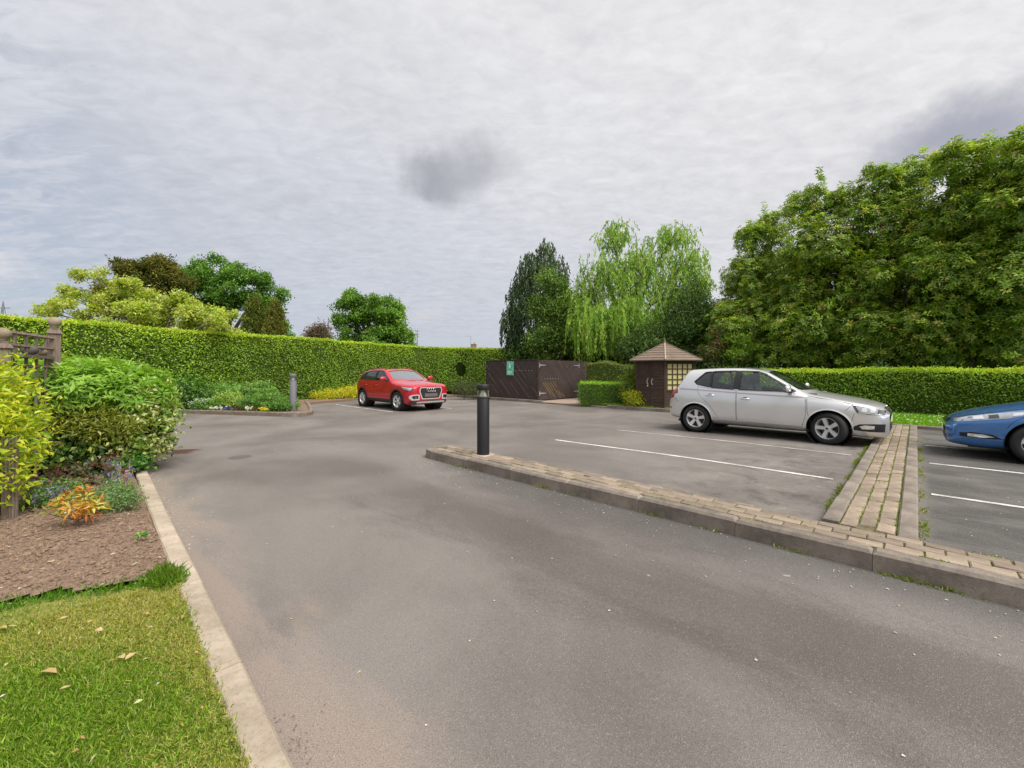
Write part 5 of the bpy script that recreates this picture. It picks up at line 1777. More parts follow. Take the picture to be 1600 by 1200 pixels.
for k, (x, y, h, lab) in enumerate(((-4.78, 4.95, .40, 'red-leaved plant with broad leaves in front of the big green shrub'), (-5.18, 4.85, .30, 'low dark red-leaved plant at the left below the variegated leaves'))):
    rng = np.random.default_rng(175 + k)
    b = [(0, 0, h * .75, .26, .2, h * .3), (.15, -.05, h * .6, .16, .15, h * .3), (-.18, 0, h * .5, .16, .15, h * .3)]
    P, Nn = crown_pts(b, 22, rng, .6, .2)
    F = foliage(P, Nn, 5, .025, .075, .032, [(0.12, 0.03, 0.03), (0.20, 0.05, 0.045), (0.08, 0.05, 0.04), (0.06, 0.10, 0.05)], rng, whorl=True)
    plant('red_leaved_plant', lab, 'plant', x, y, .06, F, M['leaf'], 'red-leaved plants in the bed', limbs=limb_mesh(b, .12, .012, rng, nb=3), part='foliage', stem='stems')
for k, (x, y, lab) in enumerate(((-4.42, 4.72, 'purple flower spikes nearest the kerb in the bed'), (-4.95, 5.05, 'purple flower spikes in front of the big shrub'), (-4.62, 4.2, 'small purple flowers behind the orange-leaved plant'))):
    rng = np.random.default_rng(180 + k)
    r = empty('purple_flowers', (x, y, .06), 0, lab, 'flowers', 'purple flower spikes in the bed')
    n = 9
    base = np.column_stack([rng.uniform(-.16, .16, n), rng.uniform(-.12, .12, n), np.zeros(n)])
    mb = MB(); Ps = []
    for q in base:
        h = rng.uniform(.22, .38) * (1 if k < 2 else .6)
        tp_ = q + np.array([rng.normal(0, .04), rng.normal(0, .04), h])
        mb.tube([q, tp_], .004, 4)
        Ps += [q + (tp_ - q) * f for f in np.linspace(.55, 1.0, 7)]
    mb.obj('stems', M['leaf_green'], r)
    P = np.array(Ps)
    link('blossom', leaf_mesh('blossom', *foliage(P, np.tile([0, 0, 1.0], (len(P), 1)), 4, .012, .022, .014, [(0.20, 0.16, 0.46), (0.30, 0.24, 0.55), (0.14, 0.10, 0.32)], rng)), M['leaf'], r)
    P = base[rng.integers(0, n, 40)] + np.column_stack([rng.normal(0, .03, 40), rng.normal(0, .03, 40), rng.uniform(0.02, .18, 40)])
    link('leaves', leaf_mesh('leaves', *foliage(P, np.tile([0, 0, 1.0], (40, 1)), 3, .02, .04, .02, [(0.10, 0.17, 0.06)], rng)), M['leaf'], r)
shrub('seedling', 'tiny green seedling beside the kerb in the dug soil', *W(-4.55, .36).xy, .06, [(0, 0, .03, .04, .04, .03)], 14, 4, .01, .03, .015, [(0.12, 0.25, 0.04)], 190, catg='plant', stems=False)
shrub('white_flowered_groundcover', 'low groundcover with white flecks behind the golden shrub', -4.75, 4.35, .06, [(0, 0, .1, .28, .2, .12)], 150, 8, .04, .045, .02, [(0.08, 0.17, 0.03), (0.11, 0.21, 0.04), (0.55, 0.55, 0.5)], 191, wts=[5, 5, .6], catg='plant', stems=False)

# ---------------- grass, weeds, litter
def blades(name, A, B, Zf, L, Wd, cols, rng, mat, lean=.45, wts=None):
    n = len(A)
    base = np.column_stack([CP * A - SP * B, SP * A + CP * B, Zf])
    D = np.column_stack([rng.normal(0, lean, n), rng.normal(0, lean, n), np.ones(n)])
    D = unit(D)
    Ls = L * rng.uniform(.55, 1.3, n)
    C = base + D * Ls[:, None] * .45
    Nv = np.column_stack([rng.normal(size=n), rng.normal(size=n), np.full(n, .3)])
    o = link(name, leaf_mesh(name, C, D, Nv, Ls, Wd * rng.uniform(.7, 1.3, n), pick_cols(n, cols, rng, .16, wts), fold=.15, droop=.25), mat)
    o['kind'] = 'stuff'
    return o


rng = np.random.default_rng(200)
# short mown lawn: denser close to the lens
Al, Bl = [], []
for (a0, a1, b0, b1, n) in ((-4.5, -.2, -4.0, .47, 90000), (-3.6, -.4, -2.2, .47, 150000), (-4.6, -.2, -8, -4.0, 15000)):
    a = rng.uniform(a0, a1, n); b = rng.uniform(b0, b1, n)
    Al.append(a); Bl.append(b)
A = np.concatenate(Al); B = np.concatenate(Bl)
edge = np.vectorize(lawn_edge)(B)
k = (A > edge - .01) & (B < np.array([KI(q) for q in A]) + .004)
A, B, edge = A[k], B[k], edge[k]
Z = np.full(len(A), .045)
patch = lump(np.column_stack([A, B, np.zeros(len(A))]), 2.6, 9) + .5 * lump(np.column_stack([A, B, np.zeros(len(A))]), 8, 10) + rng.normal(0, .35, len(A))
dry = patch > .25
near_edge = (A - edge < .16)
for nm, sel, L, cols, ln in (('grass', ~dry & ~near_edge, .036, [(0.135, 0.245, 0.016), (0.19, 0.295, 0.025), (0.26, 0.33, 0.05), (0.095, 0.19, 0.012)], .95),
                             ('dry_grass', dry & ~near_edge, .031, [(0.33, 0.32, 0.075), (0.44, 0.38, 0.15), (0.26, 0.29, 0.05)], 1.2),
                             ('long_grass', near_edge, .055, [(0.09, 0.22, 0.012), (0.13, 0.28, 0.02), (0.06, 0.16, 0.01)], .4)):
    blades(nm, A[sel], B[sel], Z[sel], L, .0031, cols, rng, M['leaf'], ln)
# tuft of long grass lapping over the kerb corner
n = 900
a = rng.normal(-3.64, .08, n); b = .44 + rng.normal(-.03, .04, n)
blades('long_grass', a, b, np.full(n, .045), .075, .005, [(0.085, 0.175, 0.012), (0.125, 0.23, 0.018), (0.17, 0.24, 0.03)], rng, M['leaf'], .6)
# verge grass
n = 34000
a = rng.uniform(-9.4, 6, n); b = 14.13 + rng.uniform(0, 1, n) ** 1.3 * 3.3
blades('verge_grass', a, b, np.full(n, .11), .085, .012, [(0.11, 0.26, 0.014), (0.16, 0.33, 0.02), (0.21, 0.37, 0.035)], rng, M['leaf'], .4)
n = 160
a = rng.uniform(-3, 2, n); b = 14.2 + rng.uniform(0, 2.6, n)
P = np.column_stack([CP * a - SP * b, SP * a + CP * b, np.full(n, .19)])
o = link('daisy_litter', leaf_mesh('daisy_litter', *foliage(P, np.tile([0, 0, 1.0], (n, 1)), 3, .012, .03, .028, [(0.75, 0.75, 0.7)], rng, rnd=.2)), M['leaf']); o['kind'] = 'stuff'
# weeds in the joints of the paving and at the kerb feet
WC = [(0.13, 0.19, 0.025), (0.19, 0.24, 0.04), (0.26, 0.28, 0.09), (0.09, 0.14, 0.02)]
wa, wb, wz, wl = [], [], [], []


def weedpatch(a, b, z, s, n, l):
    wa.append(rng.normal(a, s[0], n)); wb.append(rng.normal(b, s[1], n)); wz.append(np.full(n, z)); wl.append(np.full(n, l))


for k in range(210):                         # cross strip joints
    c = rng.integers(0, 4)
    b = 4.6 + rng.uniform(0, 1) ** 1.1 * 9
    weedpatch(-.478 + c * .117, b, ZV(b) - .012, (.010, .07), int(rng.uniform(8, 40)), .022)
for k in range(34):
    b = 4.65 + rng.uniform(0, 1) * 4.5
    weedpatch(-.478 + rng.choice([.0, .117, .234]) + .05, b, ZV(b) - .012, (.05, .012), int(rng.uniform(8, 30)), .026)
for k in range(70):                          # drive-side strip joints
    r = rng.integers(0, 4)
    a = rng.uniform(-5.5, 3.2)
    weedpatch(a, U0 + .132 + r * .119, ZU - .012, (.05, .010), int(rng.uniform(8, 40)), .024)
for k in range(26):                          # foot of the drive-side kerb
    a = rng.uniform(-5.6, 3.0)
    weedpatch(a, U0 - .012, .0, (.05, .012), int(rng.uniform(6, 34)), .034)
for k in range(30):                          # feet of the cross-strip kerbs
    b = rng.uniform(5.0, 10.5)
    weedpatch(-.635, b, .04, (.022, .12), int(rng.uniform(20, 70)), .05)
for k in range(22):
    b = rng.uniform(4.7, 12)
    weedpatch(.045, b, .04, (.02, .09), int(rng.uniform(8, 40)), .034)
A, B, Z, Ln = map(np.concatenate, (wa, wb, wz, wl))
blades('weeds', A, B, Z, Ln, .009, WC, rng, M['leaf'], .8)
# crumbs of soil in the dug bed
n = 34000
a = rng.uniform(-8.6, -3.6, n); b = .46 - rng.uniform(0, 1, n) ** 1.2 * 3.0
k = a < np.vectorize(lawn_edge)(b)
a, b = a[k], b[k]
z = np.array([soil_z(p, q) for p, q in zip(a, b)])
n = len(a)
sz = rng.gamma(1.3, .0042, n) + .0015
octa = np.array([[1, 0, 0], [0, 1, 0], [-1, 0, 0], [0, -1, 0], [0, 0, 1], [0, 0, -.6]], float)
V = octa[None] * sz[:, None, None] * rng.uniform(.55, 1.3, (n, 6, 1)) * rng.uniform(.7, 1.3, (n, 1, 3))
V = V + np.column_stack([a, b, z + sz * .25])[:, None]
T = np.array([(0, 1, 4), (1, 2, 4), (2, 3, 4), (3, 0, 4), (1, 0, 5), (2, 1, 5), (3, 2, 5), (0, 3, 5)])
Fc = (np.arange(n)[:, None, None] * 6 + T[None]).reshape(-1, 3)
me = bpy.data.meshes.new('soil_crumbs')
me.from_pydata(V.reshape(-1, 3).tolist(), [], Fc.tolist())
o = link('soil_crumbs', me, M['soil_crumb']); o.rotation_euler.z = PHI; o['kind'] = 'stuff'


def litter(name, A, B, Z, L, Wd, cols, rng, tilt=.25, wts=None):
    n = len(A)
    C = np.column_stack([CP * A - SP * B, SP * A + CP * B, Z])
    D = np.column_stack([rng.normal(size=n), rng.normal(size=n), rng.normal(0, .1, n)])
    Nv = np.column_stack([rng.normal(0, tilt, n), rng.normal(0, tilt, n), np.ones(n)])
    o = link(name, leaf_mesh(name, C, D, Nv, L * rng.uniform(.5, 1.4, n), Wd * rng.uniform(.6, 1.3, n), pick_cols(n, cols, rng, .15, wts), fold=.2, droop=.05), M['leaf'])
    o['kind'] = 'stuff'
    return o


PALE = [(0.62, 0.55, 0.42), (0.50, 0.40, 0.22), (0.42, 0.30, 0.16), (0.68, 0.64, 0.55)]
# pale petals and leaf scraps blown against the kerbs
n = 250
a = rng.uniform(-5.8, 4, n); b = U0 - .02 - rng.gamma(1.1, .22, n)
n2 = 140
a2 = rng.uniform(-8.5, -4.2, n2); b2 = .62 + rng.gamma(1.0, .09, n2)
n3 = 130
a3 = rng.uniform(.06, 3.5, n3); b3 = rng.uniform(4.8, 12, n3)
n4 = 60
a4 = rng.uniform(-9, 0, n4); b4 = rng.uniform(.8, 3.9, n4)
A = np.concatenate([a, a2, a3, a4]); B = np.concatenate([b, b2, b3, b4])
litter('fallen_petals_litter', A, B, np.array([G(p, q) for p, q in zip(A, B)]) + .006, .018, .011, PALE, rng)
n = 420
a = rng.uniform(-7.8, -3.75, n); b = .44 - rng.uniform(0, 1, n) * 2.4
litter('leaf_litter', a, b, np.array([soil_z(p, q) for p, q in zip(a, b)]) + .016, .035, .014, [(0.50, 0.36, 0.20), (0.62, 0.52, 0.38), (0.30, 0.18, 0.09)], rng)
n = 190
a = rng.uniform(-3.9, -.6, n); b = .44 - rng.uniform(0, 1, n) * 2.6
litter('lawn_leaf_litter', a, b, np.full(n, .075), .03, .012, [(0.55, 0.42, 0.22), (0.66, 0.58, 0.42), (0.45, 0.27, 0.10)], rng, .5)
n = 70
a = np.concatenate([rng.normal(-1.75, .10, 35), rng.normal(-1.2, .13, 35)]); b = np.array([KI(q) + .13 for q in a]) + rng.gamma(1.2, .03, 70)
litter('grit_litter', a, b, np.full(n, .007), .009, .007, [(0.07, 0.05, 0.04), (0.14, 0.10, 0.08)], rng)
# the few large dead leaves lying on the lawn
lmesh = leaf_part_mesh('fallen_leaf', .085, .05, mat_single_leaf('dead_leaf', (0.50, 0.33, 0.13), (0.62, 0.47, 0.25)))
for px, py, lab in ((74, 1054, 'large tan dead leaf lying on the middle of the lawn'), (190, 1030, 'curled tan dead leaf beside the drive side of the lawn'), (228, 962, 'pale dead leaf on the lawn nearest the dug soil and kerb'), (5, 984, 'orange-brown dead leaf at the far left of the lawn'), (154, 988, 'buff dead leaf on the dry patch of lawn'), (204, 1029, 'small tan dead leaf touching the curled one on the lawn')):
    a, b = gp(px, py, .07)
    o = bpy.data.objects.new('fallen_leaf', lmesh); COL.objects.link(o)
    p = W(a, b, .085)
    o.location = p
    o.rotation_euler = (random.uniform(-.3, .3), random.uniform(-.3, .3), random.uniform(0, 6))
    o.scale = [random.uniform(.45, .62) if px != 74 else .95] * 3
    tag(o, lab, 'leaf', 'dead leaves on the lawn')
# ================================================================== cars
M['tyre'] = mat_plain('tyre_rubber', (0.018, 0.018, 0.019), 0.8, vary=0.25, bump=0.2, bscale=90)
M['alloy'] = mat_plain('alloy', (0.66, 0.66, 0.67), 0.34, 0.45, vary=0.06)
M['trim'] = mat_plain('black_trim', (0.014, 0.014, 0.015), 0.55, vary=0.15)
M['cladding'] = mat_plain('grey_black_cladding', (0.035, 0.036, 0.038), 0.7, vary=0.15)
M['gap'] = mat_plain('panel_gap', (0.012, 0.012, 0.012), 0.8)
M['cabin'] = mat_plain('cabin_trim', (0.15, 0.15, 0.155), 0.85, vary=0.2)
M['chrome'] = mat_plain('chrome', (0.75, 0.75, 0.76), 0.12, 1.0)
M['lamp'] = mat_plain('headlamp_glass', (0.42, 0.44, 0.46), 0.12, 0.35, coat=1.0, vary=0.35, scale=22)
M['lamp_bright'] = mat_plain('lamp_reflector', (0.85, 0.86, 0.88), 0.1, 0.7, coat=1.0)
M['lamp_dark'] = mat_plain('lamp_housing', (0.05, 0.05, 0.055), 0.2, 0.2, coat=1.0)
M['tail'] = mat_plain('tail_lamp', (0.30, 0.008, 0.012), 0.15, 0.0, coat=1.0, vary=0.3, scale=18)
M['amber'] = mat_plain('amber_lens', (0.55, 0.16, 0.01), 0.25, coat=1.0)
M['plate_w'] = mat_plain('white_plate', (0.75, 0.75, 0.73), 0.45)
M['plate_y'] = mat_plain('yellow_plate', (0.70, 0.52, 0.04), 0.45)
M['plate_b'] = mat_plain('dull_plate', (0.13, 0.10, 0.095), 0.6, vary=0.12)
M['silver_paint'] = mat_paint('silver_paint', (0.72, 0.715, 0.73), 0.62, 0.28)
M['red_paint'] = mat_paint('red_paint', (0.50, 0.003, 0.022), 0.12, 0.30)
M['blue_paint'] = mat_paint('blue_paint', (0.065, 0.21, 0.54), 0.5, 0.24)
M['glass'] = mat_glass('window_glass', (0.86, 0.94, 0.92), 0.03, 0.02, 0.06)
M['glass_dark'] = mat_glass('privacy_glass', (0.25, 0.28, 0.28), 0.55)
M['reflective_screen'] = mat_glass('reflective_windscreen_glass', (0.70, 0.80, 0.77), 0.22, 0.03, 0.42)  # ordinary screen glass with its sky reflection strengthened so it looks pale
M['screen_glass'] = mat_glass('windscreen_glass', (0.70, 0.80, 0.77), 0.22)


def curve(pts, sm=0.05, lo=-0.4, hi=5.0):
    xs = np.linspace(lo, hi, 2161)
    ys = np.interp(xs, [p[0] for p in pts], [p[1] for p in pts])
    k = max(1, int(sm / (xs[1] - xs[0])))
    ker = np.hanning(2 * k + 3); ker /= ker.sum()
    yp = np.pad(ys, k + 1, mode='edge')
    ys = np.convolve(yp, ker, mode='valid')
    return lambda v: np.interp(v, xs, ys)


FZ = [(0.15, .90), (0.22, .935), (0.30, .965), (0.34, .985), (0.45, .990), (0.62, 1.0), (0.76, .999), (0.80, .996), (0.825, .985), (0.92, .972), (1.0, .955), (1.2, .93)]


class Car:
    def __init__(self, name, label, loc, rz, sp, paint, group=None, steer=0.0):
        self.sp = sp
        self.L = sp['L']
        self.P = curve(sp['top'], sp.get('top_sm', .06))
        self.Bt = curve(sp['bot'], .05)
        self.Wp = curve(sp['plan'], .05)
        self.Fz = curve(sp.get('fz', FZ), .022)
        self.zb = sp['belt']
        self.root = empty(name, loc, rz, label, 'car', group)
        self.paint = paint
        self.build_body()
        self.wheels(steer)

    def x(self, s):
        return self.L / 2 - s

    def side(self, s, z):
        W_, zb = self.Wp(s), self.zb
        lo = W_ * self.Fz(np.minimum(z, zb))
        d = np.maximum(0, z - zb)
        return lo - d * self.sp.get('tumble', .30) - d * d * .32

    def topz(self, s, y):
        L = self.L
        q = (y / (self.sp['W'] / 2)) ** 2
        kf = np.interp(s, [0, .4, 1.0, 2.2, 3.0, L], [.16, .14, .20, .05, -.03, -.10])
        cr = np.interp(s, [0, .5, 1.2, 2.2, 3.3, L], [.015, .05, .055, .045, .045, .03])
        return self.P(s - kf * q) - cr * q

    def section(self, s, n=46):
        zbot = float(self.Bt(s))
        z = float(self.topz(s, 0.0))
        for _ in range(25):
            z = .5 * z + .5 * float(self.topz(s, float(self.side(s, z))))
        zs = np.linspace(zbot, z, 40)
        side = np.column_stack([self.side(s, zs), zs])
        ys = np.linspace(side[-1, 0], 0, 30)[1:]
        top = np.column_stack([ys, self.topz(s, ys)])
        bot = np.column_stack([np.linspace(0, side[0, 0], 8)[:-1], np.full(7, zbot)])
        pl = np.concatenate([bot, side, top])
        # even spacing, then soften the corners
        for it in range(2):
            d = np.r_[0, np.cumsum(np.linalg.norm(np.diff(pl, axis=0), axis=1))]
            t = np.linspace(0, d[-1], n)
            pl = np.column_stack([np.interp(t, d, pl[:, 0]), np.interp(t, d, pl[:, 1])])
            for k in range(2):
                q = pl.copy()
                q[1:-1] = .5 * pl[1:-1] + .25 * (pl[:-2] + pl[2:])
                pl = q
        pl[0, 0] = 0; pl[-1, 0] = 0
        return pl

    def build_body(self):
        L = self.L
        e = [0, .006, .016, .03, .05, .075, .105, .14, .18, .225, .275]
        st = e + list(np.arange(.33, L - .33, .055)) + [L - v for v in reversed(e)]
        n = 46
        vs, fs = [], []
        ring = 2 * n - 2
        for s in st:
            h = self.section(s, n)
            X = self.x(s)
            vs += [(X, -p[0], p[1]) for p in h] + [(X, p[0], p[1]) for p in h[-2:0:-1]]
        for i in range(len(st) - 1):
            for k in range(ring):
                k2 = (k + 1) % ring
                fs.append((i * ring + k, i * ring + k2, (i + 1) * ring + k2, (i + 1) * ring + k))
        fs.append(tuple(range(ring - 1, -1, -1)))
        fs.append(tuple((len(st) - 1) * ring + k for k in range(ring)))
        me = bpy.data.meshes.new('outer')
        me.from_pydata(vs, [], fs)
        bm = bmesh.new(); bm.from_mesh(me)
        bmesh.ops.recalc_face_normals(bm, faces=bm.faces)
        self.bvh = BVHTree.FromBMesh(bm)
        # hollow shell
        geo = bmesh.ops.duplicate(bm, geom=bm.verts[:] + bm.edges[:] + bm.faces[:])
        nv = [g for g in geo['geom'] if isinstance(g, bmesh.types.BMVert)]
        nf = [g for g in geo['geom'] if isinstance(g, bmesh.types.BMFace)]
        for v in nv:
            v.co.x *= .965; v.co.y *= .935; v.co.z = .85 + (v.co.z - .85) * .945
        bmesh.ops.reverse_faces(bm, faces=nf)
        for f in nf:
            f.material_index = 1
        bm.to_mesh(me); bm.free()
        body = bpy.data.objects.new('body', me)
        COL.objects.link(body)
        sp = self.sp
        cutters = []

        def cutter(mb):
            m2 = mb.mesh('cut')
            m2.materials.append(M['trim']); m2.materials.append(M['trim'])
            m2.polygons.foreach_set('material_index', np.ones(len(m2.polygons), dtype=np.int32))
            o = bpy.data.objects.new('cut', m2); COL.objects.link(o)
            cutters.append(o)
            md = body.modifiers.new('b', 'BOOLEAN')
            md.operation = 'DIFFERENCE'; md.solver = 'EXACT'; md.object = o

        me.materials.append(self.paint); me.materials.append(M['trim'])
        c1 = MB()
        for poly in sp['windows']:
            for sg in (-1, 1):
                m = len(poly)
                vs = [(self.x(s), sg * .40, z) for s, z in poly] + [(self.x(s), sg * 1.3, z) for s, z in poly]
                c1.add(vs, [tuple(range(m)), tuple(range(2 * m - 1, m - 1, -1))] + [(i, (i + 1) % m, m + (i + 1) % m, m + i) for i in range(m)])
        cutter(c1)
        c2 = MB()
        for poly, s0, s1 in ((sp['screen'], .3, 2.25), (sp['rear_screen'], 3.1, L + .3)):
            poly = self.mirror_poly(poly)
            m = len(poly)
            vs = [(self.x(s0), y, z) for y, z in poly] + [(self.x(s1), y, z) for y, z in poly]
            c2.add(vs, [tuple(range(m)), tuple(range(2 * m - 1, m - 1, -1))] + [(i, (i + 1) % m, m + (i + 1) % m, m + i) for i in range(m)])
        cutter(c2)
        c3 = MB()
        R = sp['arch']
        for s in sp['axles']:
            for sg in (-1, 1):
                c3.lathe([(0.0, sg * .5), (R, sg * .5), (R, sg * 1.3), (0.0, sg * 1.3)], 48, Matrix.Translation((self.x(s), 0, sp['wr'])) @ Matrix.Rotation(rad(-90), 4, 'X'))
        # lathe axis is z: rotated so that it lies along y
        cutter(c3)
        dg = bpy.context.evaluated_depsgraph_get()
        new = bpy.data.meshes.new_from_object(body.evaluated_get(dg))
        body.modifiers.clear()
        body.data = new
        new.name = 'body'
        for o in cutters:
            bpy.data.objects.remove(o)
        new.polygons.foreach_set('use_smooth', np.ones(len(new.polygons), dtype=bool))
        new.set_sharp_from_angle(angle=rad(32))
        body.parent = self.root
        self.body = body

    @staticmethod
    def mirror_poly(half):
        """half outline with y>=0 from bottom centre outwards and up; mirrored to a closed outline"""
        return list(half) + [(-y, z) for y, z in reversed(half)]

    def hit(self, p, q, proj):
        X = self.x
        if proj == 'R': o, d = Vector((X(p), -2, q)), Vector((0, 1, 0))
        elif proj == 'L': o, d = Vector((X(p), 2, q)), Vector((0, -1, 0))
        elif proj == 'F': o, d = Vector((self.L / 2 + 1, p, q)), Vector((-1, 0, 0))
        elif proj == 'B': o, d = Vector((-self.L / 2 - 1, p, q)), Vector((1, 0, 0))
        else: o, d = Vector((X(p), q, 3)), Vector((0, 0, -1))
        loc, nor, i, dist = self.bvh.ray_cast(o, d)
        if loc is None:
            loc, nor, i, dist = self.bvh.find_nearest(o + d * (1.2 if proj in 'RL' else 1.05))
        if nor.dot(d) > 0: nor = -nor
        return loc, nor

    def patch(self, name, poly, proj, mat, off=.003, res=.05, parent=None, holes=(), th=0.0):
        """a piece of panel, glass or lamp that follows the body surface"""
        bd, edges = [], []

        def addloop(pl):
            k0 = len(bd)
            m = len(pl)
            for i in range(m):
                a, b = Vector(pl[i]), Vector(pl[(i + 1) % m])
                k = max(1, int((b - a).length / res))
                for j in range(k):
                    bd.append(a.lerp(b, j / k))
            n = len(bd) - k0
            return list(range(k0, k0 + n))
        lp = addloop(poly)
        xs = [p[0] for p in poly]; ys = [p[1] for p in poly]
        pts = list(bd)
        A = np.arange(min(xs) + res * .5, max(xs), res)
        B = np.arange(min(ys) + res * .5, max(ys), res)
        for i, a in enumerate(A):
            for b in B:
                q = Vector((a, b + (res * .5 if i % 2 else 0)))
                if self.inside(q, poly) and min((q - w_).length for w_ in bd) > res * .45:
                    pts.append(q)
        r = delaunay_2d_cdt(pts, [], [lp], 1, 1e-6)
        V, Fs = r[0], r[2]
        vs = []
        for v in V:
            loc, nor = self.hit(v.x, v.y, proj)
            vs.append(loc + nor * off)
        me = bpy.data.meshes.new(name)
        me.from_pydata([tuple(v) for v in vs], [], Fs)
        d = {'R': (0, -1, 0), 'L': (0, 1, 0), 'F': (1, 0, 0), 'B': (-1, 0, 0), 'T': (0, 0, 1)}[proj]
        if sum(p.normal.dot(Vector(d)) * p.area for p in me.polygons) < 0:
            me.flip_normals()
        return link(name, me, mat, parent or self.root, True)

    @staticmethod
    def inside(q, poly):
        c = False
        j = len(poly) - 1
        for i in range(len(poly)):
            xi, yi = poly[i]; xj, yj = poly[j]
            if (yi > q.y) != (yj > q.y) and q.x < (xj - xi) * (q.y - yi) / (yj - yi + 1e-12) + xi:
                c = not c
            j = i
        return c

    def ribbon(self, name, pl, proj, w_, mat, off=.002, closed=False, parent=None, res=.04, mb=None, off2=None):
        """a narrow strip along a line on the body"""
        pts = [Vector(p) for p in pl]
        if closed: pts.append(pts[0].copy())
        d = [pts[0]]
        for a, b in zip(pts[:-1], pts[1:]):
            k = max(1, int((b - a).length / res))
            d += [a.lerp(b, j / k) for j in range(1, k + 1)]
        vs = []
        n = len(d)
        for i in range(n):
            a, b = d[max(i - 1, 0)], d[min(i + 1, n - 1)]
            if closed and i in (0, n - 1):
                a, b = d[n - 2], d[1]
            t = (b - a).normalized()
            nn = Vector((-t.y, t.x)) * w_ / 2
            for s in (-1, 1):
                q = d[i] + nn * s
                loc, nor = self.hit(q.x, q.y, proj)
                vs.append(loc + nor * (off2 if off2 is not None and s < 0 else off))
        fs = [(2 * i, 2 * i + 2, 2 * i + 3, 2 * i + 1) for i in range(n - 1)]
        if mb is not None:
            mb.add(vs, fs)
            return None
        me = bpy.data.meshes.new(name)
        me.from_pydata([tuple(v) for v in vs], [], fs)
        return link(name, me, mat, parent or self.root, True)

    def both(self, fn):
        return [fn('R'), fn('L')]

    # ---- wheels
    def wheels(self, steer):
        sp = self.sp
        R, Rr, wd = sp['wr'], sp['rim'], sp.get('tw', .19)
        ty = MB()
        hw = wd / 2
        prof = [(Rr * .97, -hw * .86), (Rr + .012, -hw * .98), ((R + Rr) / 2, -hw * 1.06), (R - .035, -hw * 1.0), (R - .012, -hw * .86), (R, -hw * .62), (R + .001, 0), (R, hw * .62),
                (R - .012, hw * .86), (R - .035, hw * 1.0), ((R + Rr) / 2, hw * 1.06), (Rr + .012, hw * .98), (Rr * .97, hw * .86)]
        ry = Matrix.Rotation(rad(90), 4, 'X')   # lathe axis z -> -y (outer face at -y)
        ty.lathe(prof, 56, ry)
        for k in range(3):                      # tread grooves as shallow dark rings
            z = (-.35 + .35 * k) * hw
            ty.lathe([(R + .0005, z - .004), (R + .0022, z - .003), (R + .0022, z + .003), (R + .0005, z + .004)], 56, ry)
        tme = ty.mesh('tyre'); tme.materials.append(M['tyre'])
        rm = MB()
        rm.lathe([(Rr * .985, hw * .9), (Rr * .97, hw * .93), (Rr * .93, hw * .80), (Rr * .90, hw * .3), (Rr * .88, -hw * .9), (Rr * .97, -hw * .95)], 48, ry)
        ns = 5
        for k in range(ns):
            t = 2 * math.pi * k / ns + math.pi / 2
            Rm = Matrix.Rotation(t, 4, 'Y')
            w0, w1 = sp['spoke']
            y0, y1 = -hw * .62, -hw * .86
            a, b = .028, Rr * .95
            for (ya, yb, wa, wb, zz) in ((y0, y1, w0, w1, 0),):
                vs = [(a, ya, -wa / 2), (a, ya, wa / 2), (b, yb, wb / 2), (b, yb, -wb / 2), (a, ya + .03, -wa / 2 - .006), (a, ya + .03, wa / 2 + .006), (b, yb + .045, wb / 2 + .008), (b, yb + .045, -wb / 2 - .008)]
                rm.add([Rm @ Vector(v) for v in vs], [(0, 1, 2, 3), (0, 4, 5, 1), (1, 5, 6, 2), (2, 6, 7, 3), (3, 7, 4, 0)])
        rm.lathe([(0, hw * .80), (.030, hw * .78), (.034, hw * .68), (.062, hw * .60), (.07, hw * .3)], 20, ry)
        rme = rm.mesh('rim'); rme.materials.append(M['alloy'])
        for f in rme.polygons: f.use_smooth = True
        rme.set_sharp_from_angle(angle=rad(35))
        for f in tme.polygons: f.use_smooth = True
        bk = MB(); bk.lathe([(0, -hw * .10), (Rr * .72, -hw * .10), (Rr * .72, -hw * .2), (Rr * .9, -hw * .3), (Rr * .9, -hw * .9), (0, -hw * .9)], 32, ry)
        bme = bk.mesh('wheel'); bme.materials.append(M['brake'])
        nt = MB()
        for k in range(5):
            t = 2 * math.pi * (k + .5) / 5 + math.pi / 2
            nt.lathe([(0, hw * .58), (.009, hw * .58), (.009, hw * .50)], 8, Matrix.Translation((.05 * math.cos(t), 0, -.05 * math.sin(t))) @ ry)
        nt.lathe([(0, hw * .815), (.022, hw * .80), (.022, hw * .76)], 14, ry)
        nme = nt.mesh('wheel_nuts'); nme.materials.append(M['lamp_dark'])
        for ax, s in enumerate(sp['axles']):
            for sg in (-1, 1):
                yo = sg * (sp['W'] / 2 - wd / 2 - .022)
                wh = link('wheel', bme, None, self.root)
                wh.location = (self.x(s), yo, R)
                rz = (0 if sg < 0 else math.pi) + (steer if ax == 0 else 0)
                wh.rotation_euler = (0, 0, rz)
                for nm, m_ in (('tyre', tme), ('rim', rme), ('wheel_nuts', nme)):
                    c = link(nm, m_, None, wh)
                    c.rotation_euler = (0, random.uniform(0, 1.2) if nm == 'tyre' else sp.get('spin', 0.2) * (1 + ax), 0)
        # wheel boxes and floor pan
        fl = MB()
        for s in sp['axles']:
            for sg in (-1, 1):
                fl.lathe([(sp['arch'] + .008, sg * (sp['W'] / 2 - .035)), (sp['arch'] + .008, sg * .52), (0.0, sg * .52)], 40, Matrix.Translation((self.x(s), 0, R)) @ Matrix.Rotation(rad(-90), 4, 'X'))
        fl.box((0, 0, sp['bot'][len(sp['bot']) // 2][1] + .01), (self.L - .5, sp['W'] - .34, .05))
        for s in sp['axles']:
            fl.box((self.x(s), 0, R), (.09, sp['W'] - .3, .09))
        fl.obj('underbody', M['gap'], self.root)

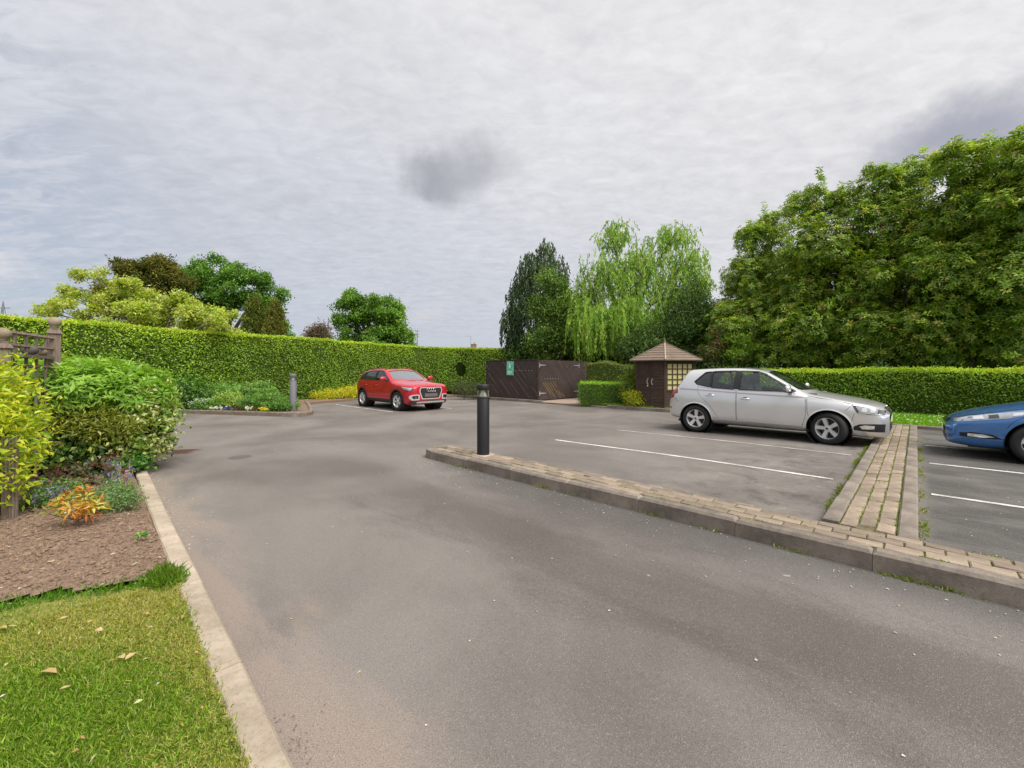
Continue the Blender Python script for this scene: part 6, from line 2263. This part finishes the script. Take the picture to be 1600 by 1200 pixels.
    # ---- shared fittings
    def cabin(self):
        sp = self.sp
        zf = sp['belt']
        m = MB()
        m.box((self.x(sp['seat0'] - .72), 0, zf - .16), (.55, sp['W'] * .80, .26), taper=.9)
        m.obj('dashboard', M['cabin'], self.root)
        for sg in (-1, 1):
            s = MB()
            x0 = self.x(sp['seat0'])
            y = sg * sp['W'] * .205
            s.box((x0, y, .50), (.50, .48, .18), ch=.05)
            s.box((x0 - .32, y, .85), (.15, .47, .62), Matrix.Rotation(rad(-14), 3, 'Y'), ch=.06)
            s.tube([(x0 - .40, y - .08, 1.1), (x0 - .42, y - .08, 1.24)], .008, 5); s.tube([(x0 - .40, y + .08, 1.1), (x0 - .42, y + .08, 1.24)], .008, 5)
            s.box((x0 - .43, y, zf + .24), (.10, .27, .20), Matrix.Rotation(rad(-10), 3, 'Y'), ch=.04)
            s.obj('seat', M['cabin'], self.root)
        s = MB()
        x0 = self.x(sp['seat0'] + .95)
        s.box((x0, 0, .52), (.48, sp['W'] * .72, .2), ch=.05)
        s.box((x0 - .30, 0, .82), (.14, sp['W'] * .72, .56), Matrix.Rotation(rad(-16), 3, 'Y'), ch=.05)
        for sg in (-1, 1):
            s.box((x0 - .38, sg * .36, zf + .19), (.09, .24, .13), ch=.03)
        s.obj('rear_seat', M['cabin'], self.root)
        w_ = MB()
        R = Matrix.Translation((self.x(sp['seat0'] - .40), -sp['W'] * .205, zf - .02)) @ Matrix.Rotation(rad(65), 4, 'Y')
        w_.lathe([(.165, -.012), (.185, 0), (.165, .012), (.15, 0)], 24, R, closed=True)
        w_.tube([R @ Vector((-.16, 0, 0)), R @ Vector((.16, 0, 0))], .02, 5); w_.tube([R @ Vector((0, -.16, 0)), R @ Vector((0, .16, 0))], .02, 5)
        w_.obj('steering_wheel', M['trim'], self.root)

    def mirrors(self, s, z, mat, size=(.10, .23, .15), y0=None):
        for sg in (-1, 1):
            yb = sg * float(self.side(s, z - .06))
            m = MB()
            n = 9
            prof = []
            c = Vector((self.x(s), yb + sg * (size[1] * .5 + .06), z))
            vs, fs = [], []
            nu, nv = 12, 8
            for i in range(nv + 1):
                ph = math.pi * i / nv
                for j in range(nu):
                    th = 2 * math.pi * j / nu
                    d = Vector((math.sin(ph) * math.cos(th), -math.cos(ph), math.sin(ph) * math.sin(th)))
                    p = Vector((math.copysign(abs(d.x) ** .7, d.x) * size[0] / 2, math.copysign(abs(d.y) ** .6, d.y) * size[1] / 2, math.copysign(abs(d.z) ** .65, d.z) * size[2] / 2))
                    if p.x < 0: p.x *= .55
                    p.z *= 1 + .12 * (-sg * d.y) if d.z > 0 else 1
                    vs.append(c + p)
            for i in range(nv):
                for j in range(nu):
                    j2 = (j + 1) % nu
                    fs.append((i * nu + j, i * nu + j2, (i + 1) * nu + j2, (i + 1) * nu + j))
            m.add(vs, fs)
            o = m.obj('mirror', mat, self.root, True)
            a = MB()
            a.tube([Vector((self.x(s) + .02, yb - sg * .03, z - .075)), Vector((self.x(s) + .01, yb + sg * .09, z - .055))], [.035, .024], 6)
            a.box(c + Vector((0.0, 0, -size[2] * .42)), (size[0] * .8, size[1] * .8, .02))
            a.obj('mirror_arm', M['trim'], o, True)
            g = MB()
            g.box(c + Vector((-size[0] * .29, 0, 0)), (.006, size[1] * .84, size[2] * .7))
            g.obj('mirror_glass', M['chrome'], o)

    def handle(self, door, s, z, sg, mat):
        y = sg * float(self.side(s, z))
        m = MB()
        x = self.x(s)
        m.tube([(x + .09, y - sg * .01, z), (x + .075, y + sg * .022, z + .003), (x - .07, y + sg * .024, z + .006), (x - .09, y - sg * .01, z + .004)], [.013, .015, .015, .012], 8)
        m.obj('handle', mat, door, True)
        c = MB()
        loc, nor = self.hit(s, z + .003, 'R' if sg < 0 else 'L')
        c.lathe([(0, .0), (.05, .0005), (.056, 0)], 14, Matrix.Translation(loc + nor * .0035) @ Matrix.Rotation(sg * rad(-90), 4, 'X') @ Matrix.Scale(1.25, 4, (1, 0, 0)) @ Matrix.Scale(.6, 4, (0, 1, 0)))
        c.obj('handle_recess', M['gap'], door)

    def doors(self, outlines, windows, glass, hz, hmat, gapw=.012):
        for pr, sg in (('R', -1), ('L', 1)):
            gaps = MB()
            for (ol, wp, gl, (hs, hz_)) in zip(outlines, windows, glass, hz):
                d = self.patch('door', ol, pr, self.paint, .0026, .06)
                self.ribbon('gap', ol, pr, gapw, None, .0012, True, mb=gaps)
                g = self.patch('window', wp, pr, gl, -.010, .07, d)
                if hs: self.handle(d, hs, hz_, sg, hmat)
            gaps.obj('door_seal', M['gap'], self.root, True)

    def surround(self, polys, w_=.02):
        for pr in 'RL':
            m = MB()
            for p in polys:
                self.ribbon('x', p, pr, w_, None, .0032, True, mb=m)
            m.obj('window_frame', M['trim'], self.root, True)


M['brake'] = mat_plain('brake_disc', (0.06, 0.055, 0.05), 0.5, 0.5, vary=0.3)


def place(a, b, flip=False):
    p = W(a, b)
    return (p.x, p.y, G(a, b) + .006), PHI + (math.pi if flip else 0)


# ------------------------------------------------------------------ silver hatchback
fab = dict(L=4.0, W=1.732, belt=.985, tumble=.27, wr=.302, rim=.205, arch=.352, axles=(.85, 3.305), spoke=(.050, .072), spin=.35, seat0=2.02,
           top=[(0, .615), (.02, .69), (.06, .745), (.18, .80), (.45, .862), (.8, .925), (1.05, .965), (1.13, .985), (1.25, 1.05), (1.85, 1.375), (2.05, 1.432), (2.4, 1.466), (2.9, 1.464), (3.3, 1.448), (3.52, 1.432), (3.575, 1.405), (3.64, 1.31), (3.80, 1.05), (3.86, .99), (3.95, .945), (3.98, .85), (4.0, .72)],
           top_sm=.045,
           bot=[(0, .26), (.05, .20), (.3, .17), (.6, .19), (1.2, .215), (2.0, .215), (3.0, .22), (3.6, .25), (3.9, .29), (4.0, .36)],
           plan=[(0, .50), (.015, .575), (.04, .635), (.09, .705), (.17, .765), (.3, .815), (.5, .845), (.8, .861), (1.3, .862), (2.2, .866), (3.2, .862), (3.55, .845), (3.75, .82), (3.87, .785), (3.94, .74), (3.98, .68), (4.0, .60)],
           windows=[[(1.36, .980), (1.92, 1.325), (2.07, 1.378), (2.38, 1.388), (2.40, .990)],
                    [(2.50, .993), (2.48, 1.390), (2.85, 1.382), (2.97, 1.376), (2.97, 1.020)],
                    [(3.005, 1.025), (3.005, 1.373), (3.13, 1.358), (3.35, 1.140), (3.28, 1.080)]],
           screen=[(0, 1.012), (.60, 1.012), (.655, 1.03), (.53, 1.36), (.30, 1.385), (0, 1.395)],
           rear_screen=[(0, 1.03), (.55, 1.04), (.46, 1.30), (0, 1.32)])
loc, rz = place(-2.35, 10.68)
c = Car('silver_hatchback', 'silver five-door hatchback parked nose-in against the cross strip of bricks', loc, rz, fab, M['silver_paint'], steer=-.30)
car = c
W3 = fab['windows']
car.doors([[(1.27, .31), (1.21, .52), (1.21, .86), (1.30, .955), (2.435, .965), (2.43, .31)],
           [(2.45, .31), (2.455, .965), (3.10, 1.005), (3.26, 1.03), (3.23, .86), (3.02, .66), (2.86, .45), (2.80, .31)]],
          W3[:2], [M['glass'], M['glass']], [(2.27, .80), (2.98, .845)], M['silver_paint'])
for pr in 'RL':
    car.patch('quarter_window', W3[2], pr, M['glass'], -.010, .06)
    car.patch('window_pillar', [(2.385, .992), (2.365, 1.394), (2.495, 1.397), (2.515, .996)], pr, M['trim'], .003, .05)
    car.patch('window_pillar', [(2.962, 1.020), (2.962, 1.378), (3.012, 1.375), (3.012, 1.028)], pr, M['trim'], .003, .05)
    cr = MB()
    car.ribbon('x', [(.62, .80), (1.2, .868), (2.4, .915), (3.3, .958), (3.68, .97)], pr, .030, None, .015, mb=cr, off2=.0008)
    cr.obj('body_crease', M['silver_shadow'] if 'silver_shadow' in M else M['silver_paint'], car.root, True)
    for s in fab['axles']:
        lp = MB()
        car.ribbon('x', [(s + .368 * math.cos(t), .302 + .368 * math.sin(t)) for t in np.linspace(rad(-2), rad(182), 28)], pr, .030, None, .009, mb=lp, off2=.0015)
        lp.obj('arch_lip', M['silver_paint'], car.root, True)
    hl = car.patch('headlight', [(.055, .602), (.050, .665), (.17, .715), (.33, .745), (.50, .765), (.465, .69), (.43, .625), (.25, .606)], pr, M['lamp_dark'], .004, .03)
    car.patch('lens', [(.16, .632), (.15, .70), (.30, .730), (.452, .748), (.40, .655), (.36, .636)], pr, M['lamp'], .007, .025, hl)
    car.patch('reflector', [(.30, .65), (.29, .715), (.36, .725), (.37, .66)], pr, M['lamp_bright'], .010, .025, hl)
    car.patch('reflector', [(.19, .645), (.185, .695), (.25, .705), (.25, .65)], pr, M['lamp_bright'], .010, .025, hl)
    car.patch('running_light', [(.10, .608), (.10, .622), (.42, .642), (.42, .628)], pr, M['lamp_bright'], .0105, .03, hl)
    fp = car.patch('fog_recess', [(.06, .295), (.05, .44), (.20, .44), (.40, .425), (.54, .34), (.48, .312), (.25, .295)], pr, M['trim'], .004, .03)
    car.patch('fog_lamp', [(.20, .345), (.19, .405), (.32, .412), (.40, .385), (.36, .338)], pr, M['lamp_bright'], .008, .025, fp)
    car.patch('tail_light', [(3.72, .87), (3.73, .97), (3.80, .985), (3.90, .95), (3.93, .80), (3.90, .74), (3.83, .76), (3.80, .85)], pr, M['tail'], .004, .03)
    car.patch('rear_reflector', [(3.89, .50), (3.89, .54), (3.965, .54), (3.965, .50)], pr, M['tail'], .004, .03)
    car.patch('sill', [(1.22, .225), (1.25, .292), (2.95, .292), (2.98, .228)], pr, M['silver_paint'], .006, .06)
    car.patch('fuel_flap', [(3.42, .83), (3.42, .97), (3.56, .97), (3.56, .83)] if pr == 'R' else [(3.42, .83), (3.42, .97), (3.56, .97), (3.56, .83)], pr, M['silver_paint'], .002, .05)
    g = MB()
    car.ribbon('x', [(1.10, .32), (1.18, .60), (1.185, .90)], pr, .007, None, .002, mb=g)
    car.ribbon('x', [(.50, .770), (.56, .70), (.60, .66)], pr, .006, None, .002, mb=g)
    car.ribbon('x', [(.47, .62), (.50, .50), (.53, .42)], pr, .006, None, .002, mb=g)
    car.ribbon('x', [(.48, .775), (.8, .842), (1.18, .905)], pr, .008, None, .002, mb=g)
    car.ribbon('x', [(3.80, .75), (3.70, .66)], pr, .006, None, .002, mb=g)
    g.obj('panel_seam', M['gap'], car.root, True)
car.surround(W3[:2], .022)
for pr in 'RL':
    m = MB(); car.ribbon('x', W3[2], pr, .018, None, .0032, True, mb=m); m.obj('window_frame', M['trim'], car.root, True)
car.patch('windscreen', Car.mirror_poly(fab['screen']), 'F', M['screen_glass'], -.012, .10)
car.patch('rear_window', Car.mirror_poly(fab['rear_screen']), 'B', M['glass'], -.012, .10)
gr = car.patch('grille', [(-.40, .62), (-.36, .70), (.36, .70), (.40, .62), (.33, .50), (-.33, .50)], 'F', M['trim'], .004, .04)
for k in range(9):
    y = -.30 + .075 * k
    car.ribbon('grille_bar', [(y, .515), (y, .685)], 'F', .008, M['lamp_dark'], .010, parent=gr)
car.ribbon('grille_surround', [(-.42, .615), (-.385, .712), (0, .722), (.385, .712), (.42, .615)], 'F', .022, M['chrome'], .009, parent=gr)
car.patch('lower_intake', [(-.50, .29), (-.46, .42), (.46, .42), (.50, .29)], 'F', M['trim'], .004, .05)
car.patch('number_plate', [(-.26, .445), (-.26, .555), (.26, .555), (.26, .445)], 'F', M['plate_w'], .016, .06)
car.patch('rear_plate', [(-.26, .72), (-.26, .83), (.26, .83), (.26, .72)], 'B', M['plate_y'], .01, .06)
car.patch('front_splitter', [(-.62, .205), (-.56, .275), (.56, .275), (.62, .205)], 'F', M['silver_paint'], .010, .05)
lg, nn = car.hit(0, .725, 'F')
b = MB(); b.lathe([(0, .008), (.034, .006), (.040, 0)], 18, Matrix.Translation(lg) @ nn.to_track_quat('Z', 'Y').to_matrix().to_4x4())
b.obj('badge', M['chrome'], car.root, True)
car.mirrors(1.47, 1.045, M['silver_paint'])
car.cabin()
ws = MB()
for sg in (0, 1):
    p0, n0 = car.hit(.25 - .5 * sg, 1.02, 'F'); p1, n1 = car.hit(-.35 + .55 * (1 - sg) * 0 - .25 * sg + .3, 1.06, 'F')
    ws.tube([p0 + n0 * .012, p1 + n1 * .012], .008, 4)
ws.obj('wiper', M['trim'], car.root)
an = MB(); q, nq = car.hit(3.25, 0, 'T'); an.tube([q, q + Vector((-.16, 0, .13))], [.008, .003], 5); an.obj('aerial', M['trim'], car.root)

# ------------------------------------------------------------------ red compact crossover
q2 = dict(L=4.19, W=1.794, belt=1.06, tumble=.30, wr=.342, rim=.225, arch=.395, axles=(.85, 3.44), spoke=(.05, .075), spin=.15, tw=.215, seat0=2.1,
          fz=[(0.18, .92), (0.28, .96), (0.36, .985), (0.5, .99), (0.70, 1.0), (0.80, .995), (.88, .978), (0.95, .985), (1.0, .97), (1.1, .95)],
          top=[(0, .868), (.02, .895), (.06, .925), (.2, .96), (.5, 1.0), (.9, 1.05), (1.08, 1.075), (1.15, 1.09), (1.3, 1.16), (1.9, 1.43), (2.1, 1.475), (2.4, 1.506), (2.9, 1.50), (3.4, 1.462), (3.68, 1.42), (3.74, 1.38), (3.95, 1.13), (4.02, 1.07), (4.12, 1.0), (4.17, .9), (4.19, .8)],
          bot=[(0, .32), (.05, .25), (.3, .215), (.7, .23), (1.3, .25), (2.1, .25), (3.2, .26), (3.8, .29), (4.1, .34), (4.19, .42)],
          plan=[(0, .60), (.015, .665), (.04, .715), (.09, .77), (.18, .825), (.32, .862), (.55, .885), (.85, .896), (1.4, .893), (2.2, .894), (3.3, .897), (3.7, .875), (3.95, .835), (4.08, .79), (4.15, .73), (4.19, .65)],
          windows=[[(1.40, 1.065), (2.00, 1.385), (2.2, 1.425), (2.42, 1.432), (2.44, 1.068)],
                   [(2.52, 1.07), (2.50, 1.432), (2.9, 1.425), (3.22, 1.39), (3.36, 1.12), (3.33, 1.085)]],
          screen=[(0, 1.115), (.60, 1.115), (.69, 1.135), (.57, 1.405), (.30, 1.43), (0, 1.44)],
          rear_screen=[(0, 1.11), (.58, 1.12), (.50, 1.34), (0, 1.37)])
fx_, fy_ = W(-13.55, 8.10).xy
loc, rz = place(-12.45 - 2.095, 8.72)
car = Car('red_crossover', 'bright red compact crossover parked in front of the tall hedge', loc, rz, q2, M['red_paint'], steer=.06)
W2 = q2['windows']
car.doors([[(1.33, .40), (1.26, .58), (1.24, .95), (1.36, 1.035), (2.475, 1.04), (2.47, .40)],
           [(2.49, .40), (2.495, 1.04), (3.25, 1.045), (3.33, 1.02), (3.26, .92), (3.06, .74), (2.92, .50), (2.88, .40)]],
          W2, [M['glass'], M['glass_dark']], [(2.28, .875), (3.12, .885)], M['red_paint'])
car.surround(W2, .02)
for pr in 'RL':
    car.patch('window_pillar', [(2.43, 1.066), (2.41, 1.438), (2.515, 1.44), (2.53, 1.068)], pr, M['trim'], .003, .05)
    car.patch('rear_pillar_blade', [(3.34, 1.09), (3.23, 1.40), (3.48, 1.36), (3.74, 1.12), (3.66, 1.07)], pr, M['trim'], .004, .05)
    car.patch('sill', [(1.28, .255), (1.30, .385), (2.98, .385), (3.02, .258)], pr, M['cladding'], .007, .06)
    for s in q2['axles']:
        ring = [(s + .455 * math.cos(t), .342 + .455 * math.sin(t)) for t in np.linspace(rad(-4), rad(184), 24)] + [(s + .405 * math.cos(t), .342 + .405 * math.sin(t)) for t in np.linspace(rad(184), rad(-4), 24)]
        car.patch('arch_cladding', ring, pr, M['cladding'], .008, .05)
    hl = car.patch('headlight', [(.045, .735), (.05, .815), (.20, .845), (.42, .862), (.56, .865), (.50, .79), (.42, .755), (.2, .725)], pr, M['lamp_dark'], .004, .03)
    car.patch('lens', [(.09, .745), (.09, .81), (.24, .838), (.50, .852), (.45, .79), (.38, .765), (.2, .74)], pr, M['lamp'], .007, .03, hl)
    car.patch('running_light', [(.07, .79), (.07, .812), (.22, .838), (.50, .856), (.52, .838), (.22, .815)], pr, M['lamp_bright'], .010, .03, hl)
    car.patch('reflector', [(.22, .752), (.22, .80), (.30, .808), (.30, .76)], pr, M['lamp_bright'], .010, .03, hl)
    car.patch('tail_light', [(3.86, .90), (3.84, 1.03), (4.0, 1.04), (4.10, .98), (4.12, .88), (4.0, .86)], pr, M['tail'], .005, .03)
    g = MB()
    car.ribbon('x', [(.56, .87), (.85, .90), (1.2, .96), (1.35, 1.04)], pr, .006, None, .002, mb=g)
    car.ribbon('x', [(.52, .78), (.60, .68)], pr, .006, None, .002, mb=g)
    g.obj('panel_seam', M['gap'], car.root, True)
for sg in (-1, 1):
    def Y_(pts): return [(sg * y, z) for y, z in pts]
    fr = car.patch('intake_frame', Y_([(.485, .405), (.47, .575), (.54, .60), (.74, .585), (.80, .54), (.80, .46), (.74, .40)]), 'F', M['alloy'], .006, .04)
    car.patch('side_intake', Y_([(.53, .445), (.52, .55), (.56, .568), (.71, .555), (.74, .52), (.70, .44)]), 'F', M['trim'], .010, .04, fr)
fr = car.patch('grille_frame', [(-.43, .845), (-.475, .78), (-.475, .68), (-.38, .44), (-.35, .425), (.35, .425), (.38, .44), (.475, .68), (.475, .78), (.43, .845)], 'F', M['alloy'], .006, .04)
gr = car.patch('grille', [(-.405, .815), (-.44, .77), (-.44, .69), (-.35, .465), (-.33, .455), (.33, .455), (.35, .465), (.44, .69), (.44, .77), (.405, .815)], 'F', M['trim'], .010, .04)
for k in range(6):
    z = .50 + k * .055
    hw_ = np.interp(z, [.455, .69, .80], [.31, .42, .40])
    car.ribbon('grille_bar', [(-hw_, z), (hw_, z)], 'F', .012, M['cladding'], .014, parent=gr)
car.patch('number_plate', [(-.27, .505), (-.27, .625), (.27, .625), (.27, .505)], 'F', M['plate_b'], .022, .06)
# four linked rings on the grille
rg = MB()
for k in range(4):
    q, nq = car.hit(-.138 + .092 * k, .742, 'F')
    T = Matrix.Translation(Vector((car.L / 2 + .022, -.138 + .092 * k, .742))) @ Matrix.Rotation(rad(90), 4, 'Y')
    rg.lathe([(.053 + .0085 * math.cos(t), .0085 * math.sin(t)) for t in np.linspace(0, 2 * math.pi, 7)[:-1]], 22, T, closed=True)
rg.obj('ring_emblem', M['chrome'], car.root, True)
car.patch('lower_bumper', [(-.80, .30), (-.78, .385), (.78, .385), (.80, .30), (.60, .265), (-.60, .265)], 'F', M['cladding'], .007, .05)
car.patch('skid_plate', [(-.60, .30), (-.56, .345), (.56, .345), (.60, .30)], 'F', M['alloy'], .013, .05)
car.patch('windscreen', Car.mirror_poly(q2['screen']), 'F', M['reflective_screen'], -.012, .10)
car.patch('rear_window', Car.mirror_poly(q2['rear_screen']), 'B', M['glass_dark'], -.012, .10)
car.patch('rear_plate', [(-.26, .62), (-.26, .73), (.26, .73), (.26, .62)], 'B', M['plate_y'], .01, .06)
car.mirrors(1.52, 1.13, M['red_paint'], (.12, .24, .155))
car.cabin()
for sg in (-1, 1):
    rr = MB()
    pts = []
    for s in np.linspace(2.05, 3.5, 8):
        q, nq = car.hit(s, sg * .56, 'T'); pts.append(q + Vector((0, 0, .025)))
    pts[0].z -= .02; pts[-1].z -= .02
    rr.tube(pts, .013, 5); rr.obj('roof_rail', M['red_paint'], car.root, True)

# ------------------------------------------------------------------ blue hatchback, nose towards the strip
ins = dict(L=4.39, W=1.695, belt=.95, tumble=.33, wr=.302, rim=.20, arch=.355, axles=(.97, 3.52), spoke=(.035, .055), spin=.5, seat0=2.25,
           top=[(0, .53), (.02, .585), (.06, .63), (.15, .675), (.3, .735), (.6, .825), (.95, .91), (1.15, .955), (1.22, .97), (1.35, 1.03), (2.0, 1.32), (2.2, 1.375), (2.5, 1.42), (2.8, 1.415), (3.3, 1.345), (3.9, 1.19), (4.2, 1.09), (4.30, 1.03), (4.36, .9), (4.39, .75)],
           bot=[(0, .235), (.05, .20), (.3, .175), (.7, .18), (1.4, .19), (2.2, .19), (3.3, .20), (4.0, .24), (4.3, .30), (4.39, .38)],
           plan=[(0, .42), (.015, .50), (.04, .57), (.09, .645), (.18, .715), (.32, .77), (.55, .81), (.9, .838), (1.4, .842), (2.3, .847), (3.4, .838), (3.9, .80), (4.2, .74), (4.33, .67), (4.39, .58)],
           windows=[[(1.55, .96), (2.12, 1.285), (2.3, 1.325), (2.62, 1.33), (2.64, .975)],
                    [(2.72, .98), (2.70, 1.33), (3.1, 1.30), (3.45, 1.22), (3.52, 1.03), (3.40, 1.0)]],
           screen=[(0, .995), (.58, .995), (.63, 1.015), (.50, 1.30), (.28, 1.33), (0, 1.345)],
           rear_screen=[(0, 1.13), (.48, 1.125), (.42, 1.26), (0, 1.30)])
loc, rz = place(.35 + 4.39 / 2, 9.80 + .8475, True)
car = Car('blue_hatchback', 'metallic blue hatchback at the right edge with its nose towards the brick strip', loc, rz, ins, M['blue_paint'], steer=.04)
W4 = ins['windows']
car.doors([[(1.42, .30), (1.36, .50), (1.36, .84), (1.50, .93), (2.675, .94), (2.67, .30)],
           [(2.69, .30), (2.695, .94), (3.38, .965), (3.46, .94), (3.40, .84), (3.20, .66), (3.06, .46), (3.02, .30)]],
          W4, [M['glass'], M['glass']], [(2.47, .80), (3.22, .83)], M['blue_paint'])
car.surround(W4, .02)
for pr in 'RL':
    car.patch('window_pillar', [(2.63, .97), (2.61, 1.336), (2.715, 1.336), (2.735, .975)], pr, M['trim'], .003, .05)
    hl = car.patch('headlight', [(.09, .565), (.10, .612), (.25, .665), (.45, .715), (.70, .765), (.88, .792), (.80, .725), (.66, .675), (.42, .628), (.2, .585)], pr, M['lamp'], .004, .03)
    car.patch('reflector', [(.30, .628), (.30, .665), (.40, .69), (.42, .648)], pr, M['lamp_bright'], .008, .025, hl)
    car.patch('reflector', [(.46, .652), (.46, .70), (.56, .722), (.57, .672)], pr, M['lamp_dark'], .008, .025, hl)
    car.patch('indicator', [(.70, .71), (.71, .752), (.84, .778), (.79, .73)], pr, M['lamp_bright'], .008, .025, hl)
    fp = car.patch('fog_recess', [(.16, .315), (.15, .40), (.30, .425), (.50, .405), (.60, .345), (.40, .325)], pr, M['trim'], .004, .03)
    car.patch('fog_lamp', [(.24, .355), (.24, .398), (.40, .402), (.52, .368), (.38, .348)], pr, M['lamp_bright'], .008, .025, fp)
    car.ribbon('bumper_blade', [(.10, .335), (.25, .330), (.45, .325), (.60, .335)], pr, .026, M['blue_paint'], .016)
    car.patch('tail_light', [(4.0, .90), (3.95, 1.0), (4.2, 1.02), (4.29, .93), (4.25, .85)], pr, M['tail'], .005, .03)
    g = MB()
    car.ribbon('x', [(.12, .625), (.28, .685), (.60, .768), (.90, .835), (1.30, .90)], pr, .007, None, .002, mb=g)
    car.ribbon('x', [(.88, .79), (.80, .70), (.70, .62), (.64, .52)], pr, .006, None, .002, mb=g)
    g.obj('panel_seam', M['gap'], car.root, True)
gr = car.patch('grille', [(-.36, .52), (-.38, .60), (.38, .60), (.36, .52)], 'F', M['trim'], .004, .04)
for k in range(3):
    car.ribbon('grille_bar', [(-.37, .533 + k * .026), (.37, .533 + k * .026)], 'F', .012, M['chrome'], .012, parent=gr)
car.patch('lower_intake', [(-.46, .26), (-.42, .44), (.42, .44), (.46, .26)], 'F', M['trim'], .004, .05)
car.patch('number_plate', [(-.26, .37), (-.26, .48), (.26, .48), (.26, .37)], 'F', M['plate_w'], .020, .06)
car.patch('rear_plate', [(-.26, .72), (-.26, .83), (.26, .83), (.26, .72)], 'B', M['plate_y'], .01, .06)
car.patch('windscreen', Car.mirror_poly(ins['screen']), 'F', M['screen_glass'], -.012, .10)
car.patch('rear_window', Car.mirror_poly(ins['rear_screen']), 'B', M['glass'], -.012, .10)
car.mirrors(1.66, 1.03, M['blue_paint'], (.11, .22, .14))
car.cabin()
print('built in', round(time.time() - T0, 1), 's; objects', len(scene.objects))
